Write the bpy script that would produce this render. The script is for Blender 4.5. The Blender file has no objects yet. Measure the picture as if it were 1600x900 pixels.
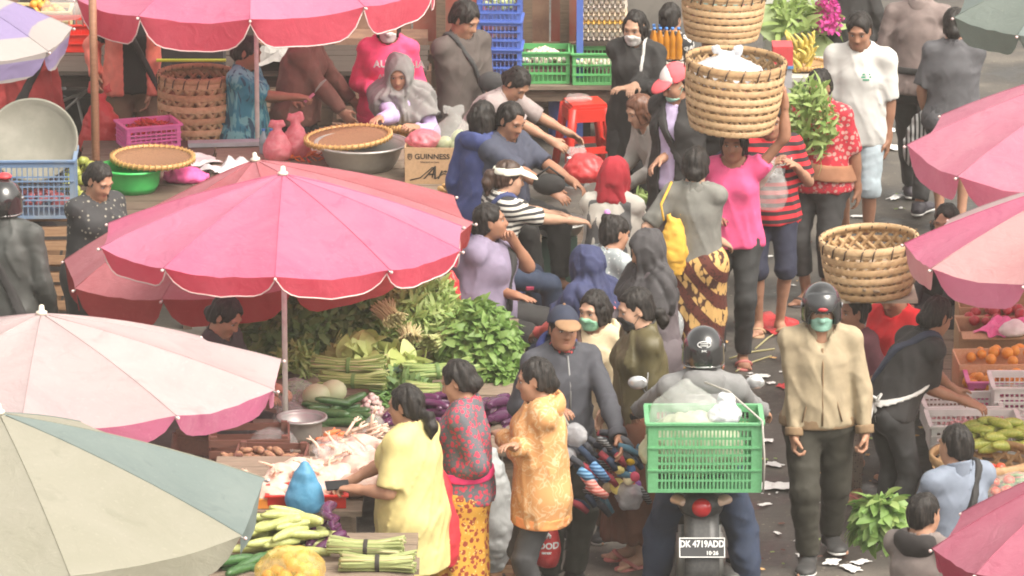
import bpy, bmesh, math, random
import numpy as np
from mathutils import Vector, Matrix, Euler

# ------------------------------------------------------------------ camera, world, sun, exposure
SC = bpy.context.scene
COL = SC.collection
CAM_H, PITCH, FPX = 9.95, math.radians(15.0), 8800.0
cam_d = bpy.data.cameras.new('camera')
cam = bpy.data.objects.new('camera', cam_d)
COL.objects.link(cam)
cam.location = (0, 0, CAM_H)
cam.rotation_euler = (math.radians(90) - PITCH, 0, 0)
cam_d.sensor_width = 36
cam_d.lens = 36 * FPX / 1600
cam_d.clip_start = 0.1
cam_d.clip_end = 2000
SC.camera = cam

SUN_EL, SUN_AZ = math.radians(54), math.radians(128)      # azimuth measured from +Y towards +X
w = bpy.data.worlds.new('World')
SC.world = w
w.use_nodes = True
nt = w.node_tree
nt.nodes.clear()
out = nt.nodes.new('ShaderNodeOutputWorld')
bg = nt.nodes.new('ShaderNodeBackground')
sky = nt.nodes.new('ShaderNodeTexSky')
sky.sky_type = 'NISHITA'
sky.sun_disc = False
sky.sun_elevation = SUN_EL
sky.sun_rotation = SUN_AZ
sky.air_density = 1.0
sky.dust_density = 6.0
sky.ozone_density = 1.0
hs = nt.nodes.new('ShaderNodeHueSaturation')
hs.inputs['Saturation'].default_value = 0.12
nt.links.new(sky.outputs[0], hs.inputs['Color'])
wm_ = nt.nodes.new('ShaderNodeMix'); wm_.data_type = 'RGBA'; wm_.blend_type = 'MULTIPLY'; wm_.inputs[0].default_value = 1; wm_.inputs[7].default_value = (1, .955, .88, 1)
nt.links.new(hs.outputs[0], wm_.inputs[6]); nt.links.new(wm_.outputs[2], bg.inputs['Color'])
bg.inputs['Strength'].default_value = 0.15
nt.links.new(bg.outputs[0], out.inputs['Surface'])

sun_d = bpy.data.lights.new('sun', 'SUN')
sun_d.energy = 0.85
sun_d.angle = math.radians(34)
sun_d.color = (1.0, 0.90, 0.78)
sun = bpy.data.objects.new('sun', sun_d)
COL.objects.link(sun)
_sd = Vector((math.sin(SUN_AZ) * math.cos(SUN_EL), math.cos(SUN_AZ) * math.cos(SUN_EL), math.sin(SUN_EL)))
sun.rotation_euler = (-_sd).to_track_quat('-Z', 'Y').to_euler()
sun.location = (0, 0, 30)

SC.view_settings.view_transform = 'Standard'
SC.view_settings.look = 'None'
SC.view_settings.gamma = 1
SC.view_settings.use_curve_mapping = False
SC.view_settings.exposure = 1.28
SC.render.engine = 'CYCLES'
SC.cycles.max_bounces = 6
SC.cycles.filter_width = 1.9
SC.cycles.diffuse_bounces = 3
SC.cycles.glossy_bounces = 2
SC.cycles.transmission_bounces = 4
SC.cycles.transparent_max_bounces = 8
SC.cycles.caustics_reflective = False
SC.cycles.caustics_refractive = False

rng = np.random.default_rng(7)
random.seed(11)
PI = math.pi

# ------------------------------------------------------------------ picture -> place
_F = np.array((0, math.cos(PITCH), -math.sin(PITCH)))
_U = np.array((0, math.sin(PITCH), math.cos(PITCH)))
_R = np.array((1.0, 0, 0))
_C = np.array((0, 0, CAM_H))
def ray(px, py):
    return _F + _R * ((px - 800) / FPX) - _U * ((py - 450) / FPX)
def G(px, py, z=0.0):
    """point of the level plane at height z seen at (px, py)"""
    d = ray(px, py)
    return _C + d * ((z - CAM_H) / d[2])
def AY(px, py, Y):
    """point at ground distance Y seen at (px, py)"""
    d = ray(px, py)
    return _C + d * (Y / d[1])
def PPM(p):
    """photo pixels per metre at a point"""
    return FPX / float(np.dot(np.asarray(p) - _C, _F))
def YD(y):
    """ground distance in metres for a step of the first rough plan of the market"""
    py = 450 + 3000 * math.tan(math.atan(5.2 / y) - math.radians(21))
    return CAM_H / math.tan(PITCH + math.atan((py - 450) / FPX))
def AD(px, py, y): return AY(px, py, YD(y))
def V(*a): return np.array(a, dtype=float)
def unit(v):
    v = np.asarray(v, float)
    return v / max(1e-9, np.linalg.norm(v))

# ------------------------------------------------------------------ objects
def link(name, data, parent=None, loc=None, rot=None, sc=None):
    o = bpy.data.objects.new(name, data)
    COL.objects.link(o)
    if parent is not None: o.parent = parent
    if loc is not None: o.location = [float(c) for c in loc]
    if rot is not None: o.rotation_euler = rot
    if sc is not None: o.scale = (sc, sc, sc) if isinstance(sc, (int, float)) else sc
    return o
def tag(o, label, cat, group=None):
    o['label'] = label
    o['category'] = cat
    if group: o['group'] = group
    return o
def thing(name, label, cat, loc=(0, 0, 0), rotz=0, group=None):
    o = link(name, None, None, loc, (0, 0, rotz))
    o.empty_display_size = 0.1
    return tag(o, label, cat, group)
KIDS = {}
def kids(o):
    return [c for c in COL.objects if c.parent == o]
def dup(root, loc, rotz=None, label=None, sc=None):
    r = root.copy(); COL.objects.link(r)
    r.location = [float(c) for c in loc]
    if rotz is not None: r.rotation_euler = (root.rotation_euler[0], root.rotation_euler[1], rotz)
    if sc is not None: r.scale = (sc, sc, sc)
    if label: r['label'] = label
    for ch in list(root.children):
        c = ch.copy(); COL.objects.link(c); c.parent = r
        for g in list(ch.children):
            d = g.copy(); COL.objects.link(d); d.parent = c
    return r
def struct(o):
    o['kind'] = 'structure'
    return o

def mesh_np(name, verts, faces, mats=(), smooth=True, fmat=None):
    """verts (n,3), faces (m,k) arrays"""
    me = bpy.data.meshes.new(name)
    verts = np.asarray(verts, np.float32); faces = np.asarray(faces, np.int32)
    n, (m, k) = len(verts), faces.shape
    me.vertices.add(n); me.vertices.foreach_set('co', verts.ravel())
    me.loops.add(m * k); me.loops.foreach_set('vertex_index', faces.ravel())
    me.polygons.add(m)
    me.polygons.foreach_set('loop_start', np.arange(0, m * k, k, dtype=np.int32))
    me.polygons.foreach_set('loop_total', np.full(m, k, np.int32))
    me.polygons.foreach_set('use_smooth', np.full(m, smooth, bool))
    if fmat is not None: me.polygons.foreach_set('material_index', np.asarray(fmat, np.int32))
    for mt in mats: me.materials.append(mt)
    me.update(calc_edges=True)
    return me

class MB:
    """collects simple shapes into one mesh"""
    def __init__(s): s.v = []; s.f = []; s.sm = []; s.mi = []; s.cur = 0
    def _add(s, v, f, smooth=False):
        b = len(s.v); s.v += [tuple(float(c) for c in p) for p in v]
        s.f += [tuple(i + b for i in q) for q in f]
        s.sm += [smooth] * len(f); s.mi += [s.cur] * len(f)
    def box(s, c, d, rot=None, ax=None, taper=1.0):
        c = np.asarray(c, float); h = np.asarray(d, float) / 2
        pts = [V(x * h[0] * (taper if z < 0 else 1), y * h[1] * (taper if z < 0 else 1), z * h[2]) for z in (-1, 1) for x, y in ((-1, -1), (1, -1), (1, 1), (-1, 1))]
        if rot is not None:
            R = np.array(Euler(rot).to_matrix()); pts = [R @ p for p in pts]
        if ax is not None:
            A = np.array(ax).T; pts = [A @ p for p in pts]
        s._add([p + c for p in pts], [(3, 2, 1, 0), (4, 5, 6, 7), (0, 1, 5, 4), (1, 2, 6, 5), (2, 3, 7, 6), (3, 0, 4, 7)])
        return s
    def tube(s, path, r, n=8, cap=True, flat=None):
        """round bar along a path; r a number or one per point; flat=(normal, ratio) squashes it"""
        P = np.asarray(path, float); m = len(P)
        r = np.full(m, r) if np.isscalar(r) else np.asarray(r, float)
        T = np.gradient(P, axis=0); T /= np.maximum(1e-9, np.linalg.norm(T, axis=1))[:, None]
        ref = V(0, 0, 1) if abs(T[0][2]) < .9 else V(1, 0, 0)
        vs = []
        for i in range(m):
            a = np.cross(T[i], ref); a = unit(a); b = np.cross(a, T[i])
            ref = b
            for k in range(n):
                t = 2 * PI * k / n
                off = (a * math.cos(t) + b * math.sin(t)) * r[i]
                if flat is not None:
                    off = off - np.asarray(flat[0]) * np.dot(off, flat[0]) * (1 - flat[1])
                vs.append(P[i] + off)
        fs = [(i * n + k, i * n + (k + 1) % n, (i + 1) * n + (k + 1) % n, (i + 1) * n + k) for i in range(m - 1) for k in range(n)]
        s._add(vs, fs, True)
        if cap:
            b = len(s.v) - len(vs)
            s.f += [tuple(b + k for k in range(n - 1, -1, -1)), tuple(b + (m - 1) * n + k for k in range(n))]
            s.sm += [False, False]; s.mi += [s.cur] * 2
        return s
    def lathe(s, prof, n=24, c=(0, 0, 0), ax=None, smooth=True, close=True):
        """profile of (radius, height) turned about z"""
        c = np.asarray(c, float); A = np.eye(3) if ax is None else np.array(ax).T
        vs = [A @ V(r * math.cos(2 * PI * k / n), r * math.sin(2 * PI * k / n), z) + c for r, z in prof for k in range(n)]
        m = len(prof)
        s._add(vs, [(i * n + k, i * n + (k + 1) % n, (i + 1) * n + (k + 1) % n, (i + 1) * n + k) for i in range(m - 1) for k in range(n)], smooth)
        b = len(s.v) - len(vs)
        if close:
            if prof[0][0] > 1e-4: s.f.append(tuple(b + k for k in range(n - 1, -1, -1))); s.sm.append(False); s.mi.append(s.cur)
            if prof[-1][0] > 1e-4: s.f.append(tuple(b + (m - 1) * n + k for k in range(n))); s.sm.append(False); s.mi.append(s.cur)
        return s
    def ball(s, c, r, n=10, m=7, ax=None):
        r = (r, r, r) if np.isscalar(r) else r
        A = np.eye(3) if ax is None else np.array(ax).T
        vs = []; c = np.asarray(c, float)
        for i in range(m + 1):
            t = PI * i / m
            for k in range(n):
                u = 2 * PI * k / n
                vs.append(c + A @ V(r[0] * math.sin(t) * math.cos(u), r[1] * math.sin(t) * math.sin(u), -r[2] * math.cos(t)))
        s._add(vs, [(i * n + k, i * n + (k + 1) % n, (i + 1) * n + (k + 1) % n, (i + 1) * n + k) for i in range(m) for k in range(n)], True)
        return s
    def grid(s, P, smooth=True, thick=0.0):
        """P (a,b,3) sheet"""
        P = np.asarray(P, float); a, b = P.shape[:2]
        fs = [(i * b + j, i * b + j + 1, (i + 1) * b + j + 1, (i + 1) * b + j) for i in range(a - 1) for j in range(b - 1)]
        if not thick:
            s._add(P.reshape(-1, 3), fs, smooth); return s
        du = np.gradient(P, axis=0); dv = np.gradient(P, axis=1)
        nn = np.cross(du, dv); nn /= np.maximum(1e-9, np.linalg.norm(nn, axis=2))[..., None]
        s._add((P + nn * thick / 2).reshape(-1, 3), [q[::-1] for q in fs], smooth)
        s._add((P - nn * thick / 2).reshape(-1, 3), fs, smooth)
        N = a * b; base = len(s.v) - 2 * N
        ring = [(0, j) for j in range(b)] + [(i, b - 1) for i in range(1, a)] + [(a - 1, j) for j in range(b - 2, -1, -1)] + [(i, 0) for i in range(a - 2, 0, -1)]
        ids = [i * b + j for i, j in ring]
        q = [(base + ids[k], base + ids[(k + 1) % len(ids)], base + N + ids[(k + 1) % len(ids)], base + N + ids[k]) for k in range(len(ids))]
        s.f += q; s.sm += [False] * len(q); s.mi += [s.cur] * len(q)
        return s
    def mesh(s, name, mat):
        me = bpy.data.meshes.new(name)
        me.from_pydata(s.v, [], s.f)
        me.polygons.foreach_set('use_smooth', s.sm)
        me.polygons.foreach_set('material_index', s.mi)
        for m in (mat if isinstance(mat, (list, tuple)) else [mat]): me.materials.append(m)
        me.update()
        return me
    def build(s, name, mat, parent=None, loc=None, rot=None):
        return link(name, s.mesh(name, mat), parent, loc, rot)

def text_mesh(txt, size, mat, extrude=0.001, align='CENTER', shear=0.0, bold=0.0):
    cu = bpy.data.curves.new('lettering', 'FONT')
    cu.body = txt; cu.size = size; cu.extrude = extrude; cu.align_x = align; cu.align_y = 'CENTER'; cu.shear = shear; cu.offset = bold
    cu.resolution_u = 3
    o = bpy.data.objects.new('lettering', cu); COL.objects.link(o)
    bpy.context.view_layer.update()
    me = bpy.data.meshes.new_from_object(o.evaluated_get(bpy.context.evaluated_depsgraph_get()))
    bpy.data.objects.remove(o)
    me.materials.clear(); me.materials.append(mat)
    return me

# ------------------------------------------------------------------ materials
MATS = {}
def ramp_node(nt, stops):
    r = nt.nodes.new('ShaderNodeValToRGB')
    while len(r.color_ramp.elements) < len(stops): r.color_ramp.elements.new(0.5)
    for e, (p, c) in zip(r.color_ramp.elements, stops):
        e.position = p; e.color = (*c, 1) if len(c) == 3 else c
    return r
def srgb(c):
    return tuple(((x / 255) / 12.92 if x / 255 <= .04045 else ((x / 255 + .055) / 1.055) ** 2.4) for x in c)
def M(name, col, rough=.6, kind='plain', col2=None, scale=1.0, bump=.0, spec=.5, metal=0, trans=0, alpha=1, var=.12, sheen=0, coat=0, col3=None):
    """one procedural material per name; kinds add patterns that belong to the thing itself"""
    if name in MATS: return MATS[name]
    m = bpy.data.materials.new(name); MATS[name] = m
    m.use_nodes = True
    nt = m.node_tree; N = nt.nodes; L = nt.links
    b = N['Principled BSDF']
    b.inputs['Roughness'].default_value = rough
    b.inputs['Metallic'].default_value = metal
    b.inputs['Specular IOR Level'].default_value = spec
    if sheen: b.inputs['Sheen Weight'].default_value = sheen
    if coat: b.inputs['Coat Weight'].default_value = coat; b.inputs['Coat Roughness'].default_value = .08
    if trans: b.inputs['Transmission Weight'].default_value = trans
    if alpha < 1: b.inputs['Alpha'].default_value = alpha
    tc = N.new('ShaderNodeTexCoord')
    co = tc.outputs['Object']
    def noise(sc, det=3, dist=0, vec=None, r=.55):
        n = N.new('ShaderNodeTexNoise'); n.inputs['Scale'].default_value = sc; n.inputs['Detail'].default_value = det
        n.inputs['Distortion'].default_value = dist; n.inputs['Roughness'].default_value = r
        L.new(vec or co, n.inputs['Vector']); return n
    def ridged(sc, dist=1.2):
        n = noise(sc, 2.5, dist); n.noise_type = 'RIDGED_MULTIFRACTAL'; n.inputs['Lacunarity'].default_value = 2.2
        return n.outputs[0]
    def mapped(s, rot=(0, 0, 0)):
        mp = N.new('ShaderNodeMapping'); mp.inputs['Scale'].default_value = s; mp.inputs['Rotation'].default_value = rot
        L.new(co, mp.inputs['Vector']); return mp.outputs[0]
    def mix(fac, a, c, mode='MIX'):
        x = N.new('ShaderNodeMix'); x.data_type = 'RGBA'; x.blend_type = mode
        if hasattr(fac, 'node'): L.new(fac, x.inputs[0])
        else: x.inputs[0].default_value = fac
        for s, q in ((x.inputs[6], a), (x.inputs[7], c)):
            if hasattr(q, 'node'): L.new(q, s)
            else: s.default_value = (*q, 1)
        return x.outputs[2]
    def thr(sock, a, c):
        r = ramp_node(nt, [(a, (0, 0, 0)), (c, (1, 1, 1))]); L.new(sock, r.inputs[0]); return r.outputs[0]
    def vor(sc, feat='F1', vec=None, rnd=1.0):
        v = N.new('ShaderNodeTexVoronoi'); v.feature = feat; v.inputs['Scale'].default_value = sc; v.inputs['Randomness'].default_value = rnd
        L.new(vec or co, v.inputs['Vector']); return v
    c2 = col2 or tuple(x * .5 for x in col)
    base = col; hgt = None
    if kind == 'cloth':
        n = noise(14 * scale, 4); base = mix(thr(n.outputs[0], .3, .7), tuple(x * (1 - var) for x in col), tuple(min(1, x * (1 + var)) for x in col))
        hgt = (noise(900, 1).outputs[0], .15, ridged(6.0), bump or .42)
    elif kind == 'stripes':      # level stripes
        wv = N.new('ShaderNodeTexWave'); wv.wave_type = 'BANDS'; wv.bands_direction = 'Z'; wv.inputs['Scale'].default_value = scale; wv.inputs['Distortion'].default_value = .4; wv.inputs['Detail'].default_value = 1
        L.new(co, wv.inputs['Vector']); base = mix(thr(wv.outputs['Fac'], .42, .5), c2, col)
        hgt = (noise(900, 1).outputs[0], .15, ridged(6.0), .40)
    elif kind == 'upstripes':
        wv = N.new('ShaderNodeTexWave'); wv.wave_type = 'BANDS'; wv.bands_direction = 'X'; wv.inputs['Scale'].default_value = scale; wv.inputs['Distortion'].default_value = 1.2; wv.inputs['Detail Scale'].default_value = .4
        L.new(co, wv.inputs['Vector']); base = mix(thr(wv.outputs['Fac'], .42, .52), c2, col)
    elif kind == 'floral':       # blotches of a second and third colour
        v1 = vor(22 * scale); n = noise(30 * scale, 3, 1.5)
        mm = N.new('ShaderNodeMath'); mm.operation = 'ADD'; L.new(v1.outputs['Distance'], mm.inputs[0])
        mu = N.new('ShaderNodeMath'); mu.operation = 'MULTIPLY'; mu.inputs[1].default_value = .5; L.new(n.outputs[0], mu.inputs[0]); L.new(mu.outputs[0], mm.inputs[1])
        x = mix(thr(mm.outputs[0], .64, .69), c2, col)
        v2 = vor(34 * scale); base = mix(thr(v2.outputs['Distance'], .2, .24), col3 or col, x)
        hgt = (noise(900, 1).outputs[0], .12, ridged(6.0), .40)
    elif kind == 'dots':
        v1 = vor(20 * scale, rnd=.35); base = mix(thr(v1.outputs['Distance'], .22, .28), c2, col)
        hgt = (noise(900, 1).outputs[0], .15, ridged(6.0), .40)
    elif kind == 'batik':        # slanting bands, alternate ones filled with small leaf shapes
        vv = mapped((1, 1, 1), (0, math.radians(38), .3))
        wv = N.new('ShaderNodeTexWave'); wv.bands_direction = 'X'; wv.inputs['Scale'].default_value = 2.6 * scale; wv.inputs['Distortion'].default_value = .5; L.new(vv, wv.inputs['Vector'])
        v1 = vor(30 * scale, vec=mapped((1, 1, .55), (0, math.radians(34), 0)))
        leafy = mix(thr(v1.outputs['Distance'], .55, .66), c2, col3 or col)
        wine = mix(thr(noise(60, 2).outputs[0], .55, .6), col, tuple(x * .45 for x in col))
        base = mix(thr(wv.outputs['Fac'], .45, .5), wine, leafy)
    elif kind == 'tiedye':
        n = noise(5 * scale, 3, 2.5, mapped((2.2, 2.2, .8), (0, .5, 0)))
        x = mix(thr(n.outputs[0], .44, .5), col, c2)
        base = mix(thr(noise(7 * scale, 2, 3, mapped((3, 3, .7), (0, -.4, 0))).outputs[0], .56, .62), x, col3 or c2)
        hgt = (noise(900, 1).outputs[0], .12, ridged(6.0), .40)
    elif kind == 'squiggle':     # pale scribbles on a plain ground
        n = noise(26 * scale, 1, 1.2); r = ramp_node(nt, [(0, (0, 0, 0)), (.46, (0, 0, 0)), (.49, (1, 1, 1)), (.52, (1, 1, 1)), (.55, (0, 0, 0))]); L.new(n.outputs[0], r.inputs[0])
        base = mix(r.outputs[0], col, c2); hgt = (noise(900, 1).outputs[0], .12, ridged(6.0), .40)
    elif kind == 'hair':
        n = noise(110, 3, .3, mapped((1, 1, .12))); base = mix(thr(n.outputs[0], .45, .72), col, c2)
        hgt = (n.outputs[0], .7, None, 0)
    elif kind == 'skin':
        n = noise(22, 3); base = mix(thr(n.outputs[0], .3, .75), tuple(x * .9 for x in col), tuple(min(1, x * 1.08) for x in col))
        at = N.new('ShaderNodeAttribute'); at.attribute_name = 'lip'
        base = mix(at.outputs['Fac'], base, (.30, .085, .075))
        at2 = N.new('ShaderNodeAttribute'); at2.attribute_name = 'brow'
        base = mix(at2.outputs['Fac'], base, (.02, .014, .011))
        hgt = (noise(260, 2).outputs[0], .06, None, 0)
    elif kind == 'wood':
        n = noise(9 * scale, 5, .6, mapped((1, 8, 8))); base = mix(thr(n.outputs[0], .3, .72), c2, col); hgt = (n.outputs[0], .3, None, 0)
    elif kind == 'dirty':        # worn surface
        n = noise(3.2 * scale, 6, .3, r=.65); base = mix(thr(n.outputs[0], .42, .68), col, c2); hgt = (noise(40 * scale, 4).outputs[0], bump or .15, None, 0)
    elif kind == 'speck':
        n = noise(60 * scale, 3); base = mix(thr(n.outputs[0], .42, .62), col, c2); hgt = (n.outputs[0], bump or .2, None, 0)
    elif kind == 'leaf':
        oi = N.new('ShaderNodeObjectInfo'); n = noise(9 * scale, 3)
        base = mix(thr(n.outputs[0], .32, .68), col, c2)
        geo = N.new('ShaderNodeNewGeometry'); base = mix(thr(geo.outputs['Random Per Island'], .1, .95), base, mix(.5, base, col3 or c2))
        hgt = (noise(120, 2).outputs[0], .15, None, 0)
    elif kind == 'film':         # crinkled plastic
        v1 = noise(16 * scale, 5, 1.6, r=.6); base = mix(thr(v1.outputs[0], .3, .7), col, c2); hgt = (v1.outputs[0], bump or .8, None, 0)
    elif kind == 'canopy':       # sun faded umbrella cloth: pale blotches, faint cross creases, stitch relief
        n = noise(1.7 * scale, 6, .6, r=.65); x = mix(thr(n.outputs[0], .34, .68), col, c2)
        x = mix(thr(noise(5, 5, 1.0).outputs[0], .60, .78), x, tuple(q * .90 for q in col))
        base = mix(thr(noise(45, 3).outputs[0], .60, .85), x, tuple(min(1, q * 1.1) for q in c2))
        hgt = (noise(700, 1).outputs[0], .1, noise(7, 4, 1.5).outputs[0], .35)
    else:
        n = noise(10 * scale, 3); base = mix(thr(n.outputs[0], .3, .7), tuple(x * (1 - var) for x in col), tuple(min(1, x * (1 + var * .6)) for x in col))
        if bump: hgt = (noise(50 * scale, 3).outputs[0], bump, None, 0)
    if hasattr(base, 'node'): L.new(base, b.inputs['Base Color'])
    else: b.inputs['Base Color'].default_value = (*base, 1)
    if hgt:
        bp = N.new('ShaderNodeBump'); bp.inputs['Strength'].default_value = hgt[1]; bp.inputs['Distance'].default_value = .004; L.new(hgt[0], bp.inputs['Height'])
        nrm = bp.outputs[0]
        if hgt[2] is not None:
            b2 = N.new('ShaderNodeBump'); b2.inputs['Strength'].default_value = hgt[3]; b2.inputs['Distance'].default_value = .03
            L.new(hgt[2], b2.inputs['Height']); L.new(nrm, b2.inputs['Normal']); nrm = b2.outputs[0]
        L.new(nrm, b.inputs['Normal'])
    if kind in ('canopy', 'leaf', 'film'):   # thin sheet: light passes through
        tr = N.new('ShaderNodeBsdfTranslucent'); ms = N.new('ShaderNodeMixShader'); ms.inputs[0].default_value = {'canopy': .5, 'leaf': .35, 'film': .3}[kind]
        L.new(base, tr.inputs['Color']); o = N['Material Output']
        L.new(b.outputs[0], ms.inputs[1]); L.new(tr.outputs[0], ms.inputs[2])
        if kind == 'film' and alpha < 1:
            tp = N.new('ShaderNodeBsdfTransparent'); m2 = N.new('ShaderNodeMixShader'); m2.inputs[0].default_value = alpha
            b.inputs['Alpha'].default_value = 1
            L.new(tp.outputs[0], m2.inputs[1]); L.new(ms.outputs[0], m2.inputs[2]); L.new(m2.outputs[0], o.inputs['Surface'])
        else: L.new(ms.outputs[0], o.inputs['Surface'])
    return m
def C(r, g, b): return srgb((r, g, b))
# ------------------------------------------------------------------ smooth solids: distance fields meshed by surface nets
_lat = rng.random((24, 24, 24)).astype(np.float32)
def vnoise(x, y, z):
    """value noise on broadcastable coordinates"""
    def sp(a):
        i = np.floor(a).astype(int); f = (a - i).astype(np.float32); f = f * f * (3 - 2 * f)
        return i % 24, (i + 1) % 24, f
    x0, x1, fx = sp(x); y0, y1, fy = sp(y); z0, z1, fz = sp(z)
    c = lambda a, b, d: _lat[a, b, d]
    return ((c(x0, y0, z0) * (1 - fx) + c(x1, y0, z0) * fx) * (1 - fy) + (c(x0, y1, z0) * (1 - fx) + c(x1, y1, z0) * fx) * fy) * (1 - fz) + \
           ((c(x0, y0, z1) * (1 - fx) + c(x1, y0, z1) * fx) * (1 - fy) + (c(x0, y1, z1) * (1 - fx) + c(x1, y1, z1) * fx) * fy) * fz

class Field:
    def __init__(s, lo, hi, h):
        s.lo = np.asarray(lo, float); s.h = h
        s.n = np.maximum(4, np.ceil((np.asarray(hi, float) - s.lo) / h).astype(int) + 1)
        s.ax = [(s.lo[i] + h * np.arange(s.n[i])).astype(np.float32) for i in range(3)]
        s.d = np.full(s.n, .3, np.float32)
    def sl(s, lo, hi):
        a = [max(0, int((lo[i] - s.lo[i]) / s.h)) for i in range(3)]
        b = [min(s.n[i], int((hi[i] - s.lo[i]) / s.h) + 2) for i in range(3)]
        if any(b[i] <= a[i] for i in range(3)): return None
        return tuple(slice(a[i], b[i]) for i in range(3))
    def xyz(s, q):
        return (s.ax[0][q[0]][:, None, None], s.ax[1][q[1]][None, :, None], s.ax[2][q[2]][None, None, :])
    def op(s, box, fn, k=0.0, mode='add'):
        q = s.sl(*box)
        if q is None: return
        f = fn(*s.xyz(q)); d = s.d[q]
        if mode == 'sub': f = -f
        if mode == 'add':
            r = np.minimum(d, f)
            if k: hh = np.maximum(k - np.abs(d - f), 0) / k; r = r - hh * hh * (k * .25)
        else:
            r = np.maximum(d, f)
            if k: hh = np.maximum(k - np.abs(d - f), 0) / k; r = r + hh * hh * (k * .25)
        s.d[q] = r
    def cone(s, a, b, ra, rb, k=.03, e=0.0, flat=False, mode='add', pad=.06):
        a = np.asarray(a, float); b = np.asarray(b, float); ra += e; rb += e
        R = max(ra, rb) + pad + k
        ba = b - a; L2 = float(ba @ ba) + 1e-9; L = math.sqrt(L2)
        def fn(x, y, z):
            px, py, pz = x - a[0], y - a[1], z - a[2]
            t = (px * ba[0] + py * ba[1] + pz * ba[2]) / L2
            tc = np.clip(t, 0, 1)
            d = np.sqrt((px - tc * ba[0]) ** 2 + (py - tc * ba[1]) ** 2 + (pz - tc * ba[2]) ** 2) - (ra + (rb - ra) * tc)
            if flat: d = np.maximum(d, (t - 1) * L)
            return d
        s.op((np.minimum(a, b) - R, np.maximum(a, b) + R), fn, k, mode)
    def econe(s, a, b, side, wa, wb, k=.03, e=0.0, flat=False, mode='add', pad=.06):
        """cone with oval sections: wa=(half width along side, half depth) at a, wb at b"""
        a = np.asarray(a, float); b = np.asarray(b, float)
        ba = b - a; L = float(np.linalg.norm(ba)) + 1e-9; u = ba / L
        sd = np.asarray(side, float); sd = unit(sd - u * (sd @ u)); fr = np.cross(u, sd)
        R = max(*wa, *wb) + e + pad + k
        def fn(x, y, z):
            px, py, pz = x - a[0], y - a[1], z - a[2]
            t = px * u[0] + py * u[1] + pz * u[2]
            tc = np.clip(t / L, 0, 1); ex = t - tc * L
            uu = px * sd[0] + py * sd[1] + pz * sd[2]; vv = px * fr[0] + py * fr[1] + pz * fr[2]
            w = wa[0] + e + (wb[0] - wa[0]) * tc; dd = wa[1] + e + (wb[1] - wa[1]) * tc
            m = np.minimum(w, dd)
            d = (np.sqrt((uu / w) ** 2 + (vv / dd) ** 2 + (ex / (m * (.8 if not flat else 1))) ** 2) - 1) * m
            if flat: d = np.maximum(d, t - L)
            return d
        s.op((np.minimum(a, b) - R, np.maximum(a, b) + R), fn, k, mode)
    def ell(s, c, r, ax=None, k=.02, e=0.0, mode='add', pad=.05):
        """ellipsoid; ax rows are its three axes"""
        c = np.asarray(c, float); r = np.asarray(r, float) + e
        A = np.eye(3) if ax is None else np.asarray(ax, float)
        R = r.max() + pad + k; m = r.min()
        def fn(x, y, z):
            p = (x - c[0], y - c[1], z - c[2])
            q = sum(((p[0] * A[i][0] + p[1] * A[i][1] + p[2] * A[i][2]) / r[i]) ** 2 for i in range(3))
            q = np.sqrt(q)
            return (q - 1) * m if mode == 'add' else (q - 1) * m
        s.op((c - R, c + R), fn, k, mode)
    def plane(s, p, n, k=0.0, box=None):
        """keep the side the normal points away from"""
        p = np.asarray(p, float); n = unit(n)
        b = box or (s.lo - 1, s.lo + 10)
        s.op(b, lambda x, y, z: (x - p[0]) * n[0] + (y - p[1]) * n[1] + (z - p[2]) * n[2], k, 'int')
    def slab(s, p, n, w):
        s.plane(np.asarray(p) + unit(n) * w / 2, n); s.plane(np.asarray(p) - unit(n) * w / 2, -np.asarray(n, float))
    def wrinkle(s, amp, f, seed=0, fold=None):
        """uneven surface: soft lumps plus folds along one direction"""
        x, y, z = s.xyz((slice(None),) * 3)
        n = vnoise(x * f[0] + seed * 3.7 + 50, y * f[1] + seed * 1.3 + 50, z * f[2] + seed * 2.1 + 50)
        s.d += (n - .5) * 1.4 * amp
        m = vnoise(x * f[0] * 1.1 + z * 4 + seed * 1.9 + 40, y * f[1] * 1.1 - z * 3 + seed * .7 + 40, z * f[2] * 1.7 + x * 3 + seed * 1.1 + 40)
        s.d += (.35 - np.abs(2 * m - 1)) * amp * .7
        if fold:                      # long narrow creases drawn out along one direction
            v, fr, am = fold
            a = unit(np.asarray(v, float)); b = unit(np.cross(a, V(.3, .9, .2))); c = np.cross(a, b)
            dt = lambda w: x * w[0] + y * w[1] + z * w[2]
            A, B, Cc = dt(a), dt(b), dt(c)
            m = vnoise(A * 3.2 + seed + 60 + B, B * fr * .21 + A * 2.2 + 60, Cc * fr * .21 + seed * .6 + 60)
            cr = 1 - np.abs(2 * m - 1)
            s.d -= am * (2.0 * cr ** 5 - .05)
    def mesh(s):
        d = s.d; d[0] = d[-1] = .05; d[:, 0] = d[:, -1] = .05; d[:, :, 0] = d[:, :, -1] = .05
        ins = d < 0
        cnt = np.zeros(tuple(k - 1 for k in ins.shape), np.int8)
        for i in (0, 1):
            for j in (0, 1):
                for k in (0, 1):
                    cnt += ins[i:ins.shape[0] - 1 + i, j:ins.shape[1] - 1 + j, k:ins.shape[2] - 1 + k]
        act = (cnt > 0) & (cnt < 8)
        I = np.argwhere(act)
        if len(I) == 0: return np.zeros((0, 3)), np.zeros((0, 4), int)
        idx = np.full(act.shape, -1, np.int32); idx[act] = np.arange(len(I))
        cv = {}
        for i in (0, 1):
            for j in (0, 1):
                for k in (0, 1): cv[i, j, k] = d[I[:, 0] + i, I[:, 1] + j, I[:, 2] + k]
        acc = np.zeros((len(I), 3)); num = np.zeros(len(I))
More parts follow.
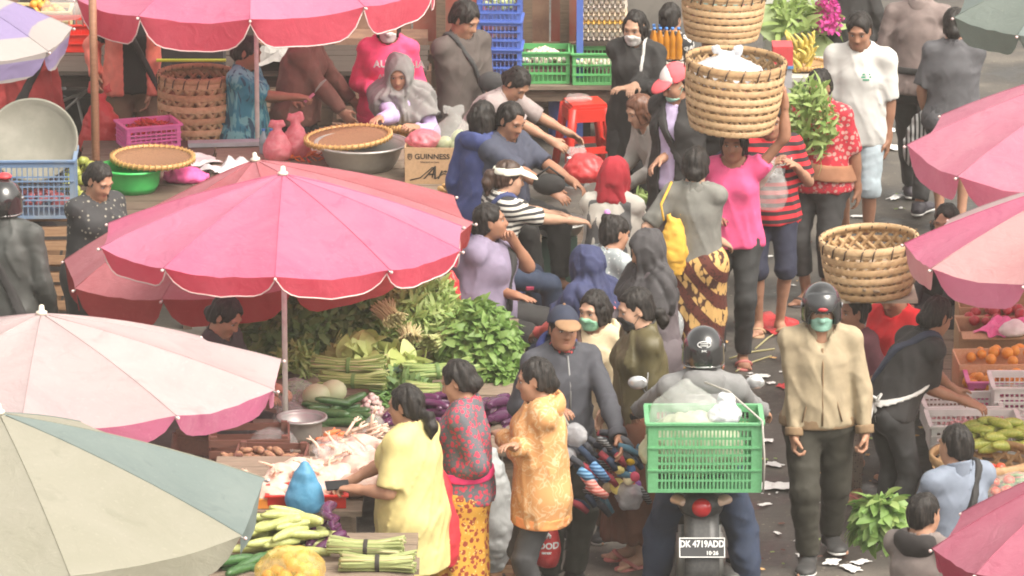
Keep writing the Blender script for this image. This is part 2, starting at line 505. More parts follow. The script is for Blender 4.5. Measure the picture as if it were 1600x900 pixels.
        for a in range(3):
            o1, o2 = [q for q in range(3) if q != a]
            for p in (0, 1):
                for q in (0, 1):
                    c0 = [0, 0, 0]; c0[o1] = p; c0[o2] = q; c1 = list(c0); c1[a] = 1
                    v0, v1 = cv[tuple(c0)], cv[tuple(c1)]
                    m = (v0 < 0) != (v1 < 0)
                    t = np.where(m, v0 / np.where(m, v0 - v1, 1), 0)
                    pt = np.zeros((len(I), 3)); pt[:, o1] = p; pt[:, o2] = q; pt[:, a] = t
                    acc[m] += pt[m]; num[m] += 1
        verts = s.lo + (I + acc / num[:, None]) * s.h
        quads = []
        for a in range(3):
            o1, o2 = (a + 1) % 3, (a + 2) % 3
            lo = [slice(None)] * 3; hi = [slice(None)] * 3
            lo[a] = slice(0, -1); hi[a] = slice(1, None)
            A, B = ins[tuple(lo)], ins[tuple(hi)]
            E = np.argwhere(A != B)
            if not len(E): continue
            sgn = A[E[:, 0], E[:, 1], E[:, 2]]
            def cell(da, db):
                c = E.copy(); c[:, o1] += da; c[:, o2] += db
                return idx[c[:, 0], c[:, 1], c[:, 2]]
            ok = (E[:, o1] > 0) & (E[:, o2] > 0) & (E[:, o1] < d.shape[o1] - 1) & (E[:, o2] < d.shape[o2] - 1)
            E = E[ok]; sgn = sgn[ok]
            q = np.stack([cell(-1, -1), cell(0, -1), cell(0, 0), cell(-1, 0)], 1)
            q[~sgn] = q[~sgn][:, ::-1]
            quads.append(q)
        return verts, np.concatenate(quads)
    def build(s, name, mat, parent, base, attrs=None):
        v, f = s.mesh()
        if not len(f): return None
        me = mesh_np(name, v - np.asarray(base), f, [mat])
        return link(name, me, parent)
def pack(meshes, lips=None):
    vs, fs, b = [], [], 0
    for v, f in meshes:
        vs.append(v); fs.append(f + b); b += len(v)
    return np.concatenate(vs), np.concatenate(fs)
def drop_box(v, f, lo, hi):
    """leave out faces whose centre lies in a box (another piece of the same surface covers it finer)"""
    c = v[f].mean(1)
    return v, f[~np.all((c > lo) & (c < hi), axis=1)]
# ------------------------------------------------------------------ people
SKINS = {'a': (.42, .225, .145), 'b': (.34, .17, .105), 'c': (.53, .315, .215)}
def skin_mat(k): return M('skin ' + k, SKINS[k], .52, 'skin', spec=.4)
HAIR = lambda: M('black hair', (.010, .0085, .008), .55, 'hair', (.04, .032, .027), spec=.3)
BROWNHAIR = lambda: M('reddish brown hair', (.10, .04, .022), .42, 'hair', (.20, .085, .045), spec=.5)
EYEW = lambda: M('eye white', (.62, .58, .54), .25)
EYED = lambda: M('dark iris', (.02, .012, .01), .15)

def ik(a, t, l1, l2, pole):
    a = np.asarray(a, float); t = np.asarray(t, float)
    v = t - a; L = np.linalg.norm(v); u = v / max(L, 1e-6)
    Lc = min(L, (l1 + l2) * .995)
    t = a + u * Lc
    x = (l1 * l1 - l2 * l2 + Lc * Lc) / (2 * Lc)
    h = math.sqrt(max(0, l1 * l1 - x * x))
    p = np.asarray(pole, float); p = unit(p - u * (p @ u))
    return a + u * x + p * h, t

class Person:
    def __init__(s, label, px, py, H=1.58, yaw=0, g=1.0, man=False, pel=None, lean=0, side=0, twist=0, head=(0, 0, 0),
                 L=None, R=None, LF=None, RF=None, eL=None, eR=None, skin='a', curl=(.45, .45), nL=None, nR=None, q=None, cat=None, group=None, at=None, belly=0, hipback=0):
        s.H = H; s.g = g; s.man = man; sc = H / 1.65; s.sc = sc; s.label = label
        ya = math.radians(yaw)
        s.f = V(math.sin(ya), -math.cos(ya), 0); s.l = V(math.cos(ya), math.sin(ya), 0); s.u = V(0, 0, 1)
        f, l, u = s.f, s.l, s.u
        standing = pel is None
        hz = .525 * H if standing else pel
        # torso frame
        le, si = math.radians(lean), math.radians(side)
        tu = unit(u * math.cos(le) + f * math.sin(le)); tu = unit(tu + l * math.tan(si))
        tw = math.radians(twist)
        tl = unit(l - tu * (l @ tu)); tf = np.cross(tu, tl) * -1
        tf = np.cross(tl, tu)                               # l x u = f
        tl2 = tl * math.cos(tw) + np.cross(tu, tl) * math.sin(tw); tf2 = np.cross(tl2, tu)
        s.tu, s.tl, s.tf = tu, tl2, tf2
        P = {}
        hip = V(0, 0, hz) - f * hipback
        hu = unit(u * 1.2 + tu)                               # pelvis turns half as far as the chest
        P['hip'] = hip
        P['waist'] = hip + hu * .10 * H
        P['chest'] = P['waist'] + unit(hu + 2 * tu) * .115 * H
        P['top'] = P['chest'] + tu * .085 * H
        sw = (.105 if man else .092) * H * (1 + (g - 1) * .35)
        sh = P['top'] - tu * .012 * H
        P['shL'] = sh + tl2 * sw; P['shR'] = sh - tl2 * sw
        P['neck'] = P['top'] + tu * .03 * H - tf2 * .006
        hy, hp, hr = [math.radians(a) for a in head]
        # head frame: the chest's heading made upright by two thirds, then its own turn, nod and tilt
        bu = unit(tu + u * 1.2); bl = unit(tl2 - bu * (tl2 @ bu)); bf = np.cross(bl, bu)
        hl = bl * math.cos(hy) + np.cross(bu, bl) * math.sin(hy); hf = np.cross(hl, bu)
        hf2 = hf * math.cos(hp) - bu * math.sin(hp); hup = np.cross(hf2, hl)
        hl3 = hl * math.cos(hr) - hup * math.sin(hr); hup = np.cross(hf2, hl3)
        s.hf, s.hl, s.hu = hf2, hl3, hup
        hs = .94 * (.35 + .65 * sc); s.hs = hs
        P['hc'] = P['neck'] + unit(bu + .25 * hf2 * max(0, math.sin(hp)) + bf * .18) * .125 * hs / .94 + bf * .012
        s.crown = P['hc'] + hup * .123 * hs
        # place so that the crown stands where the photo shows it
        c = s.crown
        tgt = G(px, py, c[2]) if at is None else V(at[0] + c[0], at[1] + c[1], c[2])
        base = V(tgt[0] - c[0], tgt[1] - c[1], 0)
        s.base = base
        for k in P: P[k] = P[k] + base
        s.crown = s.crown + base
        s.Y = float(base[1])
        s.q = q or (1.0 if s.Y < 34 else 1.12)
        W = lambda a, b, cz: base + f * a + l * b + u * cz
        s.W = W
        hw = .056 * H * (1 + (g - 1) * .6)
        P['hjL'] = P['hip'] + l * hw; P['hjR'] = P['hip'] - l * hw
        def foot(d, sg):
            if d is None: d = (0.02, sg * .075 * sc, 0)
            return W(d[0], d[1], d[2] + .075 * sc)
        for S, sg, tg in (('L', 1, LF), ('R', -1, RF)):
            t = foot(tg, sg)
            pole = f + l * sg * .15 if standing else f * .8 + u * .6 + l * sg * .3
            kn, an = ik(P['hj' + S], t, .245 * H, .25 * H, pole)
            P['kn' + S], P['an' + S] = kn, an
            P['fd' + S] = unit(f + l * sg * .2)
        for S, sg, tg, el in (('L', 1, L, eL), ('R', -1, R, eR)):
            sj = P['sh' + S]
            if tg is None: t = sj + (-u * .315 * H + l * sg * (.055 + .03 * (g - 1)) * H + f * .035)
            elif abs(tg[0]) > 3: t = AY(tg[0], tg[1], P['hc'][1] + tg[2])
            else: t = W(*tg)
            pole = -f * .8 + l * sg * .45 - u * .5 if el is None else f * el[0] + l * el[1] + u * el[2]
            e_, w_ = ik(sj, t, .178 * H, .150 * H, pole)
            P['el' + S], P['wr' + S] = e_, w_
        s.P = P; s.curl = curl; s.nrm = (nL, nR)
        s.skin = skin; s.belly = belly
        s.root = thing('person', label, cat or 'person', base, 0, group)
        s.zones = {}
    # ---- shapes shared by skin and clothes
    def torso(s, F, e=0., k=.036, bust=True, low=True):
        P, g, H = s.P, s.g, s.H; sl = s.tl; hl = s.l; q = H / 1.65
        a = .142 if s.man else .152
        wv = (.122 if s.man else .114)
        if low: F.econe(P['hip'] - s.u * .02, P['waist'], hl, (a * g * q, .108 * g * q), (wv * g * q, .092 * g * q), k, e)
        F.econe(P['waist'], P['chest'], sl, (wv * g * q, .092 * g * q), ((.144 if s.man else .128) * g * q, .098 * g * q), k, e)
        F.econe(P['chest'], P['top'] + s.tu * .005, sl, ((.142 if s.man else .124) * g * q, .096 * g * q), (.106 * g * q, .058 * q), k, e)
        F.cone(P['shL'], P['shR'], .047 * q * (1 + (g - 1) * .4), .047 * q * (1 + (g - 1) * .4), k, e * .8)
        F.cone(P['top'], P['neck'] + s.tu * .02, .075 * q, .052 * q, .04, e * .5)
        for S in 'LR': F.cone(P['sh' + S] + s.tu * .012, P['neck'] + s.tu * .01, .034 * q, .036 * q, .05, e * .6)
        if low:
            for S in 'LR': F.ell(P['hj' + S] - s.f * .035 * q - s.u * .01, V(.095, .10, .10) * q * g, (hl, s.f, s.u), .05, e)
        if bust and not s.man:
            for sg in (-1, 1): F.ell(P['chest'] + s.tf * .078 * g * q + sl * sg * .066 * g * q + s.tu * .01, V(.062, .055, .062) * q * g, (sl, s.tf, s.tu), .045, e)
        if s.belly: F.ell((P['waist'] + P['hip']) / 2 + s.tf * .06 * g, V(.12, .07 + s.belly * .05, .12) * q * g, (hl, s.f, s.u), .06, e)
    def arm(s, F, S, e=0., frac=1., k=.03, e2=None, flat=True):
        P = s.P; q = s.sc * (1 + (s.g - 1) * .55); e2 = e if e2 is None else e2
        sh, el, wr = P['sh' + S], P['el' + S], P['wr' + S]
        t = min(1, frac * 2); b = sh + (el - sh) * t
        F.cone(sh, b, .047 * q, (.047 - .009 * t) * q + (e * .9 if frac <= .5 else 0), k, e + (e2 - e) * t * .5 if frac > .5 else e, flat=flat and frac <= .5)
        if frac > .5:
            t = (frac - .5) * 2; b = el + (wr - el) * t
            F.cone(el, b, .038 * q, (.038 - .0125 * t) * q, k, e2, flat=flat)
            d = unit(wr - el); a = unit(np.cross(d, s.f + s.l * .37)); F.ell(el + (wr - el) * .3, V(.036, .036, .065) * q, (a, np.cross(d, a), d), k, e2)
    def leg(s, F, S, e=0., frac=1., k=.04, e2=None, flat=True):
        P = s.P; q = s.sc * (1 + (s.g - 1) * .7); e2 = e if e2 is None else e2
        h, kn, an = P['hj' + S], P['kn' + S], P['an' + S]
        t = min(1, frac * 2); b = h + (kn - h) * t
        F.cone(h, b, .086 * q, (.086 - .031 * t) * q, k, e + (e2 - e) * .5, flat=flat and frac <= .5)
        if frac > .5:
            t = (frac - .5) * 2; b = kn + (an - kn) * t
            F.cone(kn, b, .054 * q, (.054 - .019 * t) * q, k, e2, flat=flat)
            if t > .4:
                d = unit(an - kn); bk = unit(-s.f + d * (s.f @ d))
                F.ell(kn + (an - kn) * .3 + bk * .018 * q, V(.045, .045, .10) * q, (np.cross(d, bk), bk, d), .03, e2)
    def foot(s, F, S, e=0., k=.02):
        an, d, q = s.P['an' + S], s.P['fd' + S], s.sc * (1.05 if s.man else .97)
        l = np.cross(d, s.u)
        z = V(0, 0, 1)
        F.ell(an - d * .028 * q - z * .040 * q, V(.036, .033, .036) * q, (d, l, z), k, e)
        F.econe(an - z * .028 * q - d * .01, an + d * .12 * q - z * .047 * q, l, (.034 * q, .040 * q), (.042 * q, .022 * q), k, e)
        if e == 0:
            for i in range(5):
                o = (i - 2) * .0165 * q * (-1 if S == 'L' else 1)
                ln = (.175 - .009 * i - .002 * i * i) * q
                F.cone(an + d * .12 * q - l * o - z * .054 * q, an + d * ln - l * o * 1.05 - z * .061 * q, .012 * q, (.0125 if i == 0 else .0085) * q, .008)
        else: F.ell(an + d * .135 * q - z * .050 * q, V(.05, .044, .024) * q, (d, l, z), k, e)
    def skull(s, F, e=0., k=.03):
        h, hf, hl, hu, q = s.P['hc'], s.hf, s.hl, s.hu, s.hs
        F.ell(h + (hu * .028 - hf * .012) * q, V(.077, .097, .095) * q, (hl, hf, hu), k, e)
    def face(s, F, e=0., fine=True):
        h, hf, hl, hu, q = s.P['hc'], s.hf, s.hl, s.hu, s.hs
        A = (hl, hf, hu)
        at = lambda x, y, z: h + (hl * x + hf * y + hu * z) * q
        F.ell(at(0, .022, -.028), V(.067, .077, .094) * q, A, .03, e)
        F.ell(at(0, .038, -.082), V(.052 if not s.man else .056, .05, .036) * q, A, .03, e)
        F.ell(at(0, .074, -.104), V(.022, .018, .016) * q, A, .025, e)
        for sg in (-1, 1): F.ell(at(sg * .038, .060, -.032), V(.026, .026, .028) * q, A, .025, e)
        if fine:
            for sg in (-1, 1):
                F.ell(at(sg * .031, .086, .026), V(.027, .013, .010) * q, A, .014, e)
                F.ell(at(sg * .033, .108, .001), V(.020, .017, .012) * q, A, .012, mode='sub')
        F.cone(at(0, .090, .008), at(0, .110, -.034), .009 * q, .0145 * q, .014, e)
        if fine:
            for sg in (-1, 1): F.ell(at(sg * .013, .101, -.038), V(.010, .012, .009) * q, A, .006, e)
            F.ell(at(0, .090, -.0655), V(.025, .013, .0075) * q, A, .005, e)
            F.ell(at(0, .089, -.077), V(.020, .013, .0085) * q, A, .005, e)
            F.cone(at(-.026, .098, -.071), at(.026, .098, -.071), .003, .003, .006, mode='sub')
    def body(s):
        P, q, H = s.P, s.q, s.H
        pts = np.array([P[k] for k in P if not k.startswith('fd')])
        lo, hi = pts.min(0) - .24, pts.max(0) + .24
        lo[2] = max(lo[2], -.05)
        def shape(F, head=True, feet=True, hands=True, trunk=True):
            if trunk:
                s.torso(F, -.013)
                for S in 'LR': s.leg(F, S, -.005, flat=False)
            for S in 'LR': s.arm(F, S, -.009, flat=False, e2=-.001)
            if feet:
                for S in 'LR': s.leg(F, S, -.005, flat=False) if not trunk else None; s.foot(F, S)
            if head:
                F.cone(P['neck'] - s.tu * .03, P['hc'] - s.hu * .055 * s.hs - s.hf * .018, .056 * s.sc * (1.08 if s.man else .95), .052 * s.sc * (1.08 if s.man else .95), .03)
                s.skull(F); s.face(F)
                for sg in (-1, 1):
                    F.ell(P['hc'] + (s.hl * sg * .079 - s.hf * .008 - s.hu * .006) * s.hs, V(.010, .021, .032) * s.hs, (unit(s.hl - s.hf * sg * .35), unit(s.hf + s.hl * sg * .35), s.hu), .008)
                    F.ell(P['hc'] + (s.hl * sg * .086 - s.hf * .004 - s.hu * .004) * s.hs, V(.006, .011, .018) * s.hs, (s.hl, s.hf, s.hu), .006, mode='sub')
            if hands:
                for S in 'LR': s.hand(F, S)
        parts = []
        # whole figure, coarse
        F = Field(lo, hi, .019 * q); shape(F, True, True, True)
        v, f = F.mesh()
        boxes = []
        hc = P['hc']; hb = (hc - .165, hc + .165); boxes.append(hb)
        wr = []
        for S in 'LR':
            d = unit(P['wr' + S] - P['el' + S]); c = P['wr' + S] + d * .07
            boxes.append((c - .125, c + .125))
        fb = []
        if s.bare:
            for S in 'LR':
                c = P['an' + S] + P['fd' + S] * .06 - V(0, 0, .03); boxes.append((c - .15, c + .15))
        for a, b in boxes: v, f = drop_box(v, f, a + .034, b - .034)
        parts.append((v, f))
        for i, (a, b) in enumerate(boxes):
            F = Field(a, b, (.0072 if i == 0 else .0062 if i < 3 else .008) * (1 + (q - 1) * .7))
            if i == 0: shape(F, True, False, False)
            elif i < 3: shape(F, False, False, True, True)
            else: shape(F, False, True, False, False)
            F.d = F.d
            vv, ff = F.mesh()
            if len(ff):
                m = .004
                c = vv[ff].mean(1); keep = np.all((c > a + F.h * 1.6) & (c < b - F.h * 1.6), axis=1)
                parts.append((vv, ff[keep]))
        v, f = pack(parts)
        me = mesh_np('body', v - s.base, f, [skin_mat(s.skin)])
        h = P['hc']
        rel = (v - h) / s.hs
        x, y, z = rel @ s.hl, rel @ s.hf, rel @ s.hu
        lip = np.clip(1.35 - np.sqrt((x / .025) ** 2 + ((z + .0705) / .013) ** 2), 0, 1) * (y > .06) * (.75 if not s.man else .3)
        bx = np.abs(np.abs(x) - .034)
        brow = np.clip(1.5 - np.sqrt((bx / .020) ** 2 + ((z - .030 + 6 * bx * bx) / .0058) ** 2), 0, 1) * (y > .055) * .85
        for nm, arr in (('lip', lip), ('brow', brow)):
            at = me.attributes.new(nm, 'FLOAT', 'POINT'); at.data.foreach_set('value', arr.astype(np.float32))
        link('body', me, s.root)
        if s.eyes:
            for sg in (-1, 1):
                mb = MB()
                c = h + (s.hl * sg * .0325 + s.hf * .0835 + s.hu * .001) * s.hs - s.base
                ax = (s.hl, s.hf, s.hu)
                mb.ball(c, V(.0155, .011, .0068) * s.hs, 10, 6, ax)
                mb.cur = 1
                mb.ball(c + s.hf * .0055 * s.hs - s.hu * .001, V(.0066, .0066, .0064) * s.hs, 8, 6, ax)
                arc = [c + (s.hl * t * .0165 + s.hf * (.0095 - .35 * abs(t) * .012) + s.hu * (.0062 - .0045 * t * t)) * s.hs for t in (-1, -.5, 0, .5, 1)]
                mb.tube(arc, .0021 * s.hs, 5)
                mb.build('eye', [EYEW(), EYED()], s.root)
    def hand(s, F, S):
        P = s.P; i = 0 if S == 'L' else 1; sg = 1 if S == 'L' else -1
        wr = P['wr' + S]; fa = unit(wr - P['el' + S]); q = s.sc * (1.04 if s.man else .95)
        d = fa; dn = abs(d[2])
        n = -s.u * (1 - dn) - s.l * sg * dn if s.nrm[i] is None else s.f * s.nrm[i][0] + s.l * s.nrm[i][1] + s.u * s.nrm[i][2]
        n = unit(n - d * (n @ d)); th = np.cross(n, d) * sg
        F.cone(wr - d * .03, wr + d * .02, .027 * q, .024 * q, .02)
        F.ell(wr + d * .05 * q, V(.050, .040, .0165) * q, (d, th, n), .02)
        cu = s.curl[i]
        for j in range(4):
            o = (1.5 - j) * .0185 * q
            a = wr + d * (.088 - (0, 0, .003, .010)[j]) * q + th * o
            ang = .15 * cu; ln = (.074, .082, .076, .06)[j] * q
            r0, dirv = .0092 * q, d
            for seg, (fr, bend) in enumerate(((.45, .7), (.31, 1.0), (.24, .8))):
                ang += bend * cu
                dirv = d * math.cos(ang) + n * math.sin(ang) + th * (1.5 - j) * .05
                b = a + unit(dirv) * ln * fr
                F.cone(a, b, r0, r0 - .0008, .004); a = b; r0 -= .0008
        a = wr + d * .022 * q + th * .026 * q
        b = a + unit(d * .7 + th * .75 + n * (.2 + .3 * cu)) * .042 * q
        c = b + unit(d * 1.0 + th * (.3 - .3 * cu) + n * (.2 + .5 * cu)) * .032 * q
        F.cone(a, b, .0135 * q, .011 * q, .012); F.cone(b, c, .011 * q, .0088 * q, .004)
    # ---- clothes
    def _field(s, keys, pad, h, lo_z=None):
        pts = np.array([s.P[k] for k in keys])
        lo, hi = pts.min(0) - pad, pts.max(0) + pad
        if lo_z is not None: lo[2] = lo_z
        lo[2] = max(lo[2], -.03)
        return Field(lo, hi, h * s.q)
    def top(s, mat, sleeve=.42, ease=.018, hem=-.05, loose=.02, neck=.078, name='shirt', fold=.006, cuff=None, band=None, k=.022, e2=None, collar=None, vneck=0, open_=None, lo=True):
        P = s.P; ease *= .72; loose *= .8
        F = s._field(['hip', 'top', 'neck', 'shL', 'shR'] + (['elL', 'elR'] if sleeve > .15 else []) + (['wrL', 'wrR'] if sleeve > .5 else []), .24 + loose, .0125)
        s.torso(F, ease, low=lo)
        g, q = s.g, s.sc
        hp = P['hip'] + s.u * hem
        F.econe(P['chest'], hp - unit(P['chest'] - P['hip']) * .0, s.l, (.140 * g * q, .104 * g * q), ((.155 + loose) * g * q, (.110 + loose) * g * q), .05, ease)
        if name != 'arms':
            hn = -unit(s.u * 1.4 + s.tu)
            F.plane(hp, hn, .01)
        for S in 'LR': s.arm(F, S, ease * .8, sleeve, k if sleeve > .5 else .05, e2 if e2 is not None else ease * .8)
        F.econe(P['top'] - s.tu * .05, hp, s.l, (.118 * g * q, .088 * g * q), ((.150 + loose) * g * q, (.108 + loose) * g * q), .04, ease)
        if name != 'arms': F.plane(hp, hn, .01)
        F.wrinkle(fold * .3, (7, 7, 5), sum(map(ord, s.label)) % 97, (unit(s.u * .9 + s.l * (.55 if len(s.label) % 2 else -.5)), 70, fold * .85))
        F.cone(P['neck'] - s.tu * .01 + s.tf * .01, P['neck'] + s.tu * .14 + s.tf * .03, neck, neck * 1.05, .01, mode='sub')
        if vneck: F.cone(P['neck'] + s.tf * .06, P['neck'] - s.tu * vneck + s.tf * .15, .05, .02, .01, mode='sub')
        if open_:      # a jacket hanging open at the front
            for zt in np.linspace(-.1, 1.1, 12):
                c = P['neck'] + (P['hip'] - P['neck']) * zt + s.tf * .16
                F.ell(c, V(open_, .13, .07), (s.tl, s.tf, s.tu), .01, mode='sub')
        o = F.build(name, mat, s.root, s.base)
        if not collar and not open_ and not vneck:
            nb = P['neck'] - s.tu * .01 + s.tf * .01; nt_ = P['neck'] + s.tu * .14 + s.tf * .03
            B = Field(nb - .17, nb + .17, .0095 * s.q); B.d[:] = .3
            B.cone(nb, nt_, neck + .018, neck * 1.05 + .018, 0)
            T = Field(nb - .17, nb + .17, .0095 * s.q); s.torso(T, ease + .004, low=False)
            for S in 'LR': s.arm(T, S, ease * .8, .3, k)
            B.d = np.maximum(B.d, T.d); B.cone(nb, nt_, neck - .003, neck * 1.05 - .003, 0, mode='sub'); B.build('neckband', mat, s.root, s.base)
        if cuff:
            for S in 'LR':
                e_, w_ = P['el' + S], P['wr' + S]
                B = Field(w_ - .10, w_ + .10, .008 * s.q)
                B.cone(e_, w_ + unit(w_ - e_) * .004, .038 * q, .030 * q, 0, ease * .8 + .009)
                B.slab(w_ - unit(w_ - e_) * .018, w_ - e_, .05); B.build('cuff', cuff, s.root, s.base)
        if band:
            B = s._field(['hip'], .32 * g + loose, .011)
            B.econe(P['chest'], hp, s.l, (.130 * g * q, .095 * g * q), ((.155 + loose) * g * q, (.108 + loose) * g * q), .05, ease + .013)
            s.torso(B, ease + .013)
            B.slab(hp + s.u * .02, unit(s.u * 1.4 + s.tu), .065); B.build('hem_band', band, s.root, s.base)
        if collar:
            B = Field(P['neck'] - .15, P['neck'] + .15, .008 * s.q)
            B.cone(P['neck'] - s.tu * .03, P['neck'] + s.tu * .04 - s.tf * .005, .085 * q, .074 * q, 0)
            B.cone(P['neck'] - s.tu * .1, P['neck'] + s.tu * .12, .063 * q, .062 * q, 0, mode='sub')
            B.plane(P['neck'] + s.tu * .035 - s.tf * .0, unit(s.tu + s.tf * .35)); B.ell(P['neck'] + s.tf * .10, (.03, .08, .1), (s.tl, s.tf, s.tu), .01, mode='sub')
            B.build('collar', collar, s.root, s.base)
        return o
    def vest(s, mat):
        F = s._field(['hip', 'top', 'shL', 'shR'], .25, .0125); s.torso(F, .032); F.econe(s.P['chest'], s.P['hip'], s.l, (.125 * s.g, .095 * s.g), (.165 * s.g, .118 * s.g), .05, .024)
        F.slab(s.P['chest'], s.tl, .27 * s.g); F.plane(s.P['top'] + s.tu * .02, s.tu); F.plane(s.P['hip'] - s.u * .03, -s.u); F.plane(s.P['chest'] - s.tf * .01, s.tf)
        F.wrinkle(.005, (9, 9, 6), 3, (s.tu, 70, .005)); F.build('vest', mat, s.root, s.base)
    def hood(s, mat, r=.085):
        c = s.P['neck'] - s.tf * .055 - s.tu * .02
        F = Field(c - .24, c + .24, .012 * s.q)
        F.ell(c, (.125, r * .8, r), (s.tl, s.tf, s.tu))
        F.ell(c + s.tu * .055 + s.tf * .06, (.09, .09, .08), (s.tl, s.tf, s.tu), .03, mode='sub')
        F.cone(s.P['neck'] - s.tu * .05, s.P['neck'] + s.tu * .1, .066, .06, .0, mode='sub')
        F.wrinkle(.006, (14, 14, 14), 5); F.build('hood', mat, s.root, s.base)
    def band_round(s, name, mat, p, n, w, e, cut=None):
        """a strap, sash or belt: the slice of the (thickened) trunk between two planes"""
        F = s._field(['hip', 'waist', 'top', 'shL', 'shR'], .26, .0105); e += .009
        s.torso(F, e); F.econe(s.P['chest'], s.P['hip'] - s.u * .05, s.l, (.130 * s.g * s.sc, .095 * s.g * s.sc), (.165 * s.g * s.sc, .118 * s.g * s.sc), .05, e)
        F.slab(p, n, w)
        if cut is not None: F.plane(cut, -s.tu)
        return F.build(name, mat, s.root, s.base)
    def strap(s, mat, over='L', e=.034, w=.032, low=0.0, name='bag_strap', upright=False):
        """crossbody strap from one shoulder to the other hip"""
        P = s.P; sg = 1 if over == 'L' else -1
        a = P['top'] + s.tl * sg * .075 * s.sc; b = P['hip'] - s.l * sg * .15 * s.sc + s.u * (.04 + low)
        n = np.cross(unit(b - a), s.tf)
        if upright: return s.band_round(name, mat, a, s.tl, w, e, cut=P['waist'])
        return s.band_round(name, mat, a, n, w, e)
    def trousers(s, mat, frac=.97, ease=.014, e2=.016, name='trousers', fold=.005, top=.10):
        P = s.P
        F = s._field(['hip', 'waist', 'knL', 'knR'] + (['anL', 'anR'] if frac > .5 else []), .22, .0135)
        q, g = s.sc, s.g
        F.econe(P['hip'] - s.u * .03, P['waist'] + unit(P['waist'] - P['hip']) * .04, s.l, (.158 * g * q, .110 * g * q), (.128 * g * q, .095 * g * q), .05, ease)
        for S in 'LR':
            F.ell(P['hj' + S] - s.f * .035 * q - s.u * .01, V(.095, .10, .10) * q * g, (s.l, s.f, s.u), .05, ease)
        F.plane(P['hip'] + unit(P['waist'] - P['hip']) * top, P['waist'] - P['hip'])
        for S in 'LR': s.leg(F, S, ease, frac, .03, e2)
        F.wrinkle(fold, (12, 12, 9), sum(map(ord, s.label)) % 89, (unit(s.l + s.u * .45), 75, fold * .9))
        return F.build(name, mat, s.root, s.base)
    def skirt(s, mat, z=.12, w=(.20, .17), seated=False, name='skirt', fold=.008, top=.09, ease=.022):
        P, q, g = s.P, s.sc, s.g
        F = s._field(['hip', 'waist', 'knL', 'knR', 'anL', 'anR'], .3, .0135, -.02)
        F.econe(P['hip'] - s.u * .03, P['waist'], s.l, (.160 * g * q, .112 * g * q), (.128 * g * q, .095 * g * q), .05, ease)
        for S in 'LR': F.ell(P['hj' + S] - s.f * .035 * q, V(.098, .10, .10) * q * g, (s.l, s.f, s.u), .05, ease)
        F.plane(P['hip'] + unit(P['waist'] - P['hip']) * top, P['waist'] - P['hip'])
        if seated:
            for S in 'LR': s.leg(F, S, .035, .96, .14, .05)
            F.cone(P['knL'], P['knR'], .07, .07, .1); 
        else:
            mid = (P['anL'] + P['anR']) / 2; mid[2] = z
            F.econe(P['hip'] - s.u * .04, mid, s.l, (.165 * g * q + ease, .125 * g * q + ease), w, .05, 0, flat=True)
            for S in 'LR': s.leg(F, S, .024, .9, .10, .03)
            F.plane((0, 0, z), (0, 0, -1))
        x, y, zz = F.xyz((slice(None),) * 3)
        th = np.arctan2(y - P['hip'][1], x - P['hip'][0])
        dep = np.clip((P['hip'][2] - zz) / .6, 0, 1)
        cr = 1 - np.abs(2 * vnoise(th * 3.4 + 20 + zz * .8, zz * 1.5 + 31 + 0 * x, th * 1.1 + 9) - 1)
        F.d += fold * 1.5 * dep * (2.2 * cr ** 3 - .6)
        F.wrinkle(.004, (9, 9, 6), 3)
        return F.build(name, mat, s.root, s.base)
    def shoes(s, mat, sole=None):
        for S in 'LR':
            an, d = s.P['an' + S], s.P['fd' + S]
            F = Field(an - V(.22, .22, .09), an + V(.22, .22, .07), .0095 * s.q)
            s.foot(F, S, .010); F.cone(an - V(0, 0, .03), an + V(0, 0, .01), .042 * s.sc, .045 * s.sc, .03, flat=True)
            F.plane(an - V(0, 0, .062) * s.sc, V(0, 0, -1)); F.wrinkle(.002, (25, 25, 25), 2)
            F.build('shoe', mat, s.root, s.base)
            F = Field(an - V(.22, .22, .11), an + V(.22, .22, 0), .0095 * s.q)
            s.foot(F, S, .014); F.slab(an - V(0, 0, .066) * s.sc, V(0, 0, 1), .022); F.build('sole', sole or M('shoe sole', (.55, .53, .5), .6), s.root, s.base)
    def sandals(s, mat, strapm=None):
        for S in 'LR':
            an, d, q = s.P['an' + S], s.P['fd' + S], s.sc; l = np.cross(d, s.u); z = V(0, 0, 1)
            F = Field(an - V(.25, .25, .10), an + V(.25, .25, .0), .008 * s.q)
            F.econe(an - d * .02 * q, an + d * .13 * q, l, (.040 * q, .3), (.052 * q, .3), .01)
            F.slab(an - z * .072 * q, z, .02)
            o = F.build('sandal', mat, s.root, s.base)
            mb = MB()
            c = an + d * .085 * q - z * .045 * q - s.base
            mb.tube([c + l * math.cos(t) * .052 * q + z * (math.sin(t) * .042 * q - .018 * q) + d * (-.03 + .05 * math.sin(t)) * q for t in np.linspace(0, PI, 9)], .010 * q, 6, flat=(d, 1.6))
            if o: mb.build('sandal_strap', strapm or mat, o)
    def hair(s, kind='bun', mat=None, line=.072, vol=.012, length=.3):
        mat = mat or HAIR()
        h, hf, hl, hu, q = s.P['hc'], s.hf, s.hl, s.hu, s.hs
        at = lambda x, y, z: h + (hl * x + hf * y + hu * z) * q
        r = .22 if kind in ('short', 'bun', 'lowbun', 'crop') else .26 + length
        F = Field(h - V(.2, .2, r), h + V(.2, .2, .2), .0085 * (1 + (s.q - 1) * .8))
        s.skull(F, vol)
        F.ell(at(0, -.03, -.035), V(.070, .066, .075) * q, (hl, hf, hu), .03, vol)
        F.ell(at(0, .085, line - .118), V(.077 if kind != 'crop' else .082, .078, .112) * q, (hl, hf, hu), .02, mode='sub')
        if kind in ('short', 'crop'): F.plane(at(0, 0, -.03), unit(-hu + hf * .62), .01)
        else: F.plane(at(0, 0, -.045), unit(-hu + hf * .75), .01)
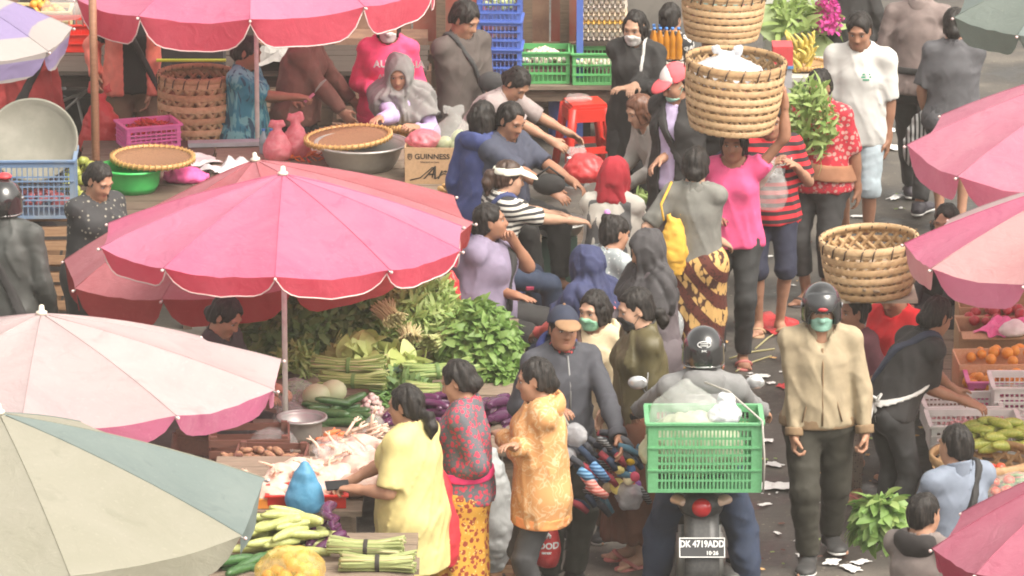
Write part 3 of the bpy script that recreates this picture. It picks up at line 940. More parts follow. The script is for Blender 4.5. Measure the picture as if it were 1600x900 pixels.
        for sg in (-1, 1): F.ell(at(sg * .092, .004, -.006), V(.02, .024, .036) * q, (hl, hf, hu), .012, mode='sub')
        dn = -s.u
        if kind == 'bun': F.ell(at(0, -.115, .035), V(.048, .042, .045) * q, (hl, hf, hu), .02)
        if kind == 'topbun': F.ell(at(0, -.085, .10), V(.042, .042, .036) * q, (hl, hf, hu), .015)
        if kind == 'lowbun': F.ell(at(0, -.105, -.045), V(.052, .042, .045) * q, (hl, hf, hu), .02)
        if kind in ('pony', 'lowpony'):
            z0 = .03 if kind == 'pony' else -.055
            a = at(0, -.095, z0); F.ell(a, V(.024, .024, .024) * q, None, .015)
            b = a - hf * .05 * q - hu * .02; c = b + (dn * .8 - s.tf * .25) * length * .5; e = c + (dn) * length * .5
            F.cone(a, b, .022, .028, .02); F.cone(b, c, .030, .036, .02); F.cone(c, e, .034, .012, .02)
        if kind == 'long':
            for sg in (-1, 0, 1):
                a = at(sg * .05, -.045, -.02); F.cone(a, a + dn * length - s.tf * .03, .05, .04, .05)
        if kind == 'bob':
            for sg in (-1, 1): F.econe(at(sg * .070, -.01, .0), at(sg * .072, .0, -.085), hf, (.055, .022), (.05, .02), .03)
            F.econe(at(0, -.06, 0), at(0, -.055, -.10), hl, (.07, .05), (.07, .04), .03)
        F.cone(s.P['neck'], at(0, -.01, -.05), .05 * s.sc, .048 * s.sc, .004, mode='sub') if kind not in ('long',) else None
        x, y, z = F.xyz((slice(None),) * 3)
        X, Y_, Z = [(x - h[0]) * a[0] + (y - h[1]) * a[1] + (z - h[2]) * a[2] for a in (hl, hf, hu)]
        th = np.arctan2(X, Y_ + .03)
        cr = 1 - np.abs(2 * vnoise(th * 3.6 + 20 + Z * 9, Z * 7 + 31 + 0 * X, th * 1.7 + 9 + np.hypot(X, Y_) * 10) - 1)
        F.d += .010 * (cr ** 3 - .35)
        F.wrinkle(.005, (56, 56, 13), sum(map(ord, s.label)) % 31); F.wrinkle(.005, (19, 19, 13), sum(map(ord, s.label)) % 17)
        return F.build('hair', mat, s.root, s.base)
    def hijab(s, mat, drop=.18, e=.034, arms=.30, face=(.060, .090), back=.0, fold=.010):
        P = s.P; h, hf, hl, hu, q = P['hc'], s.hf, s.hl, s.hu, s.hs
        F = s._field(['hc', 'shL', 'shR', 'chest', 'waist'] + (['hip'] if drop > .3 else []), .27, .0105)
        s.skull(F, .026); s.face(F, .022, fine=False)
        F.cone(h - hu * .03 - hf * .02, P['neck'] - s.tu * .03, .092 * q, .105 * q, .05)
        s.torso(F, e, k=.06, low=drop > .3) if drop > 0 else F.econe(P['hc'] - hu * .05, P['top'] - s.tu * .03 - s.tf * .02, s.tl, (.085, .095), (.155, .085), .05)
        if arms > .05:
            for S in 'LR': s.arm(F, S, e, arms, .06)
        x, y, z = F.xyz((slice(None),) * 3)
        F.plane(P['top'] - s.tu * drop, unit(-s.tu - s.tf * back), .02)
        th = np.arctan2(y - P['hc'][1], x - P['hc'][0])
        dep = np.clip((P['hc'][2] - z) / .25, 0, 1)
        cr = 1 - np.abs(2 * vnoise(th * 3.2 + 20 + z * 5, z * 3.5 + 31 + 0 * x, th * 1.3 + 9) - 1)
        F.d += fold * np.clip(dep * 1.6 + .25, 0, 1) * (2.4 * cr ** 3 - .5)
        F.wrinkle(.004, (14, 14, 9), sum(map(ord, s.label)) % 37, (unit(s.tu + .5 * s.tl), 80, fold * .6))
        F.ell(h + (hf * .105 - hu * .018) * q, V(face[0], .085, face[1]) * q, (hl, hf, hu), .012, mode='sub')
        F.skip = None
        return F.build('headscarf', mat, s.root, s.base)
    def cap(s, mat, brimm, crown=True, vis=False, z=.045):
        h, hf, hl, hu, q = s.P['hc'], s.hf, s.hl, s.hu, s.hs
        at = lambda x, y, zz: h + (hl * x + hf * y + hu * zz) * q
        F = Field(h - .2, h + .22, .008 * (1 + (s.q - 1) * .6))
        s.skull(F, .020)
        if vis: F.slab(at(0, 0, z + .012), unit(hu - hf * .15), .045)
        else: F.plane(at(0, 0, z - .012), unit(-hu + hf * .18))
        o = F.build('cap_crown' if not vis else 'visor_band', mat, s.root, s.base)
        F = Field(at(0, .14, z) - .15, at(0, .14, z) + .15, .007 * (1 + (s.q - 1) * .5))
        F.ell(at(0, .105, z - .002), V(.080, .118 if vis else .092, .030) * q, (hl, unit(hf - hu * .22), unit(hu + hf * .22)), 0)
        F.plane(at(0, .09, z - .006), unit(-hu - hf * .2)); s_ = at(0, -.012, .028)
        F.ell(s_, V(.085, .105, .1) * q, (hl, hf, hu), 0, mode='sub')
        F.build('cap_brim', brimm, s.root, s.base)
        if not vis:
            MB().ball(at(0, -.012, .145) - s.base, .009, 8, 5).build('cap_button', brimm, s.root)
        return o
    def helmet(s, mat, visor=None, band=None, face=True, low=-.085):
        h, hf, hl, hu, q = s.P['hc'], s.hf, s.hl, s.hu, s.hs
        at = lambda x, y, zz: h + (hl * x + hf * y + hu * zz) * q
        F = Field(h - .24, h + .24, .0085)
        F.ell(at(0, -.008, .022), V(.122, .142, .138) * q, (hl, hf, hu), 0)
        F.ell(at(0, .01, -.06), V(.112, .128, .07) * q, (hl, hf, hu), .05)
        F.plane(at(0, 0, low), unit(-hu + hf * .1), .012)
        F.ell(at(0, .13, -.045), V(.082, .105, .084) * q, (hl, hf, hu), .015, mode='sub')
        F.cone(s.P['neck'], at(0, -.0, -.03), .075, .078, .01, mode='sub')
        o = F.build('helmet', mat, s.root, s.base)
        if visor:
            F = Field(h - .26, h + .28, .0085)
            F.ell(at(0, -.002, .03), V(.127, .149, .140) * q, (hl, hf, hu), 0)
            F.ell(at(0, -.008, .022), V(.1225, .1425, .1385) * q, (hl, hf, hu), 0, mode='sub')
            F.ell(at(0, .15, .072), V(.125, .13, .052) * q, (hl, unit(hf - .2 * hu), unit(hu + .2 * hf)), 0)
            F2 = Field(h - .26, h + .28, .0085)
            F2.ell(at(0, .14, .068), V(.128, .135, .050) * q, (hl, unit(hf - .35 * hu), unit(hu + .35 * hf)), 0)
            Fs = Field(h - .26, h + .28, .0085)
            Fs.ell(at(0, -.002, .03), V(.127, .149, .140) * q, (hl, hf, hu), 0)
            Fs.d = np.maximum(Fs.d, F2.d)
            Fs.build('visor', visor, s.root, s.base)
            for sg in (-1, 1): MB().lathe([(.0, .0), (.017, .0), (.015, .008), (0, .009)], 12, at(sg * .118, .03, .035) - s.base, (hf, hu, hl * sg)).build('visor_screw', M('screw grey', (.25, .25, .26), .35, metal=.6), s.root)
        if band:
            F = Field(h - .24, h + .24, .0085)
            F.ell(at(0, -.008, .022), V(.1245, .1445, .1405) * q, (hl, hf, hu), 0); F.ell(at(0, .01, -.06), V(.1145, .1305, .0725) * q, (hl, hf, hu), .05)
            F.slab(at(0, 0, low + .022), unit(hu - hf * .1), .014)
            F.ell(at(0, .13, -.045), V(.082, .105, .084) * q, (hl, hf, hu), .015, mode='sub')
            F.build('helmet_trim', band, s.root, s.base)
        return o
    def mask(s, mat, low=0.):
        h, hf, hl, hu, q = s.P['hc'], s.hf, s.hl, s.hu, s.hs
        F = Field(h - .17, h + .17, .0068 * (1 + (s.q - 1) * .6))
        s.face(F, .007, fine=False)
        def reg(x, y, z):
            p = (x - h[0], y - h[1], z - h[2]); dt = lambda v: (p[0] * v[0] + p[1] * v[1] + p[2] * v[2]) / q
            X, Y_, Z = dt(hl), dt(hf), dt(hu)
            return np.maximum(np.maximum(Z + .018 + low + 1.6 * X * X * 4, -.118 + low * .3 - Z + 0 * X), np.maximum(.038 - Y_, np.abs(X) - .066)) * q
        F.op((h - 1, h + 1), reg, .006, 'int')
        x, y, z = F.xyz((slice(None),) * 3)
        zz = ((x - h[0]) * hu[0] + (y - h[1]) * hu[1] + (z - h[2]) * hu[2])
        F.d += .0012 * np.sin(zz * 330)
        o = F.build('face_mask', mat, s.root, s.base)
        if o:
            for sg in (-1, 1):
                for zz in (-.03, -.085):
                    at = lambda a, b, c: h + (hl * a + hf * b + hu * c) * q - s.base
                    MB().tube([at(sg * .060, .05, zz), at(sg * .073, .03, zz * .7), at(sg * .083, -.004, zz * .25)], .0018, 5).build('ear_loop', mat, o)
    def done(s, bare=True, eyes=True):
        s.bare, s.eyes = bare, eyes
        s.body(); return s
    def loc(s, p): return np.asarray(p) - s.base

def on_surface(obj, o, d):
    """first hit of a ray with one of a person's pieces (its own frame)"""
    ok, p, n, i = obj.ray_cast(Vector([float(c) for c in o]), Vector([float(c) for c in d]))
    return (np.array(p), np.array(n)) if ok else (None, None)
def decal(parent, me, name, p, n, up, off=.004, wrap=None):
    """flat print laid on a garment: facing n, head end up; bent to the cloth point by point"""
    n = unit(n); y = unit(np.asarray(up) - n * (np.asarray(up) @ n)); x = np.cross(y, n)
    co = np.array([v.co[:] for v in me.vertices])
    for i, v in enumerate(me.vertices):
        q = p + x * co[i, 0] + y * co[i, 1]
        if wrap is not None:
            h, hn = on_surface(wrap, q + n * .12, -n)
            if h is not None and abs((h - p) @ n) < .1: q = h
        v.co = Vector([float(c) for c in q + n * (off + co[i, 2])])
    return link(name, me, parent)
# ------------------------------------------------------------------ builders for the market's things
KS = 1.0      # size of the goods in the row being built
WHITE_PL = lambda: M('white plastic', (.72, .71, .68), .4)
def umbrella(label, apex, R, drop, mats, val, vh=.13, n=10, phase=0.0, tilt=(0, 0), pole=None, trim=True, finial=None, foot=None, ribs=True, group=None):
    """market parasol: cloth panels between ribs, hanging flaps with piping, pole down to the ground"""
    apex = np.asarray(apex, float)
    base = V(apex[0], apex[1], 0) if foot is None else V(foot[0], foot[1], 0)
    t = thing('market_umbrella', label, 'umbrella', base, 0, group or 'market umbrellas')
    Rm = np.array(Euler((math.radians(tilt[0]), math.radians(tilt[1]), 0)).to_matrix())
    W = lambda p: Rm @ p + apex - base
    rib = lambda a, u: V(math.sin(a) * R * u, -math.cos(a) * R * u, -drop * (.72 * u + .28 * u * u))
    metal = M('umbrella steel', (.42, .42, .42), .35, metal=.7)
    pm = M('white pole paint', (.72, .70, .64), .4, 'dirty', (.45, .42, .36))
    piping = M('white piping', (.70, .52, .50), .8)
    for k in range(n):
        a0, a1 = phase + 2 * PI * k / n, phase + 2 * PI * (k + 1) / n
        U, VV = 13, 9
        P = np.zeros((U, VV, 3)); jit = rng.random(4)
        for i in range(U):
            u = .012 + .988 * i / (U - 1)
            A, B = rib(a0, u), rib(a1, u)
            for j in range(VV):
                v = j / (VV - 1)
                p = A * (1 - v) + B * v
                s_ = math.sin(PI * v)
                p = p * V(1 - .012 * s_, 1 - .012 * s_, 1) - V(0, 0, .030 * s_ * u * R)
                p[2] += .006 * math.sin(9 * u + 6 * v + 6 * jit[0]) * s_ * u + .004 * math.sin(23 * v * u + 9 * jit[1]) * u * s_
                P[i, j] = W(p)
        MB().grid(P, True).build('panel', mats[k % len(mats)], t)
        E = P[-1]
        J = 15
        Q = np.zeros((4, J, 3)); out = unit(E[VV // 2] - W(V(0, 0, -drop)))
        sw = .5 + .9 * rng.random()
        for j in range(J):
            v = j / (J - 1); x = v * (VV - 1); i0 = min(int(x), VV - 2); e = E[i0] * (1 - x + i0) + E[i0 + 1] * (x - i0)
            dep = vh * (.10 + .90 * min(1, math.sin(PI * v) * 1.9) ** .55)
            for i in range(4):
                q = i / 3
                Q[i, j] = e - V(0, 0, dep * q) + out * (.012 * math.sin(7 * v * sw + 5 * jit[2]) * q - .02 * q)
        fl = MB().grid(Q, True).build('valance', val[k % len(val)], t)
        if trim: MB().tube(Q[-1], .0045, 5).build('piping', piping, fl)
        if ribs:
            path = [W(rib(a0, u) - V(0, 0, .012)) for u in np.linspace(.03, 1.012, 8)]
            MB().tube([W(rib(a0, u) + V(0, 0, .001)) for u in np.linspace(.03, 1, 9)], .0032, 5).build('seam', mats[k % len(mats)], t)
            rb = MB().tube(path, .006, 5).build('rib', metal, t)
            MB().ball(path[-1] + V(0, 0, .006), .010, 6, 5).build('rib_tip', piping, rb)
            st = [W(rib(a0, .55) - V(0, 0, .015)), W(V(0, 0, -drop - .25))]
            MB().tube(st, .005, 5).build('strut', metal, t)
    fin = MB().lathe([(.030, -.004), (.030, .012), (.016, .018), (.013, .045), (.0, .05)], 12, W(V(0, 0, 0)), Rm.T)
    fin.build('finial', finial or M('finial ivory', (.72, .66, .55), .5), t)
    MB().lathe([(.035, 0), (.035, .05)], 10, W(V(0, 0, -drop - .28))).build('hub', metal, t)
    pb = V(0, 0, 0)
    MB().tube([pb, W(V(0, 0, -.01))], .0165, 10).build('pole', pole or pm, t)
    MB().lathe([(.17, 0), (.17, .05), (.05, .07), (.03, .22)], 16).build('foot', M('concrete foot', (.28, .27, .25), .9), t)
    return t

def lattice(mb, o, ex, ez, L, H, th, top=.03, bot=.02, post=.03, nx=6, nz=3, bar=.006, solid=0.0):
    """crate wall: frame bars and a grid of slots, in the plane of ex and ez from corner o"""
    ey = np.cross(ez, ex); ax = (ex, ey, ez)
    B = lambda x0, x1, z0, z1, t=th: mb.box(np.asarray(o) + ex * (x0 + x1) / 2 + ez * (z0 + z1) / 2, (x1 - x0, t, z1 - z0), ax=ax)
    B(0, post, 0, H); B(L - post, L, 0, H); B(post, L - post, 0, bot); B(post, L - post, H - top, H, th * 1.5)
    iw, ih = L - 2 * post, H - top - bot
    for i in range(1, nx): x = post + iw * i / nx; B(x - bar / 2, x + bar / 2, bot, H - top, th * .8)
    for i in range(1, nz): z = bot + ih * i / nz; B(post, L - post, z - bar * .7, z + bar * .7, th * .66)
    if solid: B(post, L - post, bot, bot + ih * solid, th * .5)
def crate(name, label, W_, D_, H_, loc, rotz, mat, nx=14, nz=4, ny=None, group=None, post=.03, top=.03, bar=.007, cat='crate', solid=0, lid=False):
    W_, D_, H_, post, top = [a * KS for a in (W_, D_, H_, post, top)]
    t = thing(name, label, cat, loc, rotz, group)
    ny = ny or max(3, int(nx * D_ / W_))
    w, d = W_ / 2, D_ / 2
    for o, ex, L, n in ((V(-w, -d, 0), V(1, 0, 0), W_, nx), (V(w, d, 0), V(-1, 0, 0), W_, nx), (V(w, -d + .012, 0), V(0, 1, 0), D_ - .024, ny), (V(-w, d - .012, 0), V(0, -1, 0), D_ - .024, ny)):
        mb = MB(); lattice(mb, o, ex, V(0, 0, 1), L, H_, .010, top, .02, post, n, nz, bar, solid); mb.build('side_panel', mat, t)
    MB().box((0, 0, .007), (W_ - .03, D_ - .03, .010)).build('base', mat, t)
    rim = MB()
    for s in (-1, 1):
        rim.box((0, s * (d + .006), H_ + .004), (W_ + .03, .026, .012)); rim.box((s * (w + .006), 0, H_ + .0043), (.026, D_ - .02, .0114))
        for z in (.33, .66): rim.box((0, s * (d + .0085), H_ * z), (W_ + .01, .007, .010))
    rim.build('rim', mat, t)
    return t

def basket(name, label, R1, R0, H, loc, mats, n=22, nb=6, w=.030, rot=(0, 0, 0), cat='basket', tie=True, group=None, liner=None, base=True):
    """open hexagon weave of bamboo: level bands, two slanting families of strips, bound rim"""
    R1, R0, H, w = [a * KS for a in (R1, R0, H, w)]
    t = thing(name, label, cat, loc, 0, group); t.rotation_euler = rot
    prof = lambda z: R0 + (R1 - R0) * (z / H) ** .75 + .03 * H * math.sin(PI * z / H)
    m = mats if isinstance(mats, (list, tuple)) else [mats]
    for i in range(nb):
        z = H * (i + .45) / nb; hw = w * .52
        mb = MB(); r0, r1 = prof(max(0, z - hw)) + .006, prof(min(H, z + hw)) + .006
        mb.lathe([(r0, z - hw), (r1, z + hw), (r1 - .004, z + hw), (r0 - .004, z - hw), (r0, z - hw)], 48, close=False)
        mb.build('band', m[i % len(m)], t)
    for sgn in (-1, 1):
        K = 14; P = np.zeros((K, 2, 3))
        for k in range(K):
            z = H * k / (K - 1) * .985; a = sgn * (.95 * H / R1) * z / H; r = prof(z) + .003 * sgn * math.cos(k * PI * .9)
            da = w / r * .44
            for j, s in enumerate((-1, 1)): P[k, j] = (r * math.cos(a + s * da), r * math.sin(a + s * da), z)
        me = MB().grid(P, True, .004).mesh('strip', m[0])
        me2 = MB().grid(P * V(1.004, 1.004, 1), True, .004).mesh('strip', m[-1])
        for k in range(n): link('strip', (me, me2)[int(rng.integers(2))], t, None, (0, 0, 2 * PI * (k + .25 * (rng.random() - .5)) / n))
    mb = MB(); mb.lathe([(R1 + .010, H - .03), (R1 + .012, H + .008), (R1 - .010, H + .010), (R1 - .012, H - .03), (R1 + .010, H - .03)], 48, close=False); mb.build('rim', m[-1], t)
    if tie:
        me = MB().tube([(R1 + .014, 0, H - .06), (R1 + .017, .012, H - .01), (R1, .026, H + .015), (R1 - .017, .03, H - .02)], .0045, 5).mesh('tie', M('dark rattan', (.10, .065, .04), .7))
        for k in range(20): link('tie', me, t, None, (0, 0, 2 * PI * k / 20 + .1 * rng.random()))
    if base: MB().lathe([(0, .004), (R0, .004), (R0, .014), (0, .014)], 40).build('base', m[0], t)
    return t

def tray(name, label, R, loc, rot=(0, 0, 0), mat=None, rimm=None, group=None, cat='tray'):
    """flat round winnowing tray with a bound rim"""
    R *= KS
    t = thing(name, label, cat, loc, 0, group); t.rotation_euler = rot
    mat = mat or M('woven tray brown', (.26, .145, .075), .7, 'speck', (.17, .09, .045), scale=2)
    rimm = rimm or M('bamboo yellow', (.55, .33, .12), .55, 'speck', (.42, .23, .08))
    MB().lathe([(0, .0), (R * .8, .004), (R * .97, .025), (R * .97, .033), (R * .8, .012), (0, .008)], 40).build('woven_disc', mat, t)
    MB().lathe([(R * .97, .012), (R * 1.01, .014), (R * 1.015, .044), (R * .96, .044), (R * .955, .02), (R * .97, .012)], 48, close=False).build('rim', rimm, t)
    me = MB().tube([(R * .953, 0, .012), (R * .95, 0, .047), (R * 1.022, 0, .047), (R * 1.02, 0, .010)], .0065, 5).mesh('binding', rimm)
    for k in range(44): link('binding', me, t, None, (0, 0, 2 * PI * k / 44))
    return t

def bowl(name, label, R, H, loc, mat, rot=(0, 0, 0), cat='basin', foot=.7, handles=False):
    R *= KS; H *= KS
    t = thing(name, label, cat, loc, 0); t.rotation_euler = rot
    MB().lathe([(0, .004), (R * foot, .004), (R * (foot + .12), H * .3), (R * .95, H * .92), (R, H), (R + .018, H + .002), (R + .018, H - .008), (R * .93, H * .9), (R * (foot + .09), H * .3 + .006), (R * foot - .01, .014), (0, .014)], 44).build('bowl', mat, t)
    MB().lathe([(R + .012, H - .012), (R + .024, H - .006), (R + .024, H + .006), (R + .008, H + .008), (R + .012, H - .012)], 44, close=False).build('rim', mat, t)
    return t

def film_bag(name, label, c, r, mat, tail='ears', seed=0, cat='plastic bag', group=None, flat=.0, h=.011, am=.012):
    """filled plastic carrier: sagging body, gathered neck, handle loops"""
    r = [a * KS for a in r]; am *= KS
    c = np.asarray(c, float); r = V(*r)
    F = Field(c - r * 1.35 - .03, c + r * V(1.35, 1.35, 2.1) + .04, h)
    F.ell(c, r, None, 0); F.ell(c - V(0, 0, r[2] * .35), r * V(1.06, 1.06, .62), None, .05)
    top = c + V(0, 0, r[2] * .85)
    if tail:
        F.cone(top, top + V(0, 0, r[2] * .35), r[0] * .42, r[0] * .12, .05)
    if tail == 'ears':
        for s in (-1, 1):
            a = top + V(0, 0, r[2] * .3); b = a + V(s * r[0] * .35, .01, r[2] * .32); F.econe(a, b, V(0, 1, 0), (.012, .02), (.016, .03), .02)
            F.econe(b, b + V(s * r[0] * .12, 0, r[2] * .25), V(0, 1, 0), (.016, .03), (.010, .012), .02)
    F.wrinkle(am, (15, 15, 15), seed); F.wrinkle(am * .5, (34, 34, 26), seed + 9)
    F.plane(c - V(0, 0, r[2] * .93), V(0, 0, -1), .01)
    v, f = F.mesh()
    b = c - V(0, 0, r[2] * .93)
    o = link(name, mesh_np(name, v - b, f, [mat]), None, b)
    return tag(o, label, cat, group)

def bottle(label, loc, R, H, mat, capm, group=None, name='bottle', fill=None):
    R *= KS; H *= KS
    t = thing(name, label, 'bottle', loc, 0, group)
    MB().lathe([(0, 0), (R * .9, 0), (R, .01), (R, H * .3), (R * .94, H * .34), (R, H * .38), (R, H * .62), (R * .36, H * .84), (R * .34, H * .93), (0, H * .93)], 16).build('bottle_body', mat, t)
    MB().lathe([(0, H * .92), (R * .42, H * .92), (R * .42, H), (0, H)], 12).build('cap', capm, t)
    return t

def carton(name, label, W_, D_, H_, loc, rotz, mat, flaps=True, group=None, th=.008, cat='cardboard box', flapang=35):
    W_, D_, H_ = W_ * KS, D_ * KS, H_ * KS
    t = thing(name, label, cat, loc, rotz, group)
    w, d = W_ / 2, D_ / 2
    for c, s in (((0, -d, H_ / 2), (W_, th, H_)), ((0, d, H_ / 2), (W_, th, H_)), ((w, 0, H_ / 2), (th, D_ - 2 * th, H_)), ((-w, 0, H_ / 2), (th, D_ - 2 * th, H_))):
        MB().box(c, s).build('side_panel', mat, t)
    MB().box((0, 0, .006), (W_ - th * 2, D_ - th * 2, th)).build('base', mat, t)
    if flaps:
        for s in (-1, 1):
            a = math.radians(flapang); l = D_ * .32
            MB().box((0, s * (d + l / 2 * math.cos(a)), H_ - l / 2 * math.sin(a)), (W_ * .98, l, th * .7), rot=(-s * a, 0, 0)).build('flap', mat, t)
    return t

def table(label, xl, xr, yt, yb, z, n=7, mat=None, legs=True, th=.03, name='stall_table', skirtm=None):
    ym = (yt + yb) / 2; x0, x1 = G(xl, ym, z)[0], G(xr, ym, z)[0]; y1, y0 = G(800, yt, z)[1], G(800, yb, z)[1]
    t = thing(name, label, 'table', ((x0 + x1) / 2, (y0 + y1) / 2, 0))
    mat = mat or M('grey stall plank', (.27, .21, .155), .8, 'wood', (.15, .11, .08))
    W_, D_ = x1 - x0, y1 - y0
    for i in range(n):
        w = D_ / n
        MB().box((rng.normal(0, .012), -D_ / 2 + w * (i + .5), z - th / 2 + rng.normal(0, .002)), (W_, w - .012, th)).build('plank', mat, t)
    for sx in (-1, 1):
        for sy in (-1, 1): MB().box((sx * (W_ / 2 - .08), sy * (D_ / 2 - .08), (z - th) / 2), (.06, .06, z - th - .004)).build('leg', mat, t)
    for sy in (-1, 1): MB().box((0, sy * (D_ / 2 - .08), z - th - .06), (W_ - .24, .03, .08)).build('rail', mat, t)
    return t

def slat_crate(label, W_, D_, H_, loc, rotz=0, mat=None, group='wooden crates', nz=3):
    W_, D_, H_ = W_ * KS, D_ * KS, H_ * KS
    t = thing('wooden_crate', label, 'crate', loc, rotz, group)
    mat = mat or M('crate wood', (.42, .25, .14), .75, 'wood', (.27, .15, .08))
    h = H_ / nz
    for s in (-1, 1):
        for i in range(nz):
            MB().box((0, s * (D_ / 2), h * (i + .45)), (W_, .012, h * .62)).build('slat', mat, t)
            MB().box((s * (W_ / 2 - .003), 0, h * (i + .45)), (.012, D_ - .03, h * .62)).build('slat', mat, t)
    for sx in (-1, 1):
        for sy in (-1, 1): MB().box((sx * (W_ / 2 - .028), sy * (D_ / 2 - .024), H_ / 2), (.035, .034, H_)).build('corner_post', mat, t)
    for i in range(4): MB().box((-W_ / 2 + W_ * (i + .5) / 4, 0, .012), (W_ / 4 - .02, D_ - .05, .01)).build('slat', mat, t)
    return t

# ---- produce
def prod_mesh(name, mat, path, r, n=8):
    return MB().tube(path, r, n).mesh(name, mat)
def bent(L, bend=.15, r=.02, prof=None, k=9, end=.25):
    t = np.linspace(-.5, .5, k)
    P = np.stack([t * L, bend * L * (.25 - t * t) * 2, t * 0], 1)
    pr = np.array([max(.08, (1 - (abs(2 * a)) ** 4) ** .5) for a in t]) if prof is None else np.interp(np.linspace(0, 1, k), np.linspace(0, 1, len(prof)), prof)
    return P, pr * r
def heap(name, label, cat, group, meshes, n, c, rad, h, sep, lie=False, ang=None, tilt=.35, layers=2, jit=.3, sc=(.78, 1.14), dome=1.0):
    """countable goods in a pile: each one its own object, sharing one look"""
    rad = (rad[0] * KS, rad[1] * KS); h *= KS; sep *= KS; sc = (sc[0] * KS, sc[1] * KS)
    c = np.asarray(c, float); pts = []; tries = 0
    while len(pts) < n and tries < n * 60:
        tries += 1
        a, r = rng.random() * 2 * PI, math.sqrt(rng.random())
        x, y = r * math.cos(a), r * math.sin(a)
        lay = 0 if len(pts) < n * .6 or layers == 1 else 1
        z = h * (1 - dome * r * r) - lay * sep * .6
        p = V(x * rad[0], y * rad[1], max(z, 0))
        if all(np.sum((p - q) ** 2) > (sep * .86) ** 2 for q in pts): pts.append(p)
    for p in pts:
        nrm = unit(V(p[0] / rad[0] ** 2, p[1] / rad[1] ** 2, 1 / max(h, .05)) * V(h, h, 1))
        yaw = (ang if ang is not None else rng.random() * 2 * PI) + rng.normal(0, jit)
        rot = (rng.normal(0, tilt), rng.normal(0, tilt), yaw) if not lie else (rng.random() * 6.28 * 0 + rng.normal(0, .15), rng.normal(0, tilt * .4), yaw)
        o = link(name, meshes[int(rng.integers(len(meshes)))], None, c + p, rot, float(rng.uniform(*sc)))
        tag(o, label, cat, group)
    return pts

def leaf_mesh(name, mat, L, Wd, curl=.25, fold=.3, lobes=0, k=6):
    P = np.zeros((k, 3, 3))
    for i in range(k):
        t = i / (k - 1)
        w = Wd * .5 * (math.sin(PI * min(1, t * .93 + .05)) ** .8) * (1 if not lobes else (1 + .45 * math.cos(t * PI * 2 * lobes)))
        z = -curl * L * t * t
        P[i] = [(-w, t * L, z - fold * w * -1), (0, t * L, z), (w, t * L, z + fold * w)]
    return MB().grid(P, True).mesh(name, mat)
def _leafmat(d, up, roll):
    y = unit(d); z = unit(np.asarray(up) - y * (np.asarray(up) @ y)); x = np.cross(y, z)
    x2 = x * math.cos(roll) + z * math.sin(roll); z2 = np.cross(x2, y)
    return Matrix(((x2[0], y[0], z2[0]), (x2[1], y[1], z2[1]), (x2[2], y[2], z2[2])))
def leafy(name, label, c, rad, n, meshes, cat='greens', group=None, single=110, out=.8, droop=.3, stems=None, nst=40, dirb=None, up=.5, szv=(.7, 1.2), h0=-.15, part='leaf'):
    """a heap or bunch of leaves: the outer ones singly, the rest as one part"""
    c = np.asarray(c, float); rad = V(*rad)
    t = thing(name, label, cat, c, 0, group)
    loc = []
    for i in range(n):
        while True:
            d = unit(rng.normal(0, 1, 3))
            if d[2] > h0: break
        rr = (rng.uniform(.82, 1.04) if i < single else rng.uniform(.45, .98))
        p = d * rad * rr
        dr = unit(d * out + rng.normal(0, .55, 3) + V(0, 0, up - droop) + (np.asarray(dirb) if dirb is not None else 0))
        loc.append((p, dr, d))
    tri_v, tri_f = [], []; nv = 0
    base = [(np.array([v.co[:] for v in m.vertices]), np.array([p.vertices[:] for p in m.polygons])) for m in meshes]
    for i, (p, dr, d) in enumerate(loc):
        mt = _leafmat(dr, d + V(0, 0, .4), rng.normal(0, .6)); s = float(rng.uniform(*szv)); k = int(rng.integers(len(meshes)))
        if i < single:
            o = link(part, meshes[k], t, p, mt.to_euler(), s)
        else:
            v, f = base[k]
            tri_v.append(v @ np.array(mt).T * s + p); tri_f.append(f + nv); nv += len(v)
    if tri_v:
        ms = []; fm = []
        me = mesh_np('leaves', np.concatenate(tri_v), np.concatenate(tri_f), [meshes[0].materials[0]])
        o = link('leaves', me, t); o['kind'] = 'stuff'
    if stems:
        mb = MB()
        for i in range(nst):
            p, dr, d = loc[int(rng.integers(len(loc)))]
            mb.tube([p * .1 - V(0, 0, rad[2] * .1), p * .6, p * .95 + dr * .02], .003, 4, cap=False)
        o = mb.build('stems', stems, t); o['kind'] = 'stuff'
    return t
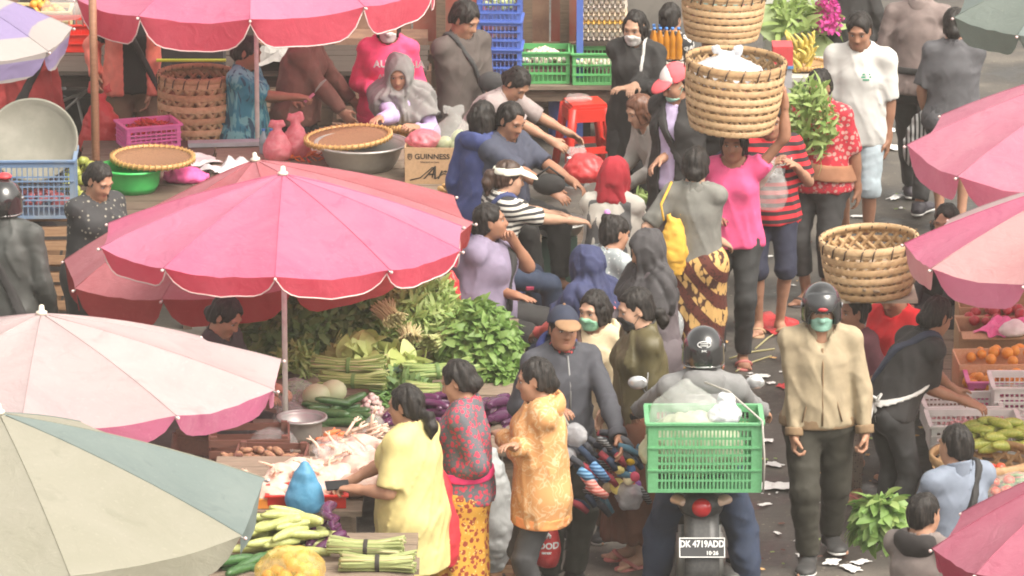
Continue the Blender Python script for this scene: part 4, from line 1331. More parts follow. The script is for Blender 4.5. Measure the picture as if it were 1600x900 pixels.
def stalk_bundle(name, label, c, ang, L, R, n, mat, tipm=None, tiem=None, cat='vegetable bundle', group=None, flare=.35, tilt=0.0, leafme=None, nl=0, r=.006, taper=.6, single=26):
    """tied bundle of stalks lying along ang, pinched where it is bound"""
    t = thing(name, label, cat, c, ang, group); t.rotation_euler = (0, -tilt, ang)
    rest = MB()
    for i in range(n):
        a = rng.random() * 2 * PI; q = math.sqrt(rng.random()) * R if i >= single else R * rng.uniform(.75, 1)
        if i < single: a = PI * (i + .5) / single * 1.2 - .1 * PI
        y, z = q * math.cos(a), max(0, R * .9 + q * math.sin(a) * .9)
        l = L * rng.uniform(.9, 1.05); j = rng.normal(0, .012, 4)
        P = [(-l * .5, y * (1 + flare) + j[0], z * (1 + flare * .3)), (-l * .15, y * .85, z * .9), (l * .15, y * .9, z * .92), (l * .5, y * (1 + flare * 1.4) + j[1], z * (1 + flare * .5) + j[2] * .4)]
        rr = [r, r * 1.02, r * .95, r * taper]
        if i < single: MB().tube(P, rr, 5).build('stalk', mat if i % 3 else (tipm or mat), t)
        else: rest.tube(P, rr, 4, cap=False)
    if rest.v: o = rest.build('stalks', mat, t); o['kind'] = 'stuff'
    if tiem: MB().lathe([(R * 1.02, -.012), (R * 1.05, 0), (R * 1.02, .012)], 14, (L * .0, 0, R * .86), (V(0, 1, 0), V(0, 0, .92), V(1, 0, 0)), close=False).build('tie', tiem, t)
    for i in range(nl):
        p = V(L * .45 + rng.normal(0, .05), rng.normal(0, R), R + rng.normal(0, R * .6)); d = unit(V(1, rng.normal(0, .5), rng.normal(.1, .4)))
        link('leaf', leafme, t, p, _leafmat(d, V(0, 0, 1), rng.normal(0, .8)).to_euler(), float(rng.uniform(.7, 1.2)))
    return t
def crumple(name, label, c, r, mat, cat, group=None, seed=0, h=.25, am=.4):
    """a crushed sheet lying on the ground"""
    n = 15; P = np.zeros((n, n, 3)); r = (r, r) if np.isscalar(r) else r
    ph = np.random.default_rng(seed + 100)
    A = ph.normal(0, 1, (6, 2)); B = ph.random(6) * 6
    for i in range(n):
        for j in range(n):
            u, v = 2 * i / (n - 1) - 1, 2 * j / (n - 1) - 1
            k = sum(abs(math.sin(2.1 * (A[q] @ V(u, v)) + B[q])) for q in range(6)) / 6
            e = 1 - .25 * abs(math.sin(3 * math.atan2(v, u) + B[0])) * max(abs(u), abs(v))
            P[i, j] = (u * r[0] * e, v * r[1] * e, .006 + h * max(r) * max(0, (.85 - k)) * (1.2 - (u * u + v * v) * .55) + .002)
    o = MB().grid(P, False, .002).build(name, mat, None, c, (0, 0, seed * 1.3))
    return tag(o, label, cat, group)
# ------------------------------------------------------------------ the setting
asphalt = M('asphalt', (.075, .069, .063), .85, 'dirty', (.13, .12, .108), scale=.5, bump=.5)
gm = MATS['asphalt']
_n = gm.node_tree; _b = _n.nodes['Principled BSDF']
def _ground_detail():
    N, L = _n.nodes, _n.links
    tc = N.new('ShaderNodeTexCoord')
    a = N.new('ShaderNodeTexNoise'); a.inputs['Scale'].default_value = 1.1; a.inputs['Detail'].default_value = 7; a.inputs['Roughness'].default_value = .62; L.new(tc.outputs['Object'], a.inputs['Vector'])
    r = ramp_node(_n, [(.38, (.026, .024, .021)), (.5, (.066, .060, .053)), (.64, (.13, .117, .10))]); L.new(a.outputs[0], r.inputs[0])
    g = N.new('ShaderNodeTexVoronoi'); g.inputs['Scale'].default_value = 85; L.new(tc.outputs['Object'], g.inputs['Vector'])
    gr = ramp_node(_n, [(0, (.6, .6, .6)), (.5, (1.15, 1.13, 1.1))]); L.new(g.outputs['Distance'], gr.inputs[0])
    mx = N.new('ShaderNodeMix'); mx.data_type = 'RGBA'; mx.blend_type = 'MULTIPLY'; mx.inputs[0].default_value = .8
    L.new(r.outputs[0], mx.inputs[6]); L.new(gr.outputs[0], mx.inputs[7])
    s = N.new('ShaderNodeTexNoise'); s.inputs['Scale'].default_value = 26; s.inputs['Detail'].default_value = 3; L.new(tc.outputs['Object'], s.inputs['Vector'])
    sr = ramp_node(_n, [(.66, (0, 0, 0)), (.72, (1, 1, 1))]); L.new(s.outputs[0], sr.inputs[0])
    m2 = N.new('ShaderNodeMix'); m2.data_type = 'RGBA'; L.new(sr.outputs[0], m2.inputs[0]); L.new(mx.outputs[2], m2.inputs[6]); m2.inputs[7].default_value = (.24, .21, .16, 1)
    L.new(m2.outputs[2], _b.inputs['Base Color'])
    rr = ramp_node(_n, [(.40, (.35, .35, .35)), (.55, (.85, .85, .85))]); L.new(a.outputs[0], rr.inputs[0]); L.new(rr.outputs[0], _b.inputs['Roughness'])
_ground_detail()
struct(MB().grid(np.array([[(x, y, 0) for x in (-400, -12, 12, 400)] for y in (-100, 2, 30, 900)])).build('ground', asphalt))

WY = float(G(800, 196)[1])
redm = M('weathered red board', (.33, .085, .06), .7, 'dirty', (.30, .14, .10), scale=1.1)
brownm = M('weathered brown board', (.19, .10, .07), .75, 'dirty', (.30, .18, .12), scale=1.3)
earthm = M('mud stained board', (.26, .17, .115), .85, 'dirty', (.17, .11, .08), scale=1.6)
darkm = M('dark timber', (.07, .05, .04), .8, 'wood', (.035, .026, .02))
wall = thing('wooden_wall', 'weathered red and brown board wall behind the egg crates', 'wall', (-3, WY, 0))
x = -5.0; i = 0
while x < 3.45:
    w_ = min((.36, .27, .42, .30, .46)[i % 5], 3.5 - x)
    MB().box((x + w_ / 2, rng.normal(0, .007), 1.86), (w_ - .014, .05, 2.48)).build('board', (redm, redm, brownm, redm, brownm)[i % 5] if x > 1.2 else (darkm, brownm)[i % 2], wall)  # left stretch: umbrella shade put into the boards' darker colour
    x += w_; i += 1
for k in range(4): MB().box((-.75, rng.normal(0, .006), .075 + .148 * k), (8.5, .05, .138)).build('board', earthm, wall)
MB().box((-.75, -.06, .62), (8.5, .06, .09)).build('rail', brownm, wall)
MB().box((-.75, -.055, 2.6), (8.5, .06, .12)).build('rail', brownm, wall)
for xx in (2.46, 3.12, 3.40): MB().box((xx, -.10, 1.5), (.07, .05, 3.0)).build('post', M('grey brown post', (.24, .16, .11), .8, 'wood', (.13, .09, .06)), wall)
conc = M('grey concrete', (.20, .185, .165), .85, 'dirty', (.12, .11, .10), scale=.7)
cw = tag(MB().box((.90, WY + .15, 1.55), (.78, .2, 3.1)).build('concrete_wall', conc), 'plain grey concrete wall behind the cooking oil bottles', 'wall')

# ------------------------------------------------------------------ umbrellas
pk = lambda n, a, b: M(n, a, .75, 'canopy', b)
PINK1, PINK2 = pk('pink canopy', (.71, .175, .315), (.75, .25, .39)), pk('light pink canopy', (.72, .22, .375), (.76, .30, .45))
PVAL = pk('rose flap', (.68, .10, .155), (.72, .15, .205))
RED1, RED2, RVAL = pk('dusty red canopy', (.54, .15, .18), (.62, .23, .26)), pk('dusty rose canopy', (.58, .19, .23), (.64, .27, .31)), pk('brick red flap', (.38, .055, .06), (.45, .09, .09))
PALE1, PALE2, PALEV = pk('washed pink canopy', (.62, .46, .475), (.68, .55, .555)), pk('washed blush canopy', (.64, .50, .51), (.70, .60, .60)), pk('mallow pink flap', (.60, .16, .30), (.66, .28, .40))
SAGE, CREAM = pk('grey sage canopy', (.25, .315, .305), (.31, .37, .355)), pk('cream canopy', (.42, .405, .32), (.48, .46, .38))
def um(label, px, py, z, Rpx, mats, val, dk=.34, **k):
    a = G(px, py, z); R = Rpx / PPM(a)
    return umbrella(label, a, R, R * dk, mats, val, **k)
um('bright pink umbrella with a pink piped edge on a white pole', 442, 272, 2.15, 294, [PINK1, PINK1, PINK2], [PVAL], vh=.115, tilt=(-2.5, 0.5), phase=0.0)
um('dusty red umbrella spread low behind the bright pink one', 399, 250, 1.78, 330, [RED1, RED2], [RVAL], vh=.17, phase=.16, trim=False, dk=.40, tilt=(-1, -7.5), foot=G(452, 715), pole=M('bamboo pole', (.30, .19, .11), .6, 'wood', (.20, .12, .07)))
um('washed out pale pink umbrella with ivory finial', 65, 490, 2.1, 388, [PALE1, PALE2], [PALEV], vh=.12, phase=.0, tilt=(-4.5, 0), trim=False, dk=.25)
um('grey sage and cream umbrella in the lower left corner', -2, 645, 2.1, 432, [CREAM, SAGE, CREAM, SAGE, CREAM, CREAM, SAGE, CREAM], [CREAM, SAGE], vh=.15, n=8, phase=.33, trim=False, dk=.335, tilt=(-1.5, 0))
um('large pink umbrella above the woman in the teal dress', 398, -136, 2.40, 294, [PINK2, PINK1], [PVAL], vh=.20, phase=.0, tilt=(0, -2.5), dk=.36)
STRIPE = M('lilac striped canopy', (.29, .26, .25), .75, 'stripes', (.20, .16, .29), scale=1.3)
um('lilac and grey striped umbrella at the upper left', -112, -38, 2.2, 226, [STRIPE], [STRIPE], vh=.16, phase=.25, n=8, trim=False, dk=.42)
um('plain pink umbrella high on the right beside the walkway', 1768, 92, 2.4, 348, [pk('soft pink canopy', (.72, .25, .37), (.77, .35, .46)), pk('soft pink canopy', (0, 0, 0), (0, 0, 0))], [pk('soft pink canopy', (0, 0, 0), (0, 0, 0))], vh=.17, phase=.30, trim=False, dk=.40, tilt=(0, 0))
um('pale and dark pink panelled umbrella over the fruit boxes', 1710, 275, 2.15, 300, [PALE1, PINK1, pk('salmon canopy', (.70, .36, .38), (.76, .48, .48))], [PINK2, pk('salmon canopy', (0, 0, 0), (0, 0, 0))], vh=.15, phase=.16, trim=False, dk=.36, tilt=(-2, -2))
um('grey green umbrella at the upper right corner', 1690, -62, 2.4, 205, [pk('bottle grey canopy', (.23, .28, .255), (.30, .35, .32)), SAGE], [pk('bottle grey canopy', (0, 0, 0), (0, 0, 0))], vh=.15, phase=.2, n=8, trim=False, dk=.40)
um('dull pink umbrella in the lower right corner', 1738, 705, 2.05, 302, [pk('dull rose canopy', (.60, .16, .25), (.66, .24, .33))], [pk('wine flap', (.42, .07, .12), (.46, .10, .16))], vh=.15, phase=.3, trim=False, dk=.36, tilt=(-2, -10))

# ------------------------------------------------------------------ tables
Z1, Z2, Z3, Z4, Z5 = .78, .60, .78, .75, .45
dkw = M('dark stall plank', (.15, .105, .075), .8, 'wood', (.08, .055, .04))
table('long grey plank table under the large pink umbrella', 330, 728, 226, 330, Z1, 8)
table('plank table under the green basin and pink crate', 112, 322, 219, 340, Z1, 10, dkw)
table('vegetable stall table under the heaped greens', 402, 815, 498, 705, Z2, 10)
table('butcher table under the plucked chickens', 330, 566, 712, 800, Z3, 5)
table('low front table under the yellow bag and leeks', 330, 648, 832, 930, Z4, 5)
table('fruit stall table under the cardboard boxes', 1442, 1760, 488, 775, Z5, 12)
table('low table under the green egg crates', 796, 972, 108, 135, .50, 3)
table('dark shelf table behind the brown sweater shopper', 40, 668, 70, 112, .85, 5, darkm)
table('stand under the stacked egg trays', 900, 988, 50, 66, .78, 3, darkm)
table('low board table between the seated women', 820, 928, 352, 408, .34, 4)

KS = 0.88
# ------------------------------------------------------------------ goods under the large pink umbrella
grey_al = M('dull aluminium', (.42, .42, .40), .42, 'dirty', (.30, .30, .28), metal=.6)
p = G(565, 262, Z1)
bowl('metal_basin', 'big dull metal basin holding a tilted brown tray', .345, .20, p, grey_al)
tray('woven_tray', 'brown woven tray resting tilted on the metal basin', .335, p + V(-.09, .05, .175), (.02, -.07, 0))
tray('woven_tray', 'small yellow tray of shallots before the grey headscarf seller', .16, G(628, 222, Z1) + V(0, 0, .06), (-.25, .1, 0), M('bamboo yellow', (.55, .33, .12), .55))
tanm = M('kraft cardboard', (.47, .30, .17), .8, 'speck', (.42, .27, .15))
bx = G(683, 279, Z1)
gb = carton('cardboard_box', 'open brown stout beer carton with black handwriting', .475, .34, .285, bx, math.radians(-2), tanm, flaps=False)
ink = M('black ink', (.03, .025, .02), .7)
front = lambda z: (V(0, -.17 - .004 - .0015, z))
def on_front(box, txt, size, x, z, y, mat, name='lettering', shear=0, bold=0, scx=1.0):
    me = text_mesh(txt, size, mat, .0006, 'LEFT', shear, bold)
    o = link(name, me, box, (x, y, z), (PI / 2, 0, 0)); o.scale = (scx, 1, 1); return o
on_front(gb, 'GUINNESS', .058, -.165, .215, -.1765, ink, bold=.001)
on_front(gb, 'DRAUGHT IN CANS', .016, -.12, .172, -.1765, ink)
on_front(gb, 'SKIP', .026, .13, .220, -.1765, ink)
hp = MB()
hp.tube([(-.215, -.176, .235), (-.215, -.176, .205), (-.20, -.176, .19), (-.185, -.176, .205), (-.185, -.176, .235), (-.215, -.176, .235)], .003, 4)
for k in (-.207, -.2, -.193): hp.tube([(k, -.176, .205), (k, -.176, .232)], .0015, 4)
hp.build('harp_emblem', ink, gb)
on_front(gb, 'Artik', .15, -.10, .085, -.1765, ink, shear=.45)
hs_ = MB(); hs_.tube([(-.20, -.176, .03), (-.12, -.176, .05), (-.03, -.176, .13), (-.01, -.176, .135), (-.03, -.176, .05), (.0, -.176, .045), (.06, -.176, .085), (.12, -.176, .065), (.21, -.176, .12), (.225, -.176, .145)], .0045, 5)
hs_.build('handwriting', ink, gb)
for o_ in list(gb.children):
    if o_.name.startswith(('lettering', 'harp', 'handwriting')): o_.location = o_.location * KS; o_.scale = o_.scale * KS
film_w = M('clear plastic film', (.72, .74, .72), .18, 'film', (.82, .83, .80), alpha=.27, bump=.6, scale=1.2)
film_thin = M('thin clear film', (.78, .80, .78), .15, 'film', (.85, .86, .84), alpha=.30, bump=.8)
grn_pale = M('pale cabbage', (.48, .56, .26), .5, 'leaf', (.62, .66, .40))
pinkfilm = M('pink plastic film', (.72, .16, .22), .3, 'film', (.80, .32, .36), alpha=.72)
redfilm = M('red plastic film', (.62, .04, .05), .3, 'film', (.70, .10, .10), alpha=.94)
heap('cabbage', 'pale cabbage inside the clear bag on the beer carton', 'cabbage', 'cabbages in the bag on the carton', [MB().ball((0, 0, 0), (.07, .065, .055), 12, 8).mesh('cabbage', grn_pale)], 5, bx + V(.11, 0, .22), (.09, .07), .10, .09, layers=1)
film_bag('plastic_bag', 'clear knotted bag of cabbages on the beer carton', bx + V(.11, 0, .32), (.145, .12, .12), film_w, seed=1)
film_bag('plastic_bag', 'small pink plastic bag beside the clear cabbage bag', bx + V(-.09, .02, .28), (.12, .10, .07), pinkfilm, None, 2)
film_bag('plastic_bag', 'pink plastic bag standing left of the metal basin', G(462, 246, Z1) + V(0, 0, .11), (.10, .09, .13), pinkfilm, 'ears', 3)
film_bag('plastic_bag', 'second pink plastic bag by the white pole', G(434, 248, Z1) + V(0, -.05, .10), (.095, .085, .12), pinkfilm, 'ears', 4)
chm = M('red chilli', (.55, .03, .02), .3); cho = M('orange chilli', (.72, .16, .03), .35)
P_, r_ = bent(.10, .25, .008, [.5, 1, 1, .9, .7, .4, .1])
chilies = [prod_mesh('chilli', chm, P_, r_, 6), prod_mesh('chilli', cho, P_, r_, 6)]
heap('chilli', 'orange red chilli heaped beside the metal basin', 'chilli', 'chillies beside the metal basin', chilies[1:] + chilies, 45, G(468, 248, Z1), (.26, .12), .06, .035, tilt=.4)
pot = M('small potato', (.52, .30, .11), .6, 'speck', (.62, .38, .15)); shm = M('shallot', (.45, .11, .10), .45, 'speck', (.55, .2, .16))
potm = [MB().ball((0, 0, 0), (.030, .025, .023), 8, 6).mesh('potato', pot)]
heap('potato', 'small yellow potato in the heap behind the carton', 'potato', 'potatoes on the long table', potm, 46, G(628, 222, Z1), (.20, .13), .12, .05)
heap('potato', 'small yellow potato on the tray right of the carton', 'potato', 'potatoes right of the carton', potm, 40, G(712, 306, Z1), (.19, .10), .10, .05)
for k in range(3): pass
bottle('clear plastic cup of water by the beer carton', G(713, 290, Z1) + V(0, -.06, .08), .04, .11, film_w, WHITE_PL(), name='plastic_cup')
for i, (x, lab) in enumerate(((412, 'clear water bottle behind the white pole'), (424, 'clear water bottle right of the white pole'))): bottle(lab, G(x, 240, Z1), .035, .20, M('clear blue bottle', (.45, .60, .66), .15, trans=.4), M('blue cap', (.05, .20, .55), .4))
paper = M('white paper', (.72, .71, .69), .75, 'cloth', var=.04)
crumple('plastic_sheet', 'white crumpled plastic sheet on the long table edge', G(372, 268, Z1), (.24, .17), M('white film', (.74, .75, .76), .35, 'film', (.80, .80, .80)), 'plastic sheet', seed=3, h=.7)
crumple('paper_wrap', 'crumpled white wrapping paper beside the woven tray', G(310, 252, Z1), (.17, .14), paper, 'paper', seed=4, h=.6)
film_bag('pink_bundle', 'small bright pink cloth bundle behind the dusty red umbrella', G(290, 284, Z1) + V(0, 0, .05), (.13, .09, .06), M('hot pink cloth', (.72, .10, .30), .7, 'cloth'), None, 5, cat='bundle')
MB_ = MB(); MB_.box((0, 0, .02), (.5, .10, .03)); tag(MB_.build('knife_board', M('steel board', (.38, .40, .42), .4), None, G(350, 228, Z1), (0, 0, .1)), 'grey chopping board on the long table by the teal dress', 'board')

# left part of that stall
grnpl = M('green plastic', (.06, .50, .12), .35); pinkpl = M('pink plastic', (.72, .16, .42), .4); bluepl = M('blue plastic', (.09, .16, .50), .45); oldblue = M('faded blue plastic', (.14, .22, .36), .5, 'dirty', (.22, .26, .30)); greenpl = M('crate green plastic', (.12, .44, .15), .4); redpl = M('red plastic', (.60, .03, .02), .38)
p = G(207, 298, Z1)
bowl('green_basin', 'bright green plastic basin under a brown woven tray', .235, .19, p, grnpl, foot=.75)
tray('woven_tray', 'brown woven tray lying on the green basin', .315, p + V(.135, .07, .185), (.03, .02, 0))
pc = crate('pink_crate', 'pink plastic crate full of red chillies', .44, .30, .17, G(232, 225, Z1), math.radians(20), pinkpl, 9, 4)
heap('chilli', 'red chilli inside the pink crate', 'chilli', 'chillies in the pink crate', chilies[:1], 90, G(234, 222, Z1) + V(0, 0, .09), (.19, .13), .07, .032, tilt=.4, sc=(.9, 1.3))
lime = M('green orange fruit', (.22, .26, .05), .45, 'speck', (.36, .36, .08))
heap('green_fruit', 'green citrus fruit in the heap by the bamboo post', 'fruit', 'green citrus fruit', [MB().ball((0, 0, 0), .042, 10, 7).mesh('green_fruit', lime)], 34, G(130, 292, Z1), (.15, .30), .20, .075)
MBb = MB().tube([(0, 0, 0), (.005, 0, 1.2), (0, .01, 2.35)], [.030, .028, .026], 8)
tag(MBb.build('bamboo_post', M('reddish bamboo', (.34, .17, .10), .6, 'wood', (.24, .11, .06)), None, V(G(149, 258, Z1)[0], G(149, 258, Z1)[1], 0)), 'reddish wooden post left of the chilli crate', 'post')
YP = G(307, 226, Z1)[1] + .45
bamb = M('pale bamboo', (.50, .335, .18), .6, 'speck', (.41, .26, .13), scale=.6); bamb2 = M('tan bamboo', (.41, .26, .125), .6, 'speck', (.32, .19, .09), scale=.6)
basket('tall_basket', 'tall tan woven basket behind the chilli crate', .30, .27, .66, V(AY(307, 118, YP)[0], YP, AY(307, 118, YP)[2] - .56), [bamb, bamb2], 20, 7, .050)
film_bag('red_bag', 'red plastic bag hanging by the bamboo post', AY(158, 208, G(158, 225, Z1)[1] + .25), (.16, .12, .24), redfilm, 'ears', 6)
# blue crate corner
KS = .95
bc = G(55, 330, .93)
BY = float(bc[1])
crate('blue_crate', 'worn blue crate holding a big round grey lid', .56, .42, .40, V(bc[0], BY, .93), .03, oldblue, 14, 5, top=.04)
lid = tag(MB().lathe([(0, 0), (.27, 0), (.285, .012), (.30, .05), (.285, .05), (.27, .02), (0, .02)], 44).build('round_lid', M('dented grey metal', (.15, .145, .115), .65, 'dirty', (.21, .20, .165)), None, (bc[0] - .02, BY + .12, 1.36), (math.radians(52), .0, .1)), 'big round grey metal lid propped in the blue crate', 'lid')
heap('fish', 'pinkish fish piece inside the worn blue crate', 'fish', 'fish pieces in the blue crate', [MB().ball((0, 0, 0), (.06, .03, .025), 8, 6).mesh('fish', M('pink fish', (.45, .12, .13), .4))], 24, V(bc[0], BY, 1.0), (.22, .16), .06, .07, layers=1)
for k, lab in enumerate(('lowest rough wooden crate under the worn blue crate', 'middle rough wooden crate under the worn blue crate', 'topmost rough wooden crate under the worn blue crate')):
    slat_crate(lab, .60, .42, .295, (bc[0] + .02, BY - .03, .01 + .305 * k), .02 * k)

KS = 0.82
# far left background
bike_back = None
rc = G(105, 66, .95)
crate('red_crate', 'red plastic crate with oranges at the far upper left', .60, .40, .24, G(106, 74, .855), .0, redpl, 8, 2, solid=.7)
orm = M('orange fruit', (.72, .28, .03), .45, 'speck', (.76, .36, .06))
orange = [MB().ball((0, 0, 0), .038, 10, 7).mesh('orange', orm)]
heap('orange', 'orange in the pale basket behind the red crate', 'orange', 'oranges at the far upper left', orange, 22, G(62, 58, .855) + V(0, .1, .16), (.22, .13), .10, .07)
crate('pale_crate', 'pale yellow crate of oranges beside the red crate', .55, .36, .24, G(62, 58, .855) + V(0, .1, 0), 0, M('pale yellow plastic', (.62, .55, .30), .45), 9, 3)
film_bag('plastic_bag', 'clear plastic bag lying on the red crate', G(100, 72, .855) + V(0, 0, .30), (.17, .12, .13), film_w, None, 8)
film_bag('plastic_bag', 'white plastic bag hanging on the dark cart', AD(86, 152, 17.0), (.13, .09, .12), M('white bag film', (.70, .72, .76), .3, 'film', (.78, .8, .83), alpha=.9), 'ears', 9)
bk = tag(MB().box((0, 0, 0), (1.2, .7, .10)).box((0, .1, -.4), (1.1, .5, .6)).box((.1, -.38, -.25), (.9, .04, .5)).build('dark_cart', M('black tarp', (.035, .035, .037), .5, 'film', (.05, .05, .052)), None, AD(92, 135, 17.3)), 'dark cart under a black tarp at the left back', 'cart')
for a_, b_ in (((45, 175), (140, 138)), ((100, 172), (142, 140))):
    pass
fr = thing('metal_trestle', 'grey tube trestle in front of the dark cart', 'trestle', AD(95, 235, 16.6) * V(1, 1, 0))
o0 = AD(95, 235, 16.6) * V(1, 1, 0)
tub = M('grey tube', (.45, .44, .42), .4, metal=.4)
for a_, b_ in (((45, 178), (142, 140)), ((97, 176), (140, 138)), ((50, 240), (90, 150)), ((140, 238), (120, 150))):
    MB().tube([AD(*a_, 16.6) - o0, AD(*b_, 16.6) - o0], .012, 6).build('bar', tub, fr)
film_bag('black_bag', 'shiny black bag hanging beside the coral jacket', AD(258, 128, 16.4), (.12, .10, .22), M('black film', (.02, .022, .024), .25, 'film', (.03, .032, .034)), 'ears', 11, cat='bag')
blkcase = tag(MB().box((0, 0, .3), (.62, .35, .6)).build('black_case', M('matt black', (.025, .025, .027), .6), None, G(285, 104, .853)), 'black case on the shelf behind the tall basket', 'case')
tag(MB().box((0, 0, .05), (.5, .05, .012)).build('yellow_bar', M('lime yellow', (.55, .62, .06), .4), None, G(300, 100, 1.0) + V(0, -.1, 0)), 'lime yellow strip on the black case', 'strip')
gt = thing('tube_stand', 'grey tube frame behind the brown sweater', 'frame', V(-2.3, YD(17.0), 0))
for a_, b_ in (((430, 118), (470, 122)), ((428, 152), (470, 155)), ((432, 95), (475, 150)), ((445, 76), (445, 225)), ((550, 75), (556, 225)), ((430, 78), (556, 78))):
    MB().tube([AD(*a_, 17.0) - V(-2.3, YD(17), 0), AD(*b_, 17.0) - V(-2.3, YD(17), 0)], .013, 6).build('bar', M('worn light wood', (.42, .36, .28), .7), gt)
crumple('grey_sheet', 'grey sheet draped on the shelf behind the brown sweater', G(440, 100, .855), (.35, .3), M('grey sheet cloth', (.30, .29, .27), .8, 'cloth'), 'sheet', seed=6, h=.8)
sb_ = thing('stacked_boards', 'stack of brown timber boards behind the pink hoodie', 'boards', V(G(600, 205, 0)[0], G(600, 205, 0)[1], 0))
for k in range(6): MB().box((rng.normal(0, .03), rng.normal(0, .03), .06 + .13 * k), (.7, .35, .10)).build('plank', brownm, sb_)

KS = 0.8
# ------------------------------------------------------------------ egg corner at the back
for k, lab in enumerate(('lowest blue crate of the stack by the wall', 'middle blue crate of the stack by the wall', 'topmost blue crate with greens under a plank')):
    crate('blue_crate', lab, .40, .40, .255, V(G(781, 120, .60)[0], G(781, 120, .60)[1] + .15, .60 + .21 * k), -.05, bluepl, 9, 3, group='blue crates stacked by the wall', solid=0)
tag(MB().box((0, 0, .295), (.34, .34, .59)).build('crate_plinth', brownm, None, V(G(781, 120, .60)[0], G(781, 120, .60)[1] + .15, 0)), 'brown block under the stacked blue crates', 'block')
tag(MB().box((0, 0, .02), (.62, .16, .045)).build('plank', M('light plank', (.42, .27, .17), .75, 'wood', (.28, .17, .1)), None, V(AD(762, 14, 17.4)[0], YD(17.42), 1.41)), 'light wooden plank laid across the topmost blue crate', 'plank')
heap('green_pepper', 'pale green vegetable in the topmost blue crate', 'vegetable', 'vegetables in the topmost blue crate', [MB().ball((0, 0, 0), (.04, .03, .028), 8, 6).mesh('green_pepper', grn_pale)], 20, V(G(781, 120, .60)[0], G(781, 120, .60)[1] + .15, 1.11), (.15, .15), .08, .06)
eggm = M('cream egg', (.70, .60, .48), .5); eggw = M('pale egg', (.70, .64, .55), .5)
egg = [MB().lathe([(0, -.026), (.012, -.0235), (.019, -.012), (.0205, 0), (.0175, .014), (.009, .026), (0, .029)], 10).mesh('egg', eggm), MB().lathe([(0, -.026), (.012, -.0235), (.019, -.012), (.0205, 0), (.0175, .014), (.009, .026), (0, .029)], 10).mesh('egg', eggw)]
c1, c2 = G(849, 131, .505), G(930, 133, .505)
for c_, lab in ((c1, 'green crate heaped with pale eggs beside the blue stack'), (c2, 'green crate of eggs behind the woman in black')):
    crate('green_crate', lab, .485 if c_ is c1 else .42, .36, .29, c_ + V(0, .15, 0), 0, greenpl, 10, 3, group='green egg crates', top=.035)
heap('egg', 'pale egg in the left green crate', 'egg', 'eggs in the left green crate', egg, 85, c1 + V(0, .16, .155), (.20, .16), .09, .050, tilt=.6, sc=(1.1, 1.3))
heap('egg', 'pale egg in the green crate behind the woman in black', 'egg', 'eggs in the right green crate', egg, 60, c2 + V(0, .16, .13), (.17, .15), .06, .050, tilt=.6, sc=(1.1, 1.3))
tag(MB().lathe([(.12, 0), (.13, .02), (.125, .22), (.13, .24), (.13, .44), (.12, .45), (0, .45)], 24).build('blue_drum', bluepl, None, V(G(884, 128, .50)[0], G(884, 128, .50)[1] + .15, 0)), 'blue plastic drum beneath the egg crates', 'drum')
trm = [M('egg tray pulp', (.50, .40, .29), .85), M('yellow egg tray', (.60, .36, .08), .6), M('grey egg tray', (.42, .36, .31), .85)]
for k in range(8):
    c_ = G(944, 62, .785) + V(0, .12, .062 * k)
    t = thing('egg_tray', 'tray of eggs in the tall stack by the grey wall' if k != 2 else 'yellow tray of eggs in the tall stack by the grey wall', 'egg tray', c_, 0, 'egg trays in the tall stack' if k != 2 else None); t.scale = (.80, .80, .86)
    mb = MB(); mb.box((0, 0, .006), (.44, .30, .010))
    for i in range(9): mb.box((-.2 + .05 * i, 0, .018), (.012, .30, .024), taper=1.4)
    mb.build('pulp_tray', trm[1] if k == 2 else trm[0 if k % 2 else 2], t)
    for i in range(8):
        for j in ((0, 1) if k < 7 else (0, 1, 2, 3)): link('egg', egg[(i + k) % 2], t, (-.175 + .05 * i, -.12 + .07 * j, .044), (0, 0, i), 1.12)
tag(MB().box((0, 0, 1.0), (.05, .05, 2.0)).build('blue_post', bluepl, None, V(G(906, 66, .785)[0], G(906, 66, .785)[1], 0)), 'thin blue post beside the tall egg tray stack', 'post')
oil = M('cooking oil', (.60, .24, .02), .2, trans=.25); capb = M('blue cap', (.05, .20, .55), .4)
for k in range(9):
    bottle('bottle of orange cooking oil before the grey wall', G(1022 + (k % 5) * 9.5, 92, .78) + V(0, .11 * (k // 5), 0), .037, .30, oil, capb, 'bottles of cooking oil', name='oil_bottle')
tag(MB().box((0, 0, .37), (.32, .34, .775)).build('bottle_stand', M('pale stand', (.5, .46, .40), .7), None, V(G(1042, 92, .78)[0], G(1042, 92, .78)[1] + .08, 0)), 'pale stand under the cooking oil bottles', 'stand')
film_bag('plastic_bag', 'white plastic bag at the foot of the oil bottles', AD(1054, 105, 17.0), (.12, .1, .13), M('white bag film', (0, 0, 0)), 'ears', 13)

